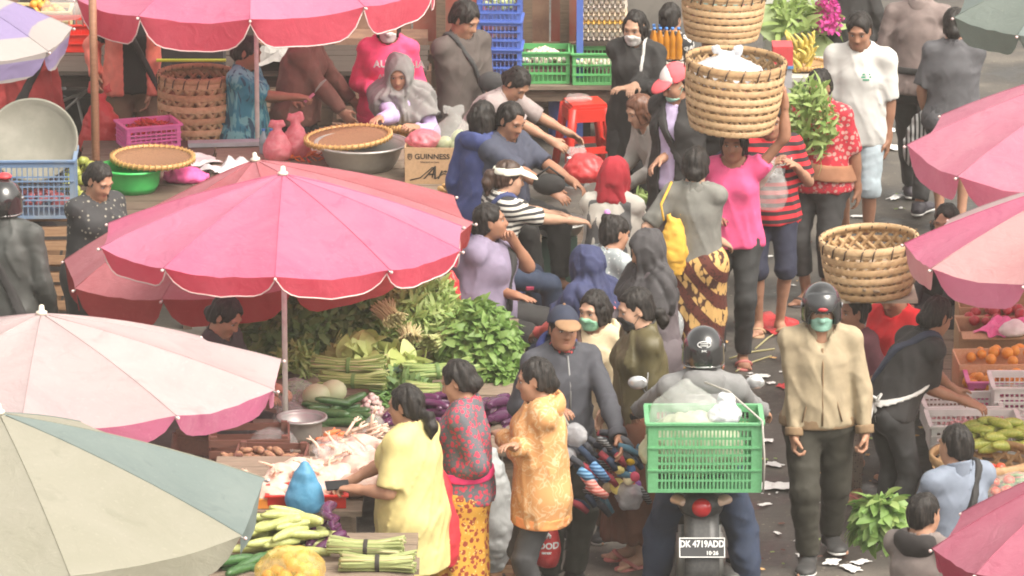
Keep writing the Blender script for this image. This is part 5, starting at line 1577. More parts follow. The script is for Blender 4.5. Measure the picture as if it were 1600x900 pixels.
def stool(label, loc, rotz, mat, H=.46, W0=.19, W1=.145, group=None):
    t = thing('plastic_stool', label, 'stool', loc, rotz, group)
    P = np.zeros((2, 25, 3))
    MB().box((0, 0, H - .012), (W1 * 2, W1 * 2, .022)).build('seat', mat, t)
    MB().box((0, 0, H - .035), (W1 * 2 + .02, W1 * 2 + .02, .03)).build('seat_rim', mat, t)
    for sx in (-1, 1):
        for sy in (-1, 1):
            mb = MB(); a, b = V(sx * W1 * .93, sy * W1 * .93, H - .03), V(sx * W0, sy * W0, 0)
            mb.tube([a, (a + b) / 2, b], [.040, .034, .030], 4); mb.build('leg', mat, t)
    for s in (-1, 1):
        z = H * .33; w0 = W0 + (W1 - W0) * .33
        MB().box((0, s * (w0 + .004), z), (w0 * 2, .012, .05)).build('stretcher', mat, t); MB().box((s * (w0 + .004), 0, z + .001), (.012, w0 * 2, .05)).build('stretcher', mat, t)
        MB().box((0, s * (W1 + .012), H - .085), (W1 * 2, .012, .09)).build('apron', mat, t); MB().box((s * (W1 + .012), 0, H - .0851), (.012, W1 * 2, .09)).build('apron', mat, t)
    return t
sp = G(914, 262, 0)
stool('red plastic stool beside the stooping woman', (sp[0], float(sp[1]), 0), .25, redpl, .51, .18, .13)
film_bag('plastic_bag', 'small clear bag lying on the red stool', V(sp[0] - .05, float(sp[1]), .53), (.09, .07, .04), film_w, None, 21)

KS = 0.9
# ------------------------------------------------------------------ between the seated women
steel = M('bright steel', (.5, .5, .49), .3, metal=.85)
pb = G(874, 366, .50)
tag(MB().box((0, 0, .25), (.24, .24, .5)).build('pot_stand', M('dark green plastic', (.05, .09, .07), .5), None, V(pb[0], pb[1] + .02, 0)), 'dark stand under the round metal dish', 'stand')
bowl('metal_dish', 'round metal dish of fish between the seated women', .20, .10, V(pb[0], pb[1], .50), grey_al)
heap('fish', 'small dark fish piece in the round metal dish', 'fish', 'fish in the round dish', [MB().ball((0, 0, 0), (.045, .018, .014), 8, 5).mesh('fish_piece', M('brown fish', (.14, .09, .07), .5, 'speck', (.42, .38, .34)))], 50, V(pb[0], pb[1], .555), (.16, .16), .05, .034)
film_bag('red_bag', 'red plastic bag under the round metal dish', G(872, 425, .1), (.17, .14, .13), redfilm, 'ears', 31)
film_bag('red_bag', 'red plastic bag beside the red headscarf', AD(916, 262, 13.2), (.15, .12, .11), redfilm, None, 32)
film_bag('plastic_bag', 'clear plastic bag beside the red stool foot', AD(900, 270, 13.4), (.11, .1, .12), film_thin, 'ears', 33)
for i, (x, lab) in enumerate(((889, 'clear water bottle left of the red bag'), (905, 'clear water bottle beside the red bag'))): bottle(lab, AD(x, 290, 13.3) , .04, .22, M('clear blue bottle', (0, 0, 0)), M('white cap', (.7, .7, .7), .4))
tofu = M('yellow tofu', (.55, .33, .14), .7)
tf = thing('tofu_block', 'tan tofu block standing under the metal dish', 'tofu', G(880, 392, .15)); MB().box((0, 0, .06), (.17, .12, .12)).build('block', tofu, tf)
tag(MB().box((0, 0, .01), (.26, .16, .014)).build('white_tray', WHITE_PL(), None, G(838, 448, .42), (0, 0, -.15)), 'flat white tray at the knee of the lavender seller', 'tray')
tag(MB().box((0, 0, .01), (.05, .26, .02)).build('pink_book', M('dark pink card', (.45, .06, .12), .5), None, G(818, 440, .46), (.2, 0, .35)), 'thin dark pink card leaning by the white tray', 'card')
basket('bamboo_basket', 'low tan basket between red headscarf and cap woman', .26, .22, .20, V(AD(1005, 300, 13.3)[0], YD(13.3), .22), [bamb2], 18, 3, .03, tie=False)
slat_crate('low wooden crate before the cap woman', .46, .34, .26, V(AD(972, 300, 13.9)[0] + .06, YD(13.7), 0), .2)
slat_crate('wooden crate under the low tan basket', .5, .4, .21, V(AD(1005, 300, 13.3)[0], YD(13.3), 0), .1)
slat_crate('wooden crate with cross slats right of the spinach', .40, .34, .24, V(G(840, 540, .24)[0], G(840, 540, .24)[1], 0), -.1)
heap('tomato', 'orange tomato in the low tan basket', 'tomato', 'tomatoes in the low tan basket', [MB().ball((0, 0, 0), (.034, .034, .028), 10, 7).mesh('tomato', M('orange tomato', (.62, .14, .03), .3))], 20, V(AD(1005, 300, 13.3)[0], YD(13.3), .34), (.18, .18), .08, .062)
leafm1 = M('leaf mid green', (.13, .26, .05), .5, 'leaf', (.20, .34, .08), col3=(.32, .44, .15))
leafm2 = M('leaf deep green', (.09, .20, .05), .5, 'leaf', (.15, .27, .08), col3=(.22, .33, .11))
leafm3 = M('leaf light green', (.26, .39, .10), .5, 'leaf', (.36, .47, .15), col3=(.46, .54, .24))
leafm4 = M('lettuce green', (.44, .56, .14), .5, 'leaf', (.55, .63, .24), col3=(.64, .68, .38))
LV1 = [leaf_mesh('leaf', leafm1, .060, .040, .4, .3), leaf_mesh('leaf', leafm1, .075, .044, .7, .25), leaf_mesh('leaf', leafm1, .046, .036, .2, .4)]
LV2 = [leaf_mesh('leaf', leafm2, .095, .040, .4, .3, 3, 8), leaf_mesh('leaf', leafm2, .08, .036, .3, .3, 2, 8), leaf_mesh('leaf', leafm2, .11, .034, .6, .25)]
LV3 = [leaf_mesh('leaf', leafm3, .095, .026, .6, .3), leaf_mesh('leaf', leafm3, .075, .022, .3, .3)]
LV4 = [leaf_mesh('leaf', leafm4, .17, .12, .5, .18, 0, 8), leaf_mesh('leaf', leafm4, .14, .11, .7, .12, 0, 8)]
LV5 = [leaf_mesh('leaf', leafm1, .13, .065, .4, .25), leaf_mesh('leaf', leafm3, .12, .06, .4, .25)]
leafy('greens_bunch', 'bunch of green leaves before the grey shirt shopper', G(1015, 345, .22), (.16, .16, .2), 160, LV3, single=40)
cabb = M('light cabbage', (.40, .52, .18), .5, 'leaf', (.52, .62, .28))
KS = 1.0
# ------------------------------------------------------------------ vegetable stall
stemm = M('pale green stem', (.40, .46, .16), .5, 'leaf', (.52, .55, .26)); stemy = M('straw stem', (.55, .50, .24), .55, 'leaf', (.66, .60, .34))
leafy('dark_greens', 'big heap of dark cassava leaves at the stall back', G(468, 524, Z2 + .12) , (.34, .40, .36), 2600, LV2, single=150, stems=leafm2, szv=(.7, 1.15))
leafy('dark_greens', 'dark papaya leaf heap in the middle of the stall', G(556, 512, Z2 + .14), (.28, .36, .34), 2300, LV2 + LV1[:1], single=140, stems=leafm2, szv=(.7, 1.2))
leafy('water_spinach', 'pale bundled water spinach behind the lettuce', G(636, 512, Z2 + .16), (.22, .28, .28), 1500, LV3, single=140, stems=stemm, nst=60, up=.9)
leafy('water_spinach', 'pale water spinach bundle above the spinach mound', G(672, 498, Z2 + .15), (.18, .24, .24), 1000, LV3, single=90, stems=stemm, up=.9)
leafy('spinach_mound', 'tall rounded mound of fresh spinach at the stall end', G(748, 570, Z2 + .02), (.265, .28, .38), 4200, LV1, single=250, stems=leafm3, up=.3, out=1.0)
leafy('spinach_mound', 'spinach leaves hanging over the stall edge', G(775, 610, Z2 - .08), (.18, .16, .20), 1100, LV1, single=90, up=-.2, out=1.0)
sb = lambda lab, x, y, z, ang, L, R, n, mt, **k: stalk_bundle('stalk_bundle', lab, G(x, y, z), ang, L, R, n, mt, **k)
sb('cut water spinach stems facing out beside the pale bundle', 606, 505, Z2 + .30, 2.1, .17, .065, 90, stemy, tiem=None, r=.005, flare=.2, tilt=.3)
sb('second clump of cut stems under the pale bundle', 640, 536, Z2 + .20, 1.7, .14, .055, 80, stemy, r=.005, flare=.2, tilt=.2)
sb('bundle of pale green stems beside the spinach mound', 688, 545, Z2 + .15, .9, .26, .06, 80, stemm, r=.0055, leafme=LV3[0], nl=16)
for k, (x, y, lab) in enumerate(((628, 580, 'loose lettuce heap in front of the spinach stems'), (558, 562, 'pale lettuce heap left on the vegetable stall'))):
    leafy('lettuce', lab, G(x, y, Z2 + .06), (.165 if k else .09, .14, .10 if k else .06), 70, LV4, 'lettuce', single=60, up=.5, szv=(.5, .95), h0=.0)
sb('thick bundle of long yard beans lying across the stall', 545, 586, Z2 + .10, -.10, .43, .060, 120, M('yardlong bean', (.26, .36, .10), .5, 'leaf', (.36, .44, .15)), tipm=stemy, tiem=leafm2, flare=.4, taper=.9, r=.0065)
sb('second bundle of long beans in front of the first', 553, 606, Z2 + .08, -.16, .40, .050, 100, M('yardlong bean', (0, 0, 0)), tipm=stemm, tiem=leafm2, flare=.35, taper=.9, r=.0065)
sb('leek bundle lying beside the cut cabbage', 682, 592, Z2 + .08, .25, .42, .055, 60, leafm3, tipm=leafm1, tiem=leafm2, r=.008, leafme=LV3[0], nl=8)
sb('leek bundle behind the patterned blouse shopper', 690, 622, Z2 + .04, .15, .40, .055, 60, leafm3, tipm=stemm, tiem=leafm2, r=.007)
bl = tag(MB().tube([(-.26, 0, 0), (-.1, 0, .02), (.1, 0, .02), (.28, 0, 0)], [.02, .05, .05, .02], 8, flat=(V(0, 0, 1), .4)).build('banana_leaf_roll', M('blue green leaf', (.06, .15, .09), .45, 'leaf', (.10, .21, .13)), None, G(650, 580, Z2 + .12), (0, 0, .2)), 'rolled blue green leaf behind the leek bundle', 'leaf')
cabm = MB().ball((0, 0, 0), (.085, .085, .07), 14, 9).mesh('cabbage', M('white cabbage', (.52, .60, .34), .5, 'leaf', (.64, .69, .46)))
for x, y, lab in ((494, 618, 'round pale cabbage left of the cucumbers'), (520, 612, 'round pale cabbage touching the bean bundle')): tag(link('cabbage', cabm, None, G(x, y, Z2 + .12), (.2, .1, x)), lab, 'cabbage')
P_, r_ = bent(.24, .10, .026, [.45, .9, 1, 1, 1, .95, .5]); cum = M('cucumber green', (.035, .10, .03), .35, 'speck', (.055, .14, .04)); cuc = [prod_mesh('cucumber', cum, P_, r_, 10)]
heap('cucumber', 'dark green cucumber in the heap before the cabbages', 'cucumber', 'dark cucumbers on the stall', cuc, 20, G(527, 658, Z2), (.16, .12), .13, .062, lie=True, ang=-.1, jit=.25)
P_, r_ = bent(.20, .30, .028, [.5, .8, 1, 1.05, 1.1, 1.0, .6]); egm = M('aubergine purple', (.085, .022, .07), .2, 'plain', (.14, .05, .10)); aub = [prod_mesh('aubergine', egm, P_, r_, 10)]
heap('aubergine', 'long purple aubergine beside the patterned blouse', 'aubergine', 'purple aubergines behind the blouse', aub, 30, G(672, 656, Z2), (.24, .15), .14, .066, lie=True, ang=.1)
heap('aubergine', 'purple aubergine right of the blouse shopper', 'aubergine', 'aubergines right of the blouse', aub, 22, G(772, 660, Z2 - .02), (.15, .18), .14, .066, lie=True, ang=1.2)
P_, r_ = bent(.22, .10, .024); lg = M('light cucumber', (.24, .36, .10), .35, 'speck', (.34, .46, .16)); lcu = [prod_mesh('light_cucumber', lg, P_, r_, 10)]
heap('light_cucumber', 'light green cucumber in front of the purple aubergines', 'cucumber', 'light cucumbers on the stall', lcu, 22, G(690, 692, Z2), (.20, .10), .10, .056, lie=True, ang=.35)
carm = M('carrot orange', (.68, .17, .05), .5, 'speck', (.62, .22, .08)); P_, r_ = bent(.18, .04, .017, [.6, 1, 1, .9, .75, .6, .2]); car = [prod_mesh('carrot', carm, P_, r_, 8)]
heap('carrot', 'carrot in a clear bag behind the chickens', 'carrot', 'carrots behind the chickens', car, 8, G(530, 690, Z2 + .10), (.08, .06), .07, .036, lie=True, ang=.9)
film_bag('plastic_bag', 'clear bag over the carrots', G(535, 696, Z2 + .10), (.14, .10, .06), film_thin, None, 41)
film_bag('plastic_bag', 'clear bag of green chillies left of the cabbages', G(462, 618, Z2 + .08), (.12, .13, .10), film_thin, None, 42)
gch = [prod_mesh('green_chilli', M('green chilli', (.10, .22, .05), .4), *bent(.10, .2, .009), 6)]
heap('green_chilli', 'green chilli inside the clear bag', 'chilli', 'green chillies in the bag', gch, 34, G(460, 616, Z2 + .07), (.11, .11), .07, .03, lie=True, ang=1.0)
film_bag('plastic_bag', 'pale blue plastic bag left of the white pole', G(455, 655, Z2), (.10, .09, .10), film_w, None, 43)
film_bag('plastic_bag', 'pale clear bag standing right of the cucumbers', G(584, 664, Z2 + .08), (.05, .045, .07), film_w, None, 44)
film_bag('plastic_bag', 'big clear bag hanging behind the vegetable heap', AD(640, 440, 11.2), (.20, .10, .16), film_w, None, 45)
bowl('metal_pan', 'dented metal pan beside the white pole', .125, .14, G(472, 688, Z2 - .0), grey_al, foot=.8)
MBk = M('old brown crate', (.16, .06, .04), .7, 'wood', (.10, .04, .03))
slat_crate('dark brown crate of scraps left of the metal pan', .46, .34, .20, G(390, 722, Z2), .05, MBk)
slat_crate('dark brown crate in front of the metal pan', .40, .30, .17, G(425, 745, Z2 + .02), -.05, MBk)
heap('ginger_root', 'brown ginger root in the dark brown crates', 'ginger', 'ginger roots in the brown crates', [MB().ball((0, 0, 0), (.045, .025, .022), 8, 5).mesh('ginger_root', M('ginger brown', (.30, .16, .085), .7, 'speck', (.22, .09, .06)))], 26, G(405, 718, Z2 + .12), (.24, .14), .06, .065)
gar = [MB().ball((0, 0, 0), (.020, .02, .017), 8, 5).mesh('garlic', M('garlic white', (.62, .52, .46), .6, 'speck', (.52, .34, .34)))]
heap('garlic', 'garlic bulb spilled between cucumbers and chickens', 'garlic', 'garlic bulbs by the cucumbers', gar, 40, G(580, 640, Z2), (.06, .18), .08, .035)
heap('green_chilli', 'green chilli heaped right of the cucumbers', 'chilli', 'green chillies by the cucumbers', gch, 60, G(598, 630, Z2), (.11, .10), .08, .03, ang=.4)
leafy('greens_bunch', 'small heap of pale greens left of the bean bundles', G(462, 575, Z2 + .05), (.13, .13, .13), 420, LV3, single=60, szv=(.5, .9))
leafy('greens_bunch', 'small dark greens heap behind the aubergines', G(640, 618, Z2 + .03), (.15, .10, .09), 420, LV2, single=60, szv=(.5, .9))
leafy('greens_bunch', 'loose greens between bean bundle and leeks', G(618, 600, Z2 + .05), (.08, .10, .08), 260, LV1, single=50, szv=(.6, 1.0))
film_bag('plastic_bag', 'clear bag of greens by the metal pan', G(425, 690, Z2 + .07), (.12, .10, .09), film_w, None, 48)
heap('garlic', 'garlic bulb in the pile before the dark crates', 'garlic', 'garlic bulbs before the dark crates', gar, 60, G(400, 772, Z3), (.22, .07), .06, .032)
# plucked chickens
chk = M('chicken skin', (.62, .40, .33), .45, 'speck', (.68, .50, .42), scale=.25); foot_m = M('chicken leg pale', (.66, .47, .36), .5)
def chicken(label, c, yaw, roll=0):
    t = thing('plucked_chicken', label, 'chicken', c, yaw, 'plucked chickens on the butcher table'); t.rotation_euler = (roll, 0, yaw)
    F = Field(V(-.2, -.14, -.1), V(.2, .14, .14), .008)
    F.ell((0, 0, 0), (.115, .072, .065), None, 0); F.ell((.06, 0, .018), (.06, .06, .05), None, .04)
    F.cone((.10, 0, .01), (.165, .01, .015), .028, .016, .03)
    for s in (-1, 1):
        F.cone((-.05, s * .05, .01), (-.10, s * .055, .05), .036, .022, .02)
        F.cone((.05, s * .065, .01), (-.015, s * .095, .0), .020, .014, .02); F.cone((-.015, s * .095, 0), (.04, s * .105, -.01), .014, .009, .01)
    F.wrinkle(.004, (28, 28, 28), int(yaw * 10)); v, f = F.mesh(); link('carcass', mesh_np('carcass', v, f, [chk]), t)
    for s in (-1, 1):
        MB().tube([(-.10, s * .055, .05), (-.16, s * .05, .085), (-.19, s * .055, .10)], [.012, .008, .007], 6).tube([(-.185, s * .055, .098), (-.215, s * .075, .105)], .005, 5).tube([(-.185, s * .055, .098), (-.222, s * .05, .112)], .005, 5).build('foot', foot_m, t)
    return t
for i, (x, y, z, a, r) in enumerate(((520, 745, .86, .5, .1), (560, 735, .88, 2.2, -.2), (545, 712, .90, 1.2, .2), (590, 722, .90, -.6, 0), (578, 700, .90, 2.6, .1), (530, 722, .88, -1.0, .1), (605, 740, .86, 1.9, -.1), (560, 758, .86, -2.4, .1), (455, 742, .85, .9, .2), (480, 735, .86, 2.9, -.1), (500, 762, .84, -1.6, .1), (425, 762, .84, .3, .1), (440, 748, .86, 1.7, 0), (415, 778, .83, -.7, 0))):
    chicken('plucked pale chicken on the butcher table', G(x, y, z - .02), a, r)
footm = MB().tube([(0, 0, 0), (.07, 0, .01), (.10, .004, .012)], [.011, .008, .009], 6).tube([(.10, 0, .012), (.14, .02, .01)], .005, 5).tube([(.10, 0, .012), (.145, 0, .016)], .005, 5).tube([(.10, 0, .012), (.138, -.02, .01)], .005, 5).mesh('chicken_foot', foot_m)
heap('chicken_foot', 'pale chicken foot in the pile beside the yellow shirt', 'chicken foot', 'chicken feet on the butcher table', [footm], 22, G(568, 688, .86), (.13, .08), .08, .05, ang=.5, jit=.5)
film_bag('plastic_bag', 'clear plastic over the chicken pile', G(540, 706, .92), (.13, .09, .06), film_thin, None, 47)
rt = thing('red_tray', 'shallow red plastic tray at the butcher table edge', 'tray', G(480, 786, Z3), .02)
mb = MB(); mb.box((0, 0, .008), (.40, .22, .012))
for s in (-1, 1): mb.box((0, s * .115, .04), (.43, .012, .07), rot=(-s * .2, 0, 0)); mb.box((s * .205, 0, .0402), (.012, .215, .07), rot=(0, s * .2, 0))
mb.build('tray_body', redpl, rt); mb = MB()
for s in (-1, 1): mb.box((0, s * .125, .078), (.46, .024, .009)); mb.box((s * .217, 0, .0785), (.024, .23, .0084))
mb.build('rim', redpl, rt)
tag(MB().box((0, 0, .03), (.12, .1, .05)).build('orange_box', M('orange plastic', (.70, .25, .04), .4), None, G(412, 792, Z3)), 'small orange box beside the red tray', 'box')
heap('meat_piece', 'raw chicken piece lying in the red tray', 'meat', 'chicken pieces in the red tray', [MB().ball((0, 0, 0), (.05, .03, .022), 8, 6).mesh('meat_piece', chk)], 12, G(470, 780, Z3 + .03), (.17, .09), .03, .06)
film_bag('blue_bag', 'sky blue plastic bag standing on the red tray', G(476, 768, Z3 + .13), (.085, .055, .13), M('blue film', (.10, .34, .56), .3, 'film', (.16, .44, .66), alpha=.95), 'tail', 51, h=.007, am=.004)
# low front table
P_, r_ = bent(.24, .14, .026, [.4, .75, .95, 1.05, 1.1, 1.0, .6]); luf = [prod_mesh('gourd', M('ridged gourd', (.37, .40, .13), .45, 'speck', (.45, .48, .20)), P_, r_, 9)]
heap('gourd', 'yellow green gourd in the heap by the yellow bag', 'gourd', 'gourds on the low front table', luf, 34, G(440, 852, Z4 + .02), (.22, .17), .20, .062, lie=True, ang=.35, jit=.25)
heap('aubergine', 'dark purple aubergine beside the gourd heap', 'aubergine', 'aubergines by the gourds', aub, 12, G(515, 850, Z4 + .0), (.07, .15), .20, .066, lie=True, ang=1.35)
heap('cucumber', 'dark green cucumber at the low table corner', 'cucumber', 'cucumbers on the low front table', cuc, 7, G(362, 890, Z4), (.14, .12), .06, .06, lie=True, ang=.5)
orang2 = heap('orange', 'orange inside the yellow net bag', 'orange', 'oranges in the yellow bag', orange, 16, G(456, 900, Z4), (.13, .10), .12, .07)
film_bag('yellow_bag', 'yellow plastic bag of oranges on the low table', G(456, 886, Z4 + .07), (.165, .13, .115), M('yellow film', (.72, .50, .08), .3, 'film', (.78, .62, .22), alpha=.4), None, 52)
sb('leek bundle with white roots at the front table', 572, 868, Z4 + .03, -.1, .40, .050, 60, M('leek green', (.36, .42, .16), .5, 'leaf', (.46, .50, .22)), tipm=stemy, tiem=ink, r=.009, taper=.8)
sb('leek bundle lying under the first at the front table', 590, 892, Z4 + .0, -.05, .40, .050, 60, M('leek green', (0, 0, 0)), tipm=stemy, tiem=ink, r=.009, taper=.8)
slat_crate('low brown crate behind the patterned sarong', .34, .30, .22, G(765, 905, 0) + V(0, .0, 0), .1)
film_bag('white_sack', 'big white sack between the sarong and yellow hoodie', G(765, 800, .5), (.13, .16, .36), M('white sack', (.50, .52, .52), .6, 'film', (.58, .60, .60)), None, 61, cat='sack')

# ------------------------------------------------------------------ fruit stall at the right
S = lambda x, y, z=Z5: G(x, y, z)
shc = crate('white_crate', 'white crate of shallots before the woman in black', .44, .32, .15, S(1500, 664), .05, WHITE_PL(), 16, 4)
heap('shallot', 'pink shallot in the white crate', 'shallot', 'shallots in the white crate', [MB().ball((0, 0, 0), (.017, .015, .014), 8, 5).mesh('shallot', M('pink shallot', (.60, .26, .28), .45, 'speck', (.68, .42, .42)))], 150, S(1512, 655, Z5 + .09), (.21, .15), .05, .027)
crate('white_crate', 'white crate at the right frame edge by the shallots', .36, .36, .24, S(1596, 655), 0, WHITE_PL(), 10, 6)
crate('white_crate', 'long white crate under the mangoes', .52, .34, .17, S(1520, 698), .02, WHITE_PL(), 16, 4)
mgm = M('green mango', (.30, .36, .06), .4, 'speck', (.46, .48, .12)); P_, r_ = bent(.16, .18, .030, [.4, .8, 1, 1.05, 1, .8, .4]); man = [prod_mesh('mango', mgm, P_, r_, 10)]
heap('mango', 'green yellow mango above the tomato basket', 'mango', 'mangoes on the fruit stall', man, 30, S(1555, 690, Z5 + .13), (.26, .14), .13, .07, lie=True, ang=.2, jit=.4)
tb = basket('tomato_basket', 'low tan basket of tomatoes in front of the mangoes', .30, .25, .16, S(1535, 752), [bamb, bamb2], 18, 3, .032, tie=False)
tom = [MB().ball((0, 0, 0), (.036, .036, .030), 10, 7).mesh('tomato', M('red tomato', (.58, .05, .03), .28, 'speck', (.66, .13, .05)))]
heap('tomato', 'red tomato in the low tan basket', 'tomato', 'tomatoes in the tomato basket', tom, 30, S(1535, 752, Z5 + .08), (.24, .22), .09, .066)
film_bag('plastic_bag', 'clear bag of greens beside the tomato basket', S(1588, 765, Z5 + .08), (.16, .12, .10), film_w, None, 71)
heap('long_pepper', 'green pepper in the clear bag by the tomatoes', 'pepper', 'green peppers in the clear bag', gch, 22, S(1588, 765, Z5 + .06), (.13, .1), .08, .04, lie=True, ang=.5)
peach = M('peach cardboard', (.62, .36, .20), .75, 'speck', (.66, .42, .25))
carton('fruit_box', 'peach cardboard box of oranges with cut handles', .62, .36, .20, S(1572, 606), .04, peach, flaps=False)
heap('orange', 'orange in the peach cardboard box', 'orange', 'oranges in the cardboard box', orange, 30, S(1575, 600, Z5 + .12), (.27, .15), .06, .072)
carton('fruit_box', 'tan cardboard box behind the box of oranges', .60, .34, .22, S(1570, 560), .02, tanm, flaps=True, flapang=10)
heap('orange', 'orange in the tan box behind', 'orange', 'oranges in the second box', orange, 14, S(1575, 556, Z5 + .15), (.24, .13), .03, .075, layers=1)
carton('fruit_box', 'brown cardboard box with pink wrapping paper', .62, .36, .24, S(1572, 526), .0, tanm, flaps=False)
crumple('pink_paper', 'bright pink wrapping paper in the fruit box', S(1570, 516, Z5 + .20), (.26, .14), M('pink paper', (.72, .16, .36), .6, 'cloth'), 'paper', seed=8, h=.5)
film_bag('plastic_bag', 'white foam wrapped fruit on the pink paper', S(1583, 512, Z5 + .26), (.07, .06, .05), WHITE_PL(), None, 73)
carton('fruit_box', 'farthest brown fruit box under the panelled umbrella', .6, .34, .26, S(1572, 500), .0, tanm, flaps=False)
heap('apple', 'dark red apple in the farthest fruit box', 'apple', 'apples in the farthest box', [MB().ball((0, 0, 0), (.036, .036, .033), 10, 7).mesh('apple', M('dark red apple', (.40, .04, .05), .3))], 26, S(1572, 496, Z5 + .2), (.26, .14), .05, .07)
leafy('herb_bunch', 'bushy bunch of green leaves hanging before the boy', G(1376, 822, .52), (.125, .12, .17), 420, LV5, single=150, up=-.5, out=.8, stems=leafm3, szv=(.7, 1.05))
crate('stall_box', 'pink crate between shallots and boxes', .5, .3, .16, S(1575, 628), .0, pinkpl, 9, 3)

KS = 0.82
# ------------------------------------------------------------------ plants and offerings at the right back
PY = 16.9
pt = table('thin legged stand under the bananas', 1212, 1335, 88, 122, .80, 3, M('white stand', (.5, .48, .43), .7))
tray('woven_tray', 'tan tray under the yellow bananas', .22, G(1255, 106, .805), (0, 0, 0), bamb2)
bam = M('banana yellow', (.66, .50, .08), .5, 'speck', (.70, .58, .20)); P_, r_ = bent(.15, .5, .017, [.4, .9, 1, 1, .9, .5, .3]); ban = [prod_mesh('banana', bam, P_, r_, 7)]
bh = thing('banana_bunch', 'bunch of ripe yellow bananas on the tan tray', 'bananas', G(1250, 106, .83))
for k in range(26):
    a = k * .5; lay = k // 9
    d = unit(V(math.cos(a) * .8, math.sin(a) * .8, .35)); link('banana', ban[0], bh, V(math.cos(a) * .07, math.sin(a) * .06, .03 + .085 * lay), (rng.normal(.0, .3), -1.1 + rng.normal(0, .15), a), 1.1)
leafy('flower_bunch', 'leafy bunch of yellow green stalks beside the magenta flowers', AD(1248, 42, PY + .25), (.28, .2, .17), 240, LV3 , cat='flowers', single=90, szv=(1, 2.0))
mag = M('magenta petal', (.58, .03, .28), .6, 'leaf', (.68, .10, .38)); pet = [leaf_mesh('petal', mag, .035, .03, .3, .2, 0, 4)]
leafy('magenta_flowers', 'magenta flower clusters at the right of the banana stand', AD(1292, 42, PY + .15), (.10, .12, .24), 420, pet, cat='flowers', single=120, part='petal')
bigl = leaf_mesh('taro', M('broad pale leaf', (.26, .36, .12), .5, 'leaf', (.34, .43, .19)), .30, .26, .3, .12, 0, 8)
for k, (x, y, lab) in enumerate(((1210, 45, 'broad veined pale green leaf behind the big baskets'), (1283, 92, 'broad green leaf hanging from the banana stand'))):
    t = thing('broad_leaf', lab, 'leaf', AD(x, y, PY + .1)); link('blade', bigl, t, (0, 0, -.1), (1.2, .3 * k, .2)); MB().tube([(0, 0, -.1), (.02, .06, -.35)], .006, 5).build('stem', leafm3, t)
tag(MB().box((0, 0, .3), (.5, .3, .6)).build('white_box', M('white foam', (.62, .62, .58), .7), None, AD(1245, 40, PY + .55) - V(0, 0, .35)), 'white foam box behind the flowers', 'box')
cb = thing('picnic_bag', 'white red and blue cooler bag behind the carried basket', 'bag', AD(1222, 110, 14.6))
MB().box((0, 0, -.10), (.13, .2, .30)).build('bag_body', M('white woven bag', (.6, .6, .62), .6, 'film', (.66, .66, .68)), cb); MB().box((0, 0, .12), (.14, .21, .14)).build('red_top', M('red woven bag', (.62, .07, .08), .6), cb); MB().box((.003, -.005, .045), (.142, .215, .02)).build('blue_band', M('blue band', (.08, .28, .55), .6), cb)
KS = 1.0
# ------------------------------------------------------------------ litter on the road
LIT = [(1215, 762, .17, .10, 'white plastic scrap', 1), (1300, 880, .09, .06, 'white paper', 1), (1210, 728, .08, .05, 'white paper', 1), (1345, 880, .08, .05, 'white', 1), (1330, 890, .1, .06, '', 1), (1185, 590, .10, .05, '', 1), (1200, 690, .05, .05, '', 1), (1385, 232, .18, .09, '', 1), (1400, 310, .12, .05, '', 1), (1240, 320, .05, .05, '', 1), (1205, 600, .04, .03, '', 1), (1255, 870, .07, .05, '', 1), (1345, 340, .10, .04, '', 1), (1395, 205, .08, .05, '', 1), (1240, 690, .06, .04, '', 1), (1195, 790, .06, .03, '', 1), (1262, 455, .05, .03, '', 1)]
for k, (x, y, a, b, _, _2) in enumerate(LIT):
    crumple('paper_scrap', 'crumpled white scrap lying on the dark road', G(x, y, .004), (a * .78, b * .78), paper, 'litter', 'white scraps on the road', k, .35)
crumple('red_sheet', 'crushed red plastic sheet beside the pink shirt woman', G(1205, 507, .004), (.26, .16), redfilm, 'plastic sheet', None, 21, .35)
for k, (x, y) in enumerate(((1305, 800), (1300, 812), (1225, 605), (1170, 600))): crumple('red_scrap', 'small red plastic scrap on the dark road', G(x, y, .004), .05, redfilm, 'litter', 'red scraps on the road', k + 30, .4)
for k, ((x0, y0), (x1, y1)) in enumerate((((1140, 560), (1210, 545)), ((1150, 580), (1205, 556)), ((1180, 545), (1222, 515)), ((1225, 345), (1262, 330)), ((1150, 530), (1180, 520)))):
    a, b = G(x0, y0, .008), G(x1, y1, .008); m = (a + b) / 2 + V(0, .03, .004)
    tag(MB().tube([a - m, V(0, 0, 0), b - m], .006, 5).build('dry_stalk', stemy, None, m), 'dry yellowish stalk lying on the road', 'stalk', 'stalks on the road')
for k in range(240):
    x, y = rng.uniform(1130, 1500), rng.uniform(150, 895)
    c = G(x, y, .004); r = float(rng.uniform(.008, .030))
    crumple('debris', 'tiny scrap of litter trodden into the road', c, (r, r * .6), (paper, leafm3, MBk, tofu)[k % 4], 'litter', 'tiny scraps on the road', k, .5) 
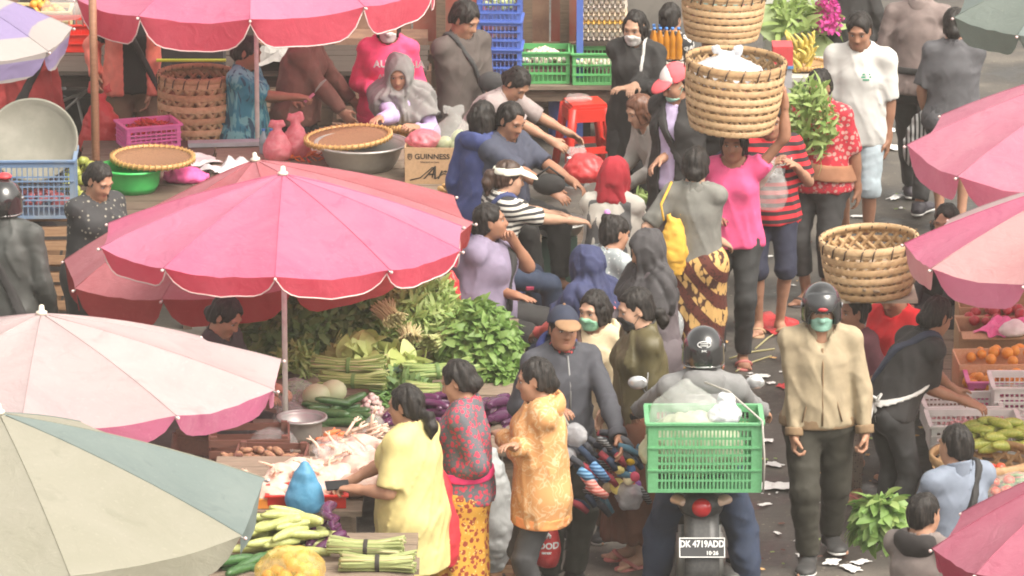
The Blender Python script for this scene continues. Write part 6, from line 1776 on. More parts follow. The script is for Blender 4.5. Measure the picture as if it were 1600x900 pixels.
# ------------------------------------------------------------------ the motorbike
def motorbike(label, loc, rotz, plate=True):
    t = thing('motorbike', label, 'motorbike', loc, rotz)
    blk = M('bike black plastic', (.030, .030, .031), .38, 'speck', (.045, .044, .042), bump=.05); gry = M('bike grey metal', (.20, .20, .19), .4, metal=.6); rub = M('tyre rubber', (.025, .024, .023), .85)
    ax = (V(0, 1, 0), V(0, 0, 1), V(1, 0, 0))
    for y in (0, 1.24):
        wv = MB().lathe([(.215, -.035), (.25, -.05), (.285, -.036), (.30, 0), (.285, .036), (.25, .05), (.215, .035)], 32, (0, y, .30), ax, close=False).build('tyre', rub, t)
        m = MB().lathe([(.215, -.03), (.19, -.02), (.19, .02), (.215, .03)], 32, (0, y, .30), ax, close=False).lathe([(0, -.05), (.05, -.05), (.05, .05), (0, .05)], 16, (0, y, .30), ax)
        for k in range(6): a = k * PI / 3; m.tube([(0, y, .30), (0, y + .2 * math.cos(a), .30 + .2 * math.sin(a))], .013, 5)
        m.build('rim', gry, t)
    # tail and body
    def blob(name, prims, mat, h=.012):
        pts = np.array([q for p in prims for q in (p[0], p[1])]); F = Field(pts.min(0) - .25, pts.max(0) + .25, h)
        for a, b, wa, wb in prims: F.econe(V(*a), V(*b), V(1, 0, 0), wa, wb, .05)
        return F.build(name, mat, t, V(0, 0, 0))
    blob('tail_cowl', [((0, -.13, .80), (0, .40, .74), (.12, .085), (.16, .11))], blk)
    blob('seat', [((0, .02, .84), (0, .75, .80), (.11, .045), (.14, .05))], M('black vinyl seat', (.02, .02, .02), .5))
    blob('side_cover', [((0, .35, .60), (0, .75, .50), (.14, .12), (.13, .14))], blk)
    blob('leg_shield', [((0, 1.0, .45), (0, .88, .98), (.19, .05), (.16, .07)), ((0, .6, .32), (0, 1.0, .34), (.16, .04), (.16, .05))], blk)
    blob('front_cowl', [((0, .92, 1.0), (0, .98, 1.06), (.13, .06), (.09, .06))], blk)
    blob('front_mudguard', [((0, 1.05, .58), (0, 1.38, .62), (.06, .04), (.06, .03))], blk)
    # mudguard with the plate
    P = np.array([[(x * .095, y, z) for x in (-1, -.4, .4, 1)] for y, z in ((-.10, .82), (-.19, .74), (-.27, .64), (-.33, .50), (-.35, .36))])
    MB().grid(P, True, .012).build('mudguard', blk, t)
    blob('engine', [((0, .25, .33), (0, .7, .36), (.13, .10), (.12, .11))], gry)
    tl = blob('tail_light', [((0, -.185, .805), (0, -.11, .80), (.055, .052), (.07, .06))], M('red lens', (.50, .015, .02), .12, coat=.6), .008)
    for s in (-1, 1):
        blob('indicator', [((s * .085, -.14, .825), (s * .135, -.08, .825), (.045, .025), (.045, .028))], M('clear amber lens', (.66, .46, .34), .15, coat=.6), .008)
        MB().tube([(s * .10, .02, .30), (s * .10, .10, .62)], [.022, .022], 10).tube([(s * .10, .01, .30), (s * .10, .085, .58)], .033, 10).build('shock_absorber', gry, t)
        MB().tube([(s * .10, .0, .30), (s * .10, .45, .33)], .022, 6).build('swing_arm', blk, t)
        MB().tube([(s * .16, .45, .30), (s * .30, .45, .30)], .016, 6).build('footpeg', rub, t)
        MB().tube([(s * .04, 1.22, .30), (s * .06, 1.0, .78)], .022, 8).build('fork', gry, t)
        MB().tube([(s * .05, .93, 1.03), (s * .2, .88, 1.06), (s * .36, .80, 1.04)], .014, 8).build('handlebar', gry, t)
        MB().tube([(s * .25, .83, 1.05), (s * .37, .79, 1.04)], .019, 8).build('grip', rub, t)
        MB().tube([(s * .22, .87, 1.06), (s * .30, .87, 1.18)], .006, 6).build('mirror_stem', blk, t)
        mr = MB().ball((s * .33, .86, 1.22), (.058, .020, .040), 14, 8).build('mirror', M('mirror grey', (.55, .56, .56), .15, metal=.6), t)
    MB().tube([(.15, .5, .26), (.17, .1, .30), (.175, -.05, .34), (.18, -.22, .38)], [.03, .045, .055, .05], 14).build('exhaust', M('exhaust grey', (.14, .14, .135), .45, metal=.5), t)
    MB().lathe([(.03, 0), (.052, .0), (.05, .012), (.03, .012)], 14, (.18, -.225, .38), (V(1, 0, 0), V(0, 0, 1), V(0, -1, 0)), close=False).lathe([(0, 0), (.03, .0), (.03, .004), (0, .004)], 12, (.18, -.222, .38), (V(1, 0, 0), V(0, 0, 1), V(0, -1, 0))).build('exhaust_tip', gry, t)
    rk = MB()
    for s in (-1, 1): rk.tube([(s * .11, .45, .90), (s * .13, .1, .97), (s * .12, -.18, .985)], .011, 6); rk.tube([(s * .12, -.05, .97), (s * .10, .0, .82)], .010, 6)
    rk.tube([(-.12, -.18, .985), (.12, -.18, .985)], .011, 6); rk.tube([(-.13, .05, .98), (.13, .05, .98)], .011, 6); rk.build('rack', blk, t)
    if plate:
        pl = MB().box((0, -.305, .615), (.25, .006, .112), rot=(-.52, 0, 0)).build('number_plate', M('plate black', (.022, .022, .024), .4), t)
        R = Euler((PI / 2 - .52, 0, 0)); wm = M('plate white', (.72, .72, .70), .5)
        nrm = np.array(R.to_matrix()) @ V(0, 0, 1); up = np.array(R.to_matrix()) @ V(0, 1, 0); c = V(0, -.305, .615) + nrm * .0045
        me = text_mesh('DK 4719ADD', .052, wm, .0006, bold=.0012); o = link('lettering', me, pl, c + up * .019, R); o.scale = (.80, 1, 1)
        me = text_mesh('10\u00b726', .030, wm, .0006, bold=.0008); o = link('lettering', me, pl, c - up * .031 + V(.055, 0, 0), R)
        fr = MB(); A = (V(1, 0, 0), up, nrm)
        for s in (-1, 1): fr.box(c + up * s * .053, (.25, .005, .004), ax=A); fr.box(c + V(s * .1225, 0, 0), (.005, .10, .0042), ax=A)
        fr.build('plate_border', wm, pl)
    return t
MY = float(G(1099, 518, 1.66)[1]) - .35
bkp = AY(1097, 850, MY - .30)
BX = float(bkp[0])
motorbike('black motorbike with a number plate and green crate on its rack', (BX, MY, 0), 0)
gc = crate('green_crate', 'bright green slotted crate strapped on the motorbike rack', .615, .36, .385, (BX + .01, MY -0.12, .93), 0, M('bright green plastic', (.12, .35, .16), .42, 'speck', (.145, .39, .19), bump=.04), 25, 7, 12, post=.055, top=.032, bar=.009)
sm = MB()
for i in range(1, 5): sm.box((-.2525 + .505 * i / 5, -.182, .18), (.012, .008, .29))
sm.build('upright_bar', M('bright green plastic', (0, 0, 0)), gc)
film_bag('plastic_bag', 'clear bag of sliced cabbage in the green crate', (BX - .09, MY -0.10, 1.34), (.18, .13, .13), film_w, 'tail', 81)
film_bag('plastic_bag', 'pale cabbage bundle inside the green crate', (BX - .05, MY -0.10, 1.15), (.26, .14, .18), M('cabbage film', (.55, .60, .42), .4, 'film', (.66, .68, .52)), None, 82)
film_bag('plastic_bag', 'small white knotted bag at the right of the crate', (BX + .13, MY -0.12, 1.33), (.07, .07, .06), M('white bag film', (0, 0, 0)), 'ears', 83, h=.008)
tag(MB().tube([(BX + .32, MY -0.32, 1.34), (BX + .335, MY - .325, 1.12), (BX + .33, MY -0.32, .94)], .006, 6).tube([(BX + .32, MY -0.32, 1.34), (BX + .15, MY + .02, 1.41), (BX + .02, MY + .10, 1.44)], .006, 6).build('strap', M('grey rope', (.40, .38, .34), .8), None), 'grey rope holding the green crate on the motorbike', 'rope')

# ------------------------------------------------------------------ the people
def cl(n, r, g, b, kind='cloth', rough=.8, **k): return M(n, C(r, g, b), rough, kind, sheen=.0, **k)
BLK = cl('black cloth', 44, 43, 43); BLK2 = cl('faded black cloth', 56, 56, 57); DKT = cl('dark trouser cloth', 52, 54, 50); NAVY = cl('navy cloth', 38, 42, 62); JEAN = cl('blue jean', 45, 56, 78)
GRY = cl('grey cloth', 108, 110, 108); WHT = cl('white cloth', 206, 205, 201, var=.05); SHOE = M('dark shoe', (.03, .03, .032), .5); SANDT = M('tan sandal', (.50, .33, .20), .6); SANDP = M('pink sandal', (.58, .20, .18), .6); SANDB = M('dark sandal', (.06, .05, .05), .6)
MINT = cl('mint mask', 150, 196, 178, var=.03); WMASK = cl('white mask', 214, 212, 208, var=.03)

p = Person('woman in oversized pale yellow shirt holding a phone', 630, 603, 1.50, -118, g=1.22, head=(6, 8, 0), L=(552, 764, -.12), R=(548, 752, .12), belly=.3, eL=(-.4, .35, -.9), curl=(.9, .5))
p.top(cl('pale yellow cloth', 200, 186, 126), .46, .034, -.62, .085, name='shirt', fold=.006); p.hair('lowpony', length=.13); p.sandals(SANDB); p.done(eyes=False)
ph = p.P['wrL'] + unit(p.P['wrL'] - p.P['elL']) * .10
tg = thing('phone', 'black mobile phone held by the woman in yellow', 'phone', ph + V(-.0, 0, .012)); MB().box((0, 0, 0), (.13, .066, .010), rot=(.5, 0, .25)).build('phone_body', M('black glass', (.012, .012, .013), .1), tg)

p = Person('woman in grey and pink patterned blouse with a yellow sarong', 706, 566, 1.55, -100, g=1.02, head=(-4, 20, 0), L=(696, 738, -.1), R=(690, 728, .25), eL=(-.7, .3, -.8))
p.top(M('patterned blouse', C(96, 98, 104), .8, 'floral', C(196, 62, 84), scale=1.7, col3=C(168, 70, 92)), .80, .034, -.045, .02, fold=.005)
p.skirt(M('yellow floral sarong', C(212, 158, 62), .8, 'floral', C(150, 64, 44), scale=1.25, col3=C(226, 192, 116)), .10, (.20, .17), top=-.01, ease=.004); p.band_round('sash', cl('pink sash', 232, 60, 120), p.P['hip'] + V(0, 0, .115), V(0, 0, 1), .05, .036)
p.hair('lowbun'); p.sandals(SANDT); p.done()
film_bag('red_bag', 'crimson cloth bag hanging by the sarong woman', AY(690, 800, p.Y - .02) + V(0, -.16, -.02), (.095, .07, .26), cl('crimson cloth', 196, 50, 62), 'tail', 91, cat='bag', am=.008)

p = Person('woman in yellow floral hoodie with folded arms', 832, 562, 1.58, -84, g=1.08, head=(-8, 8, 0), L=(.19, -.17, 1.09), R=(.16, .18, 1.14), eL=(-.1, .6, -.8), eR=(-.1, .6, -.8))
YH = M('yellow floral cloth', C(206, 150, 96), .8, 'squiggle', C(216, 182, 142), scale=.62)
p.top(YH, 1.0, .030, -.16, .025, cuff=YH, band=cl('orange rib', 232, 152, 92), name='hoodie', fold=.006); p.hood(YH, .095); p.trousers(cl('charcoal legging', 62, 62, 64), .97, .008, .006); p.hair('lowbun'); p.shoes(SHOE); p.done()

cm = Person('man in navy and tan cap with goods on a stick', 882, 482, 1.64, 22, man=True, skin='b', head=(-8, -2, 4), L=(968, 688, -.28), R=(858, 640, -.15), eL=(-.3, .8, -.5))
p = cm
DG = cl('slate jacket cloth', 66, 67, 74)
p.top(DG, 1.0, .024, -.06, .01, cuff=DG, name='jacket', fold=.006); p.hood(cl('royal blue cloth', 52, 62, 118), .125); p.trousers(cl('dark olive trousers', 58, 58, 52), .97, .022, .024); p.cap(cl('navy cap', 42, 48, 66), cl('tan brim', 146, 114, 84)); p.hair('short'); p.shoes(SHOE)
F = Field(p.P['neck'] - .16, p.P['neck'] + .16, .009); F.cone(p.P['neck'] - p.tu * .04, p.P['neck'] + p.tu * .065 + p.tf * .02, .082, .072, 0); F.wrinkle(.008, (20, 20, 30), 4); F.plane(p.P['neck'] + p.tu * .055, p.tu)
F.build('neck_scarf', M('printed neck scarf', C(46, 44, 46), .8, 'floral', C(190, 70, 70), scale=2.2, col3=C(110, 110, 112)), p.root, p.base)
zp = MB().tube([p.loc(p.P['neck'] + p.tf * .1 - p.tu * .02), p.loc(p.P['chest'] + p.tf * .135), p.loc(p.P['waist'] + p.tf * .138)], .006, 5); zp.build('zip', M('zip grey', (.22, .22, .22), .4), p.root)
p.done()

p = Person('woman in beige hoodie with green mask', 926, 457, 1.48, -28, head=(-10, 8, 0), L=(950, 640, .05), R=(905, 655, -.1), skin='c')
p.top(cl('beige fleece', 206, 188, 154), 1.0, .028, -.10, .02, cuff=cl('beige fleece', 0, 0, 0), name='hoodie'); p.hood(cl('beige fleece', 0, 0, 0)); p.trousers(cl('dark brown cloth', 92, 66, 52), .97); p.hair('bob'); p.mask(cl('green mask', 138, 190, 158, var=.03)); p.shoes(SHOE); p.strap(cl('brown strap', 96, 72, 62), 'R', .044, .03); p.done()
p = Person('woman in olive bomber jacket with black mask', 986, 453, 1.64, -72, head=(-6, 14, 0), L=(988, 692, -.12), R=(950, 640, .15), eL=(-.5, .3, -.8), skin='c')
OL = cl('olive satin', 86, 79, 52, rough=.5)
p.top(OL, 1.0, .034, -.02, .02, cuff=BLK, band=BLK, collar=BLK, name='bomber_jacket', fold=.008); p.skirt(cl('brown skirt cloth', 104, 64, 46), .16, (.24, .22)); p.hair('lowpony', length=.10); p.mask(BLK); p.sandals(SANDP)
MB().tube([p.loc((p.P['shL'] * .45 + p.P['elL'] * .55) + V(.0, -.075, .03)), p.loc((p.P['shL'] * .1 + p.P['elL'] * .9) + V(-.0, -.075, .02))], .004, 5).build('sleeve_zip', M('zip grey', (0, 0, 0), .4), p.root); p.done()

# goods on the vendor's stick
gb_ = thing('goods_bundle', 'jumbled bundle of socks toys and pouches on a stick', 'goods', AY(945, 735, cm.Y - .32))
o0 = AY(945, 735, cm.Y - .32)
at = lambda x, y, dy=0: AY(x, y, cm.Y - .32 + dy) - o0
MB().tube([at(856, 588), at(876, 640), at(900, 690)], .007, 6).build('stick', M('pale stick', (.5, .46, .40), .6), gb_)
r5 = np.random.default_rng(5)
def pouch(x, y, r, col, nm='pouch', kind='cloth', fl=.6):
    mb = MB(); mb.ball((0, 0, 0), (r, r * .5, r * 1.1), 10, 7); o = mb.build(nm, M('goods ' + str(col) + kind, C(*col), .5, kind, C(*[min(255, int(c * 1.5) + 50) for c in col]), scale=9), gb_, at(x, y, -.08 + .1 * r5.random()), (r5.normal(0, .4), r5.normal(0, .6), 0)); return o
for (x, y, r, c, k) in ((965, 760, .045, (236, 214, 120), 'plain'), (968, 735, .03, (240, 222, 140), 'plain'), (983, 748, .035, (230, 220, 180), 'plain'), (950, 762, .03, (226, 206, 160), 'plain'), (985, 722, .026, (230, 190, 40), 'plain'), (975, 718, .024, (70, 150, 110), 'plain'), (986, 733, .026, (60, 110, 170), 'plain'), (992, 745, .028, (210, 80, 110), 'plain'), (985, 757, .028, (220, 90, 60), 'floral'), (995, 757, .026, (130, 70, 150), 'plain'), (990, 770, .024, (225, 60, 90), 'floral')): pouch(x, y, r, c, 'toy_ball', k)
for (x, y, r, c) in ((900, 680, .07, (150, 150, 160)), (882, 715, .065, (160, 162, 166)), (985, 775, .085, (120, 118, 122))):
    F = Field(at(x, y) - .16, at(x, y) + .16, .010); F.ell(at(x, y), (r, r * .7, r), None); F.wrinkle(.016, (22, 22, 22), int(x)); F.build('clear_pouch', M('grey clear film', (.42, .42, .45), .2, 'film', (.60, .60, .62), alpha=.75), gb_, V(0, 0, 0))
for k in range(46):
    x, y = r5.uniform(905, 970), r5.uniform(672, 735)
    if k > 24: x, y = r5.uniform(890, 1000), r5.uniform(690, 790)
    col = ((36, 38, 48), (60, 62, 70), (44, 60, 84), (30, 30, 32), (90, 92, 98), (150, 54, 66), (70, 110, 130))[int(r5.integers(7))]
    a = r5.uniform(-.9, .9); L = r5.uniform(.07, .13); d = V(math.cos(a), 0, -abs(math.sin(a)) - .2); c = at(x, y, r5.uniform(-.1, .12))
    MB().tube([c, c + d * L * .5 + V(0, -.01, .012), c + d * L], [.018, .022, .016], 6, flat=(V(0, 1, 0), .6)).build('sock', M('sock ' + str(col), C(*col), .8, 'stripes' if k % 3 == 0 else 'cloth', C(*[min(255, q + 90) for q in col]), scale=22), gb_)
for (x, y, dx, dy, c) in ((880, 752, -8, 48, (214, 40, 48)), (912, 742, 26, 30, (232, 130, 120)), (918, 758, 30, 18, (232, 120, 110)), (905, 735, 26, 18, (60, 110, 150)), (925, 725, 24, 26, (52, 96, 140)), (878, 740, -2, 40, (70, 140, 170)), (884, 778, -14, 12, (190, 90, 170))):
    MB().tube([at(x, y, -.1), at(x + dx / 2, y + dy / 2, -.12), at(x + dx, y + dy, -.1)], [.026, .03, .022], 7, flat=(V(0, 1, 0), .5)).build('striped_sock', M('striped goods ' + str(c), C(*c), .7, 'stripes', C(*[min(255, q + 70) for q in c]), scale=16), gb_)
rb = film_bag('red_bag', 'red shopping bag with white lettering behind the yellow hoodie', AY(855, 848, cm.Y - .22), (.065, .06, .15), redfilm, 'tail', 95, h=.009, am=.005)
wt = M('white lettering', (.74, .74, .74), .6)
zz = AY(855, 848, cm.Y - .22)
for txt, s_, dz in (('FOOD', .050, 0), ('MARKET', .014, -.04)):
    me = text_mesh(txt, s_, wt, .0005, bold=.0015)
    for v in me.vertices:
        h_, n_ = on_surface(rb, V(v.co.x - .004, -.3, v.co.y + .14 + dz), V(0, 1, 0))
        if h_ is not None: v.co = Vector((v.co.x - .004, float(h_[1]) - .004 - v.co.z, v.co.y + .14 + dz))
    link('lettering', me, rb)
mb = MB()
for k in range(3): mb.tube([V((k - 1) * .018 - .004, -.066, .185), V((k - 1) * .016, -.066, .20 + .012 * (k == 1)), V(0, -.064, .222)], [.006, .008, .003], 5)
mb.build('flame_emblem', wt, rb)

# the rider and the man walking towards us
rd = Person('motorbike rider in grey hoodie and black helmet seen from behind', 1099, 518, 1.68, 180, man=True, g=1.05, pel=.86, lean=4, head=(0, 8, 0), L=(.50, .36, 1.06), R=(.50, -.36, 1.06), LF=(.02, .27, 0), RF=(.02, -.27, 0), eL=(-.5, .7, -.5), eR=(-.5, .7, -.5), hipback=.02)
p = rd
p.top(cl('mid grey jersey', 122, 122, 122), 1.0, .028, -.05, .01, name='hoodie', fold=.007); p.hood(cl('mid grey jersey', 0, 0, 0), .10); p.trousers(JEAN, .97, .024, .030); p.helmet(M('black helmet shell', (.012, .012, .013), .16, coat=1), M('smoked visor', (.03, .03, .03), .08), M('chrome trim', (.55, .55, .55), .2, metal=.8)); p.shoes(SHOE); p.done(eyes=False)
em = M('white emblem', (.7, .7, .7), .4)
c = p.loc(p.P['hc']) - p.hf * .16 * p.hs + p.hu * .055
mb = MB(); mb.tube([c + V(.036 * math.cos(a), -0.0 + .004 * 0, .018 * math.sin(a)) + V(0, .012, 0) for a in np.linspace(0, 2 * PI, 25)], .003, 5)
mb.tube([c + V(-.022, .011, .006), c + V(.022, .011, .006)], .003, 5); mb.tube([c + V(-.022, .011, -.006), c + V(.022, .011, -.006)], .003, 5); mb.build('helmet_emblem', em, p.root)
me = text_mesh('INK', .016, em, .0006, bold=.001); link('lettering', me, p.root, c + V(0, .004, -.036), (PI / 2, 0, 0))

p = Person('man in beige jacket and black helmet walking down the road', 1284, 452, 1.66, 4, man=True, head=(-4, 6, 0), L=(1352, 682, -.05), R=(1242, 698, -.10), LF=(-.26, .11, .03), RF=(.05, -.06, 0), eL=(-.5, .7, -.3), eR=(-.5, .7, -.3), curl=(1.1, 1.0), g=1.02)
BJ = cl('sand jacket cloth', 162, 147, 121); RIB = cl('brown rib knit', 134, 110, 82)
p.top(BJ, 1.0, .026, -.01, .012, neck=.085, cuff=RIB, band=RIB, collar=BJ, name='jacket', fold=.006, vneck=.10); p.trousers(cl('charcoal olive trousers', 54, 52, 44), .97, .020, .026); p.mask(MINT); p.helmet(M('black helmet shell', (0, 0, 0)), M('clear grey visor', (.035, .037, .04), .06, coat=.6), M('matt trim', (.02, .02, .02), .5)); p.shoes(M('grey trainers', (.05, .05, .05), .6), WHITE_PL())
zp = MB().tube([p.loc(p.P['neck'] + p.tf * .12 - p.tu * .09), p.loc(p.P['chest'] + p.tf * .143), p.loc(p.P['waist'] + p.tf * .146), p.loc(p.P['hip'] + p.tf * .162 + p.tu * .01)], .006, 5); zp.build('zip', RIB, p.root)
MB().ball(p.loc(p.P['hc'] + p.hf * .143 + p.hu * .045), (.03, .008, .012), 8, 5).build('helmet_badge', M('red badge', (.5, .04, .05), .4), p.root)
for s in (-1, 1): MB().tube([p.loc(p.P['waist'] + p.tf * .125 + p.tl * s * .075 + p.tu * .02), p.loc(p.P['hip'] + p.tf * .145 + p.tl * s * .115 + p.tu * .03)], .005, 5).build('pocket_seam', RIB, p.root)
p.done()

# right side of the lane
p = Person('woman in black shirt with white apron strings bending over shallots', 1474, 467, 1.53, 118, lean=40, head=(10, 6, 0), R=(1512, 628, -.12), L=(1500, 618, .25), eR=(-.5, .6, -.3), skin='b')
p.top(BLK, .42, .018, -.02, .01); p.trousers(BLK2, .97, .010, .010); p.hair('lowbun'); p.sandals(SANDB); p.band_round('apron_string', WHT, p.P['hip'] + V(0, 0, .10), unit(V(-.25, 0, 1)), .024, .03); p.strap(cl('navy strap', 50, 56, 72), 'R', .03, .05)
c = p.loc(p.P['hip'] + V(-.09, -.12, .10)); MB().tube([c, c + V(-.03, -.03, .05), c + V(.01, -.04, .03), c, c + V(.04, -.03, .05), c + V(.02, -.04, .01), c], .009, 5, flat=(V(0, 1, 0), .4)).tube([c, c + V(-.02, -.02, -.09), c + V(-.05, -.02, -.2)], .010, 5, flat=(V(0, 1, 0), .4)).tube([c, c + V(.02, -.02, -.12)], .010, 5, flat=(V(0, 1, 0), .4)).build('apron_bow', WHT, p.root); p.done()
p = Person('short haired man in blue grey shirt seen from behind', 1492, 665, 1.50, -150, man=True, head=(10, 4, 0), L=(.3, .1, .8), R=(.3, -.1, .8))
p.top(cl('blue grey shirt', 118, 127, 142), .5, .022, -.08, .02, collar=cl('blue grey shirt', 0, 0, 0)); p.trousers(DKT); p.hair('crop'); p.shoes(SHOE); p.strap(BLK, 'R', .036, .04); p.done(eyes=False)
p = Person('boy with cropped hair in grey and black hoodie', 1446, 772, 1.40, 148, man=True, head=(-8, 4, 0), L=(.3, .1, .8), R=(.3, -.1, .8))
p.top(cl('warm grey jersey', 122, 112, 108), 1, .024, -.06, .01, name='hoodie'); p.hood(cl('black hood', 46, 42, 42), .085); p.trousers(DKT); p.hair('crop'); p.shoes(SHOE); p.done(eyes=False)
bw = Person('stooping woman carrying a big tan basket on her head', 1334, 464, 1.22, -50, head=(-10, -2, 0), L=(.12, .16, .72), R=(.14, -.15, .78), skin='b')
p = bw
p.top(cl('mauve cloth', 118, 72, 82), .5, .018, -.06, .01); p.trousers(M('leopard leggings', C(128, 116, 104), .8, 'dots', C(60, 54, 50), scale=3.2), .97, .008, .006); p.hair('bun'); p.sandals(SANDP); p.done()
bt = p.crown
tag(MB().box((0, 0, .0), (.46, .36, .022)).build('head_board', M('pale board', (.55, .49, .40), .7, 'wood', (.42, .36, .28)), None, bt + V(.14, .02, .015)), 'pale board under the big basket on the stooping woman', 'board')
b3 = basket('big_basket', 'big open tan basket carried on a board in the lane', .285, .235, .33, bt + V(.10, .02, .03), [bamb2, bamb2, bamb], 24, 6, .037, (.03, -.05, 0))
film_bag('cloth_bundle', 'pale cloth bundle inside the big open basket', bt + V(.10, .02, .14), (.22, .21, .09), M('old cloth', (.30, .22, .15), .8, 'cloth'), None, 103, cat='bundle')
p = Person('seated woman in red shirt beside the big basket', 1385, 438, 1.50, -40, pel=.50, head=(0, 30, 0), LF=(.3, .12, 0), RF=(.28, -.12, 0), L=(.35, .05, .52), R=(.3, -.1, .55), lean=10)
p.top(cl('bright red cloth', 206, 30, 40), .45, .02, -.03); p.trousers(DKT); p.hair('bun'); p.sandals(SANDB); p.done(eyes=False)
film_bag('green_bag', 'dull green plastic bag behind the crouching woman', AY(1412, 520, p.Y + .5), (.12, .1, .16), M('dull green film', (.16, .28, .12), .4, 'film', (.22, .36, .17)), 'tail', 105)
p = Person('vendor in black seated behind the fruit boxes', 1478, 322, 1.50, -25, head=(0, 10, 0), pel=.42, LF=(.42, .12, 0), RF=(.42, -.12, 0), L=(.4, .1, .5), R=(.4, -.1, .5)); p.top(BLK, 1, .025, -.03, .03); p.skirt(BLK2, seated=True); p.hair('lowbun'); p.shoes(SHOE); p.done(eyes=False)

# the lane behind
pw = Person('woman in pink shirt steadying a basket on her head', 1146, 196, 1.60, -8, skin='b', head=(-4, 8, 0), L=(1226, 158, -.02), R=(1118, 330, .0), eL=(.1, 1.0, -.55), curl=(1.0, .5), g=1.0, RF=(.1, -.08, 0))
p = pw
p.top(cl('hot pink tee', 226, 88, 138), .14, .018, -.04, .012, neck=.088, fold=.005); p.trousers(cl('black denim', 52, 54, 55), .97, .012, .016); p.hair('bob'); p.sandals(SANDP); p.done()
b1 = basket('carried_basket', 'large tan woven basket on the head of the pink shirt woman', .315, .26, .45, p.crown + V(-.015, .0, -.012), [bamb, bamb, bamb2], 26, 8, .036, (.05, .06, 0))
film_bag('cloth_bundle', 'white cloth and bags inside the large carried basket', p.crown + V(-.05, .0, .36), (.20, .2, .09), M('white bag film', (0, 0, 0)), 'ears', 107, cat='bundle')
p = Person('woman in red striped shirt and navy shorts behind the pink shirt', 1206, 162, 1.56, 6, head=(-10, 10, 0), R=(1205, 262, -.2), L=(1245, 262, -.1), g=1.05)
p.top(M('red striped cloth', C(206, 44, 56), .8, 'stripes', C(48, 36, 40), scale=5.6), .45, .02, -.06, .02); p.trousers(NAVY, .56, .012, .012, name='shorts'); p.hair('lowbun'); p.sandals(SANDT); p.done()
sh = [o for o in p.root.children if o.name.startswith('shirt')][0]
pc_ = p.loc(p.P['chest'] + p.tf * .16)
decal(p.root, text_mesh('FASHION', .062, WHT, .0004, bold=.001), 'lettering', pc_ + V(0, 0, .03), p.tf, p.tu, .004, sh)
g_ = MB(); g_.grid(np.array([[(x * .075, y * .05, 0) for x in np.linspace(-1, 1, 9)] for y in np.linspace(-1, 1, 6)])); decal(p.root, g_.mesh('print', M('grey print', (.40, .44, .46), .8, 'floral', (.06, .06, .07), scale=1.4, col3=(.3, .34, .36))), 'shirt_print', pc_ - V(0, 0, .055), p.tf, p.tu, .004, sh)
film_bag('plastic_bag', 'white plastic bag held between the pink and striped shirts', AY(1204, 290, p.Y - .25), (.10, .09, .17), film_w, 'tail', 109)
wg = Person('woman in red floral blouse carrying leafy greens', 1277, 112, 1.62, -24, g=1.18, head=(-6, 14, 0), L=(1340, 296, .0), R=(1228, 238, -.18), eL=(-.4, .6, -.6), eR=(-.3, .7, -.6), belly=.3, curl=(.5, .9), skin='b')
p = wg
p.top(M('red floral cloth', C(186, 44, 60), .8, 'floral', C(196, 150, 142), scale=1.25, col3=C(104, 70, 74)), .46, .02, -.05, .015, fold=.005); p.trousers(BLK2, .82, .012, .012); p.hair('lowbun'); p.sandals(SANDB); p.band_round('waist_cloth', cl('tan wrap cloth', 160, 112, 84), p.P['hip'] + V(0, 0, .10), unit(V(.12, 0, 1)), .11, .032); p.done()
leafy('greens_bunch', 'armful of leafy greens held by the red floral blouse woman', AY(1262, 190, p.Y - .30), (.17, .12, .27), 420, LV3 + LV3 + LV1[:1], single=160, stems=leafm3, up=.9, szv=(.8, 1.3), h0=-.9)
sb('cut stems below the armful of greens', 1232, 262, G(0, 0, 0)[2] + AY(1228, 262, p.Y - .32)[2], 1.2, .20, .045, 40, leafm3, r=.005)
p = Person('young man in white shirt and pale shorts', 1342, 24, 1.72, -16, man=True, LF=(.1, .10, 0), RF=(-.1, -.10, 0), skin='b', head=(2, 14, 0), L=(1388, 246, -.05), R=(1300, 236, -.05), eL=(-.5, .5, -.4))
p.top(WHT, .46, .026, -.10, .03, fold=.006); p.trousers(cl('pale denim', 176, 190, 198), .55, .012, .018, name='shorts'); p.hair('short', vol=.018); p.sandals(SANDB)
sh = [o for o in p.root.children if o.name.startswith('shirt')][0]
g_ = MB()
for k, w_ in enumerate((.052, .066, .044)): g_.box((0, .018 - .018 * k, 0), (w_, .010, .0008))
decal(p.root, g_.mesh('print', M('green print', (.03, .26, .15), .7)), 'shirt_print', p.loc(p.P['chest'] + p.tf * .15 + p.tl * .075 + V(0, 0, .02)), p.tf, p.tu, .004, sh); p.done()
p = Person('man in grey brown shirt walking away up the road', 1440, -48, 1.75, 164, man=True, LF=(.25, .09, 0), RF=(-.28, -.08, .0), head=(0, 5, 0), R=(.3, -.2, 1.0))
p.top(cl('grey brown shirt', 126, 112, 108), 1, .028, -.06, .02, fold=.008); p.trousers(BLK2, .97, .018, .020); p.hair('short'); p.shoes(M('black trainers', (.04, .035, .045), .5), WHITE_PL()); p.band_round('belt', BLK, p.P['hip'] + V(0, 0, .12), V(0, 0, 1), .05, .04); p.done(eyes=False)
wd = Person('woman in dark grey shirt walking away with a striped bag', 1492, 14, 1.60, 176, head=(0, 5, 0), L=(1447, 186, .05), R=(1531, 182, .0), eL=(-.4, .7, -.5), eR=(-.4, .7, -.5), g=1.05)
p = wd
p.top(cl('dark grey jersey', 88, 88, 92), .44, .024, -.08, .02); p.trousers(cl('dark grey shorts', 70, 70, 74), .5, .02, .02, name='shorts'); p.hair('lowbun', vol=.016); p.sandals(SANDB); p.done(eyes=False)
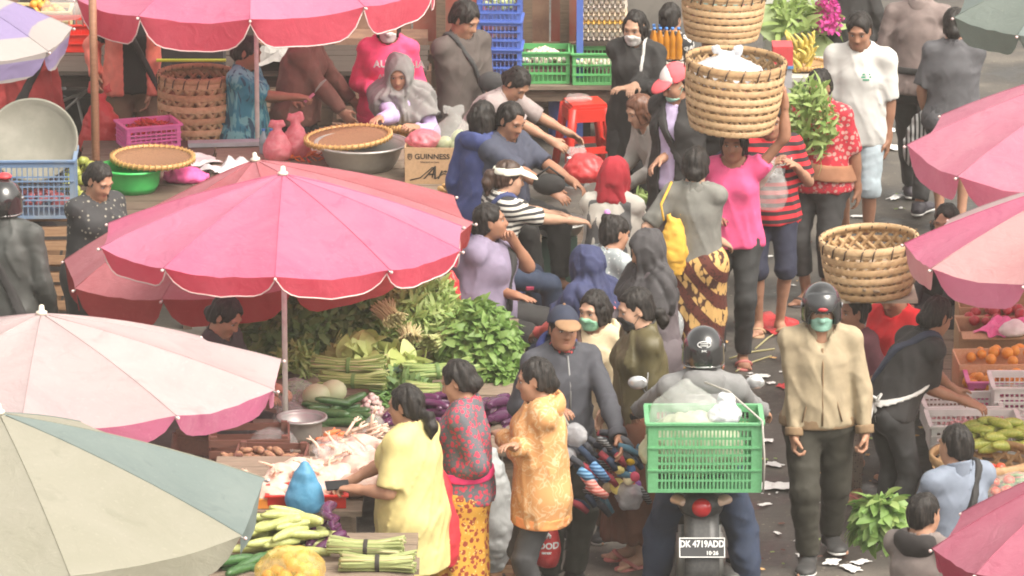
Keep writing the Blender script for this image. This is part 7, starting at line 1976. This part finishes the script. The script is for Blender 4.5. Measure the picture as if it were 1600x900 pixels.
film_bag('striped_bag', 'black and white striped bag of the woman in dark grey', AY(1441, 222, p.Y + .05), (.12, .09, .19), M('striped film', C(190, 190, 188), .4, 'upstripes', C(38, 38, 40), scale=11), 'tail', 111, cat='bag')
p = Person('person in long black clothes near the magenta flowers', 1324, -104, 1.60, 180); p.top(BLK, 1, .03, -.3, .04); p.trousers(BLK, .97, .02); p.hair('short'); p.shoes(SHOE); p.done(eyes=False)
bk2 = Person('woman with raised arm under the farther basket', 1128, 56, 1.58, -10, head=(0, 6, 0), R=(1078, 18, -.02), eR=(.1, 1.0, -.6), L=(1160, 180, 0), skin='b')
p = bk2
p.top(M('dark print blouse', C(60, 48, 52), .8, 'floral', C(160, 70, 80), scale=1.2, col3=C(90, 90, 92)), .3, .02, -.05); p.skirt(NAVY, .1); p.hair('bun'); p.sandals(SANDB); p.done()
b2 = basket('carried_basket', 'farther tan basket carried at the top of the lane', .285, .24, .34, p.crown + V(.0, 0, -.012), [bamb, bamb2], 26, 7, .036, (0, .03, 0))
film_bag('cloth_bundle', 'mixed goods packed inside the farther carried basket', p.crown + V(0, 0, .20), (.21, .21, .13), M('mixed goods cloth', C(120, 150, 140), .8, 'floral', C(150, 90, 90), scale=.8, col3=C(200, 200, 190)), None, 113, cat='bundle')
p = Person('woman in long black coat and white mask with clasped hands', 990, 20, 1.58, -14, head=(-8, 14, 0), L=(984, 138, -.26), R=(992, 134, -.26), eL=(-.2, .9, -.5), eR=(-.2, .9, -.5), skin='c')
p.top(BLK, .97, .03, -.40, .05, name='coat', fold=.007); p.trousers(BLK2, .97, .02, .03); p.mask(WMASK); p.hair('bob', line=.085); p.shoes(SHOE); p.strap(WHT, 'L', .030, .022, upright=True); p.done()
p = Person('woman in red and white cap and black cardigan over lavender', 1046, 106, 1.66, -34, head=(-22, 24, 0), R=(1032, 250, -.1), L=(1080, 250, .1), eR=(-.4, .6, -.6))
p.top(cl('lavender cloth', 196, 182, 216), .4, .016, -.06); p.top(BLK, .95, .042, -.20, .03, name='cardigan', open_=.062); p.trousers(cl('brown grey trousers', 96, 84, 84)); p.cap(M('cap white panel', C(224, 216, 214), .8, 'cloth', var=.04), cl('coral cap', 226, 92, 100)); p.hair('lowpony', length=.16, line=.105); p.mask(MINT, .045)
F = Field(p.P['hc'] - .2, p.P['hc'] + .22, .009); p.skull(F, .0225); F.plane(p.P['hc'] + p.hu * .03, -p.hu); F.plane(p.P['hc'] + p.hf * .02, unit(p.hf - p.hl * .5)); F.build('cap_panel', cl('coral cap', 0, 0, 0), p.root, p.base)
p.strap(BLK, 'R', .034, .05); p.done()
p = Person('older woman with red brown hair stooping by the cap woman', 992, 152, 1.38, -62, lean=32, head=(0, 6, 0), L=(.4, .1, .75), R=(.4, -.1, .75), skin='c')
p.top(cl('stone grey cloth', 160, 156, 150), 1, .024, -.1, .02); p.trousers(GRY); p.hair('bob', BROWNHAIR(), vol=.016); p.shoes(SHOE); p.done()
p = Person('man in dark shirt looking down at the stall', 736, 8, 1.70, 42, man=True, head=(12, 26, 0), R=(722, 196, -.05), L=(770, 190, .0), eR=(-.6, .5, -.4))
p.top(cl('dark taupe jersey', 82, 74, 70), .46, .022, -.10, .02); p.trousers(BLK, .97, .018); p.hair('short', vol=.02); p.shoes(SHOE); p.strap(BLK2, 'R', .034, .035); p.done()
c = AY(768, 128, p.Y - .17); tag(MB().ball((0, 0, 0), (.10, .045, .075), 12, 8).build('belt_bag', BLK2, None, c), 'small dark belt bag on the dark shirt man', 'bag')
p = Person('stooping woman in grey shirt reaching over the red stool', 822, 116, 1.50, 62, lean=46, head=(-14, 26, 0), R=(893, 238, -.15), L=(900, 215, .25), eR=(-.5, .5, -.2), g=1.05)
p.top(cl('mauve grey shirt', 150, 138, 136), .46, .024, -.05, .015); p.trousers(BLK, .97, .02, .03); p.hair('lowbun'); p.shoes(SHOE); p.done()
p = Person('dark haired child in blue jacket turned away', 757, 158, 1.50, 150, head=(0, 8, 0), g=.84)
p.top(cl('cobalt jacket', 58, 68, 116), 1, .028, -.08, .02, name='jacket'); p.hood(cl('cobalt jacket', 0, 0, 0)); p.trousers(NAVY); p.hair('bob'); p.shoes(SHOE); p.done(eyes=False)
p = Person('seated woman in navy shirt looking down right', 806, 165, 1.58, 52, g=1.22, pel=.76, lean=8, head=(-6, 20, 0), LF=(.42, .12, .25), RF=(.42, -.12, .25), L=(900, 288, -.15), R=(868, 302, -.30), eR=(-.4, .7, -.5), belly=.4, skin='b')
p.top(cl('navy jersey', 62, 66, 82), .44, .02, -.04, .015); p.trousers(BLK); p.hair('lowpony', length=.22); p.sandals(SANDB); p.done()
def seat_under(pp, mat, lab):
    z = pp.P['hip'][2] - .09
    c = pp.P['hip']; o = stool(lab, (c[0] - pp.f[0] * .03, c[1] - pp.f[1] * .03, 0), math.atan2(pp.l[1], pp.l[0]), mat, z, .17, .13)
seat_under(p, bluepl, 'blue stool under the seated woman in navy')
c = AY(858, 288, p.Y - .36); tag(MB().ball((0, 0, 0), (.11, .05, .075), 12, 8).tube([(-.10, 0, .04), (0, -.01, .12), (.10, 0, .04)], .008, 5).build('waist_bag', BLK, None, c), 'black waist bag on the lap of the navy shirt woman', 'bag')
p = Person('woman in striped shirt and pale sun visor', 800, 252, 1.52, 112, pel=.54, lean=12, head=(-10, 6, 0), LF=(.42, .1, 0), RF=(.42, -.14, 0), R=(898, 345, .06), L=(892, 340, .35), eR=(-.5, .4, -.6), skin='c')
p.top(M('black and white striped cloth', C(214, 210, 200), .8, 'stripes', C(52, 52, 54), scale=8.4), .46, .022, -.02, .01); p.trousers(JEAN); p.hair('pony', M('dark brown hair', (.035, .018, .012), .45, 'hair', (.10, .055, .035)), length=.16); p.cap(cl('cream visor', 222, 220, 204), cl('cream visor', 0, 0, 0), vis=True); p.strap(cl('blue strap', 60, 70, 112), 'R', .034, .04); p.shoes(SHOE); p.done(); seat_under(p, redpl, 'red stool under the striped shirt woman')
p = Person('seated woman in lavender grey shirt with hand at her chin', 762, 320, 1.56, 74, g=1.42, pel=.50, lean=6, head=(14, -12, 0), LF=(.45, .14, 0), RF=(.45, -.18, 0), L=(802, 376, .02), R=(806, 462, -.18), eR=(-.6, .6, -.6), eL=(.3, .6, -1), belly=.5, nR=(0, 0, -1), skin='b', curl=(1.0, .15))
p.top(cl('lavender grey jersey', 128, 118, 140), .36, .034, -.04, .05); p.trousers(BLK, .97, .02); p.hair('lowbun', vol=.016); p.strap(BLK, 'L', .036, .05); p.sandals(SANDB); p.done(); seat_under(p, bluepl, 'blue stool under the lavender shirt woman')
p = Person('woman in red headscarf and white top seen from behind', 962, 250, 1.54, 162, pel=.46, head=(0, 10, 0), LF=(.42, .12, 0), RF=(.42, -.12, 0), L=(.42, .12, .55), R=(.42, -.12, .55), g=1.12, lean=6)
p.top(cl('off white cloth', 204, 200, 190, var=.05), 1, .028, -.03, .02); p.vest(cl('grey vest cloth', 98, 98, 98)); p.trousers(DKT); p.hijab(cl('crimson scarf', 168, 36, 50), .0, .030, .0); p.sandals(SANDB); p.done(eyes=False); seat_under(p, grnpl, 'green stool under the red headscarf woman')
p = Person('woman with topknot in grey dotted dress', 966, 338, 1.50, 128, pel=.44, head=(-10, 10, 0), LF=(.42, .12, 0), RF=(.42, -.12, 0), L=(.42, .12, .55), R=(.42, -.12, .55), lean=8)
p.top(M('grey dotted cloth', C(150, 158, 160), .8, 'dots', C(206, 208, 206), scale=1.7), .46, .024, -.03, .02); p.skirt(M('grey dotted cloth', (0, 0, 0)), seated=True); p.hair('topbun'); p.sandals(SANDB)
MB().ball(p.loc(p.P['hc'] + (-p.hf * .085 + p.hu * .135 + p.hl * .02) * p.hs), (.022, .022, .022), 8, 6).build('hair_clip', cl('lilac clip', 200, 140, 200), p.root); p.done(); seat_under(p, redpl, 'red stool under the grey dotted dress')
p = Person('woman in navy headscarf seen from behind', 913, 388, 1.50, -135, pel=.42, head=(0, 10, 0), LF=(.42, .12, 0), RF=(.42, -.12, 0), L=(.42, .12, .55), R=(.42, -.12, .55), lean=10)
p.top(cl('coral jersey', 214, 108, 104), 1, .022, -.03); p.trousers(NAVY); p.hijab(cl('navy scarf', 52, 58, 92), .36, .040, .34); p.sandals(SANDB); p.done(eyes=False); seat_under(p, bluepl, 'blue stool under the navy headscarf woman')
p = Person('woman in charcoal headscarf and long grey dress', 1004, 365, 1.52, -66, head=(-6, 16, 0), L=(.3, .06, .98), R=(.3, -.06, .98), g=1.1)
p.top(cl('smoky grey cloth', 96, 88, 92), 1, .03, -.15, .04, name='dress_top'); p.skirt(cl('smoky grey cloth', 0, 0, 0), .45, (.27, .24)); p.hijab(cl('charcoal scarf', 66, 64, 66), .26, .038, .30); p.sandals(SANDB); p.done()

# under the large pink umbrella and at the left
p = Person('seller in grey headscarf and lavender sleeves', 622, 92, 1.55, -6, pel=.64, lean=14, head=(0, 14, 0), R=(592, 186, -.38), L=(650, 200, -.2), LF=(.4, .12, .1), RF=(.4, -.12, .1), eR=(-.2, .8, -.6))
p.top(cl('lavender long sleeve', 184, 166, 206), .96, .024, -.03); p.skirt(BLK, seated=True); p.hijab(cl('grey scarf', 132, 130, 128), .24, .036, .30); p.sandals(SANDB); p.done(); seat_under(p, bluepl, 'blue stool under the grey headscarf seller')
p = Person('person in bright pink hoodie with white lettering', 606, 16, 1.54, 2, head=(0, 10, 0), R=(580, 138, -.15), L=(636, 140, -.15), g=1.08)
HP = cl('raspberry hoodie', 232, 76, 122)
p.top(HP, .98, .030, -.08, .025, cuff=HP, band=HP, name='hoodie', fold=.007); p.hood(HP); p.trousers(BLK); p.hair('bob'); p.mask(WMASK); p.shoes(SHOE)
sh = [o for o in p.root.children if o.name.startswith('hoodie')][0]
decal(p.root, text_mesh('AUSTRALIA', .070, WHT, .0004, bold=.002), 'lettering', p.loc(p.P['chest'] + p.tf * .17 + V(.075, 0, .035)), p.tf, p.tu, .004, sh); decal(p.root, text_mesh('AUS', .045, WHT, .0004, bold=.001), 'lettering', p.loc(p.P['chest'] + p.tf * .17 - V(.03, 0, .055)), p.tf, p.tu, .004, sh); p.done()
p = Person('shopper in brown sweater leaning over the long table', 500, 18, 1.60, 74, lean=12, head=(0, 22, 0), R=(548, 192, -.1), L=(560, 170, .3), eR=(-.6, .5, -.5), g=1.05)
BS = cl('brown fleece', 128, 92, 80)
p.top(BS, .98, .032, -.06, .025, name='sweater', fold=.007); p.trousers(BLK); p.hair('lowbun'); p.shoes(SHOE); p.done()
tw = Person('woman in teal tie dyed dress holding a knife', 394, 60, 1.45, 72, head=(0, 18, 0), R=(466, 152, -.1), L=(456, 158, .2), eR=(-.5, .5, -.7), g=1.15, belly=.3, skin='b', curl=(1.0, 1.0))
p = tw
p.top(M('teal tie dyed cloth', C(52, 132, 152), .8, 'tiedye', C(110, 176, 180), col3=C(40, 84, 104), scale=.5), .44, .024, -.06, .03); p.skirt(M('teal tie dyed cloth', (0, 0, 0)), .45, (.25, .22)); p.hair('lowbun'); p.sandals(SANDB); p.done()
k_ = thing('knife', 'kitchen knife held up by the woman in teal', 'knife', p.P['wrR'] + unit(p.P['wrR'] - p.P['elR']) * .08)
MB().box((0, 0, 0), (.09, .012, .018), rot=(0, -.7, .2)).build('knife_handle', M('pink handle', (.6, .2, .3), .5), k_); MB().grid(np.array([[(.035, .005, .03), (.045, .006, .06)], [(.08, .012, .08), (.075, .013, .105)], [(.12, .02, .125), (.115, .02, .13)]]), False, .002).build('knife_blade', steel, k_)
p = Person('person in coral jacket over white shirt with black strap', 206, -28, 1.62, 12, head=(0, 14, 0), L=(232, 152, -.05), R=(150, 120, .0), eL=(-.4, .6, -.5), g=1.08, skin='b')
p.top(cl('pale grey jersey', 0, 0, 0), .3, .018, -.04); p.top(cl('coral jacket cloth', 216, 116, 102), .97, .030, -.06, .03, name='jacket', open_=.085); p.trousers(cl('khaki brown trousers', 104, 82, 62)); p.hair('lowbun'); p.shoes(SHOE); p.strap(BLK, 'R', .04, .045); p.done()
p = Person('person in red top and khaki trousers at the far left', 44, 14, 1.6, 30, head=(0, 10, 0), skin='b'); p.top(cl('brick red cloth', 150, 50, 50), 1, .026, -.06, .02); p.trousers(cl('khaki cloth', 140, 116, 84)); p.hair('short'); p.shoes(SHOE); p.strap(BLK, 'L', .036, .06); p.done()
p = Person('woman in black blouse with white flowers under the green basin', 162, 260, 1.50, 40, g=1.22, head=(8, 26, 0), R=(172, 402, -.2), L=(200, 380, -.1), eR=(-.5, .8, -.5), belly=.3, skin='a')
p.top(M('black flower blouse', C(52, 52, 54), .8, 'floral', C(52, 52, 54), scale=.85, col3=C(140, 136, 124)), .42, .022, -.06, .02); p.skirt(BLK); p.hair('lowbun', line=.08); p.sandals(SANDB); p.done()
p = Person('person in black helmet and dark jacket at the left edge', 6, 288, 1.64, 168, man=True, g=1.15, head=(0, 8, 0))
p.top(cl('graphite jacket', 62, 64, 62, rough=.55), 1, .032, -.10, .03, name='jacket', fold=.008); p.trousers(DKT); p.helmet(M('black helmet shell', (0, 0, 0)), M('smoked visor', (0, 0, 0)), M('chrome trim', (0, 0, 0))); p.shoes(SHOE); p.strap(BLK, 'L', .05, .05)
MB().ball(p.loc(p.P['hc'] + p.hu * .165), (.05, .05, .022), 10, 6).build('helmet_button', M('red badge', (0, 0, 0)), p.root); p.done(eyes=False)
p = Person('dark haired vendor half hidden behind the pale pink umbrella', 366, 472, 1.52, 62, pel=.62, lean=10, head=(0, 28, 0), LF=(.4, .12, .1), RF=(.4, -.12, .1), L=(.4, .1, .8), R=(.4, -.1, .8))
p.top(BLK2, .42, .022, -.03); p.trousers(BLK); p.hair('lowbun', vol=.018); p.sandals(SANDB); p.done(); seat_under(p, MBk, 'dark brown stool behind the vegetable stall')
p = Person('woman in black and white dress at the top of the lane', 1050, 6, 1.46, 150, pel=.46, head=(0, 10, 0), LF=(.4, .12, 0), RF=(.4, -.12, 0), L=(.3, .15, .6), R=(.3, -.15, .6))
p.top(M('black white blouse', C(40, 40, 42), .8, 'floral', C(196, 194, 190), scale=.9, col3=C(40, 40, 42)), .45, .024, -.03, .02); p.skirt(BLK, seated=True); p.hair('bun'); p.sandals(SANDB); p.done(eyes=False); seat_under(p, bluepl, 'blue stool under the black and white dress')
p = Person('seated vendor in dark trousers under the pink umbrella rim', 652, 350, 1.55, 58, pel=.45, lean=5, LF=(.45, .14, 0), RF=(.45, -.14, 0), L=(.40, .12, .55), R=(.40, -.12, .55))
p.top(GRY, .45, .022, -.03); p.trousers(cl('dark slate trousers', 56, 60, 64)); p.hair('lowbun'); p.sandals(SANDB); p.done(); seat_under(p, redpl, 'red stool under the dark trousered vendor')
film_bag('red_bag', 'small red bag hanging by the seated vendor', AY(706, 462, p.Y - .2), (.05, .05, .12), redfilm, 'tail', 121)
# yellow shoulder bag of the woman in grey
gw = Person('woman in grey shirt and brown batik sarong seen from behind', 1088, 232, 1.55, 168, head=(4, 8, 0), R=(1128, 378, .12), L=(1042, 385, .05), eR=(-.5, .7, -.4), eL=(-.5, .6, -.5), skin='c')
p = gw
p.top(cl('moss grey jersey', 118, 118, 112), .44, .022, -.06, .015); p.skirt(M('brown batik cloth', C(92, 42, 32), .8, 'batik', C(206, 168, 104), col3=C(70, 40, 30)), .06, (.20, .16)); p.hair('lowbun', vol=.018); p.sandals(SANDB); p.done(eyes=False)
film_bag('yellow_bag', 'yellow cloth shoulder bag of the woman in grey', AY(1052, 385, p.Y - .14), (.075, .06, .20), cl('yellow bag cloth', 214, 168, 66), None, 123, cat='bag', am=.014)
sp_ = p.P['top'] + p.tl * .10; bt_ = AY(1052, 345, p.Y - .14)
tag(MB().tube([bt_ + V(-.06, 0, 0), bt_ * .4 + (p.P['shL'] + V(-.03, -.05, .03)) * .6 + V(-.06, -.04, 0), p.P['shL'] + V(-.01, -.02, .075), p.P['shL'] + V(.02, .06, .05), bt_ + V(.05, .05, .02)], .016, 6, flat=(V(1, 0, 0), .5)).build('bag_strap', cl('yellow bag cloth', 0, 0, 0), None), 'yellow strap over the shoulder of the woman in grey', 'strap')
# ------------------------------------------------------------------ thin haze volume added to lift the blacks to a faded tone
hz = bpy.data.materials.new('dusty air'); hz.use_nodes = True
_t = hz.node_tree; _t.nodes.clear()
_o = _t.nodes.new('ShaderNodeOutputMaterial'); _v = _t.nodes.new('ShaderNodeVolumePrincipled')
_v.inputs['Color'].default_value = (.92, .88, .82, 1); _v.inputs['Density'].default_value = .0016; _v.inputs['Anisotropy'].default_value = 0.0
_t.links.new(_v.outputs[0], _o.inputs['Volume'])
hb = MB().box((0, 400, 2.65), (820, 1020, 7.4)).build('haze', hz); hb['kind'] = 'stuff'
SC.cycles.volume_bounces = 1
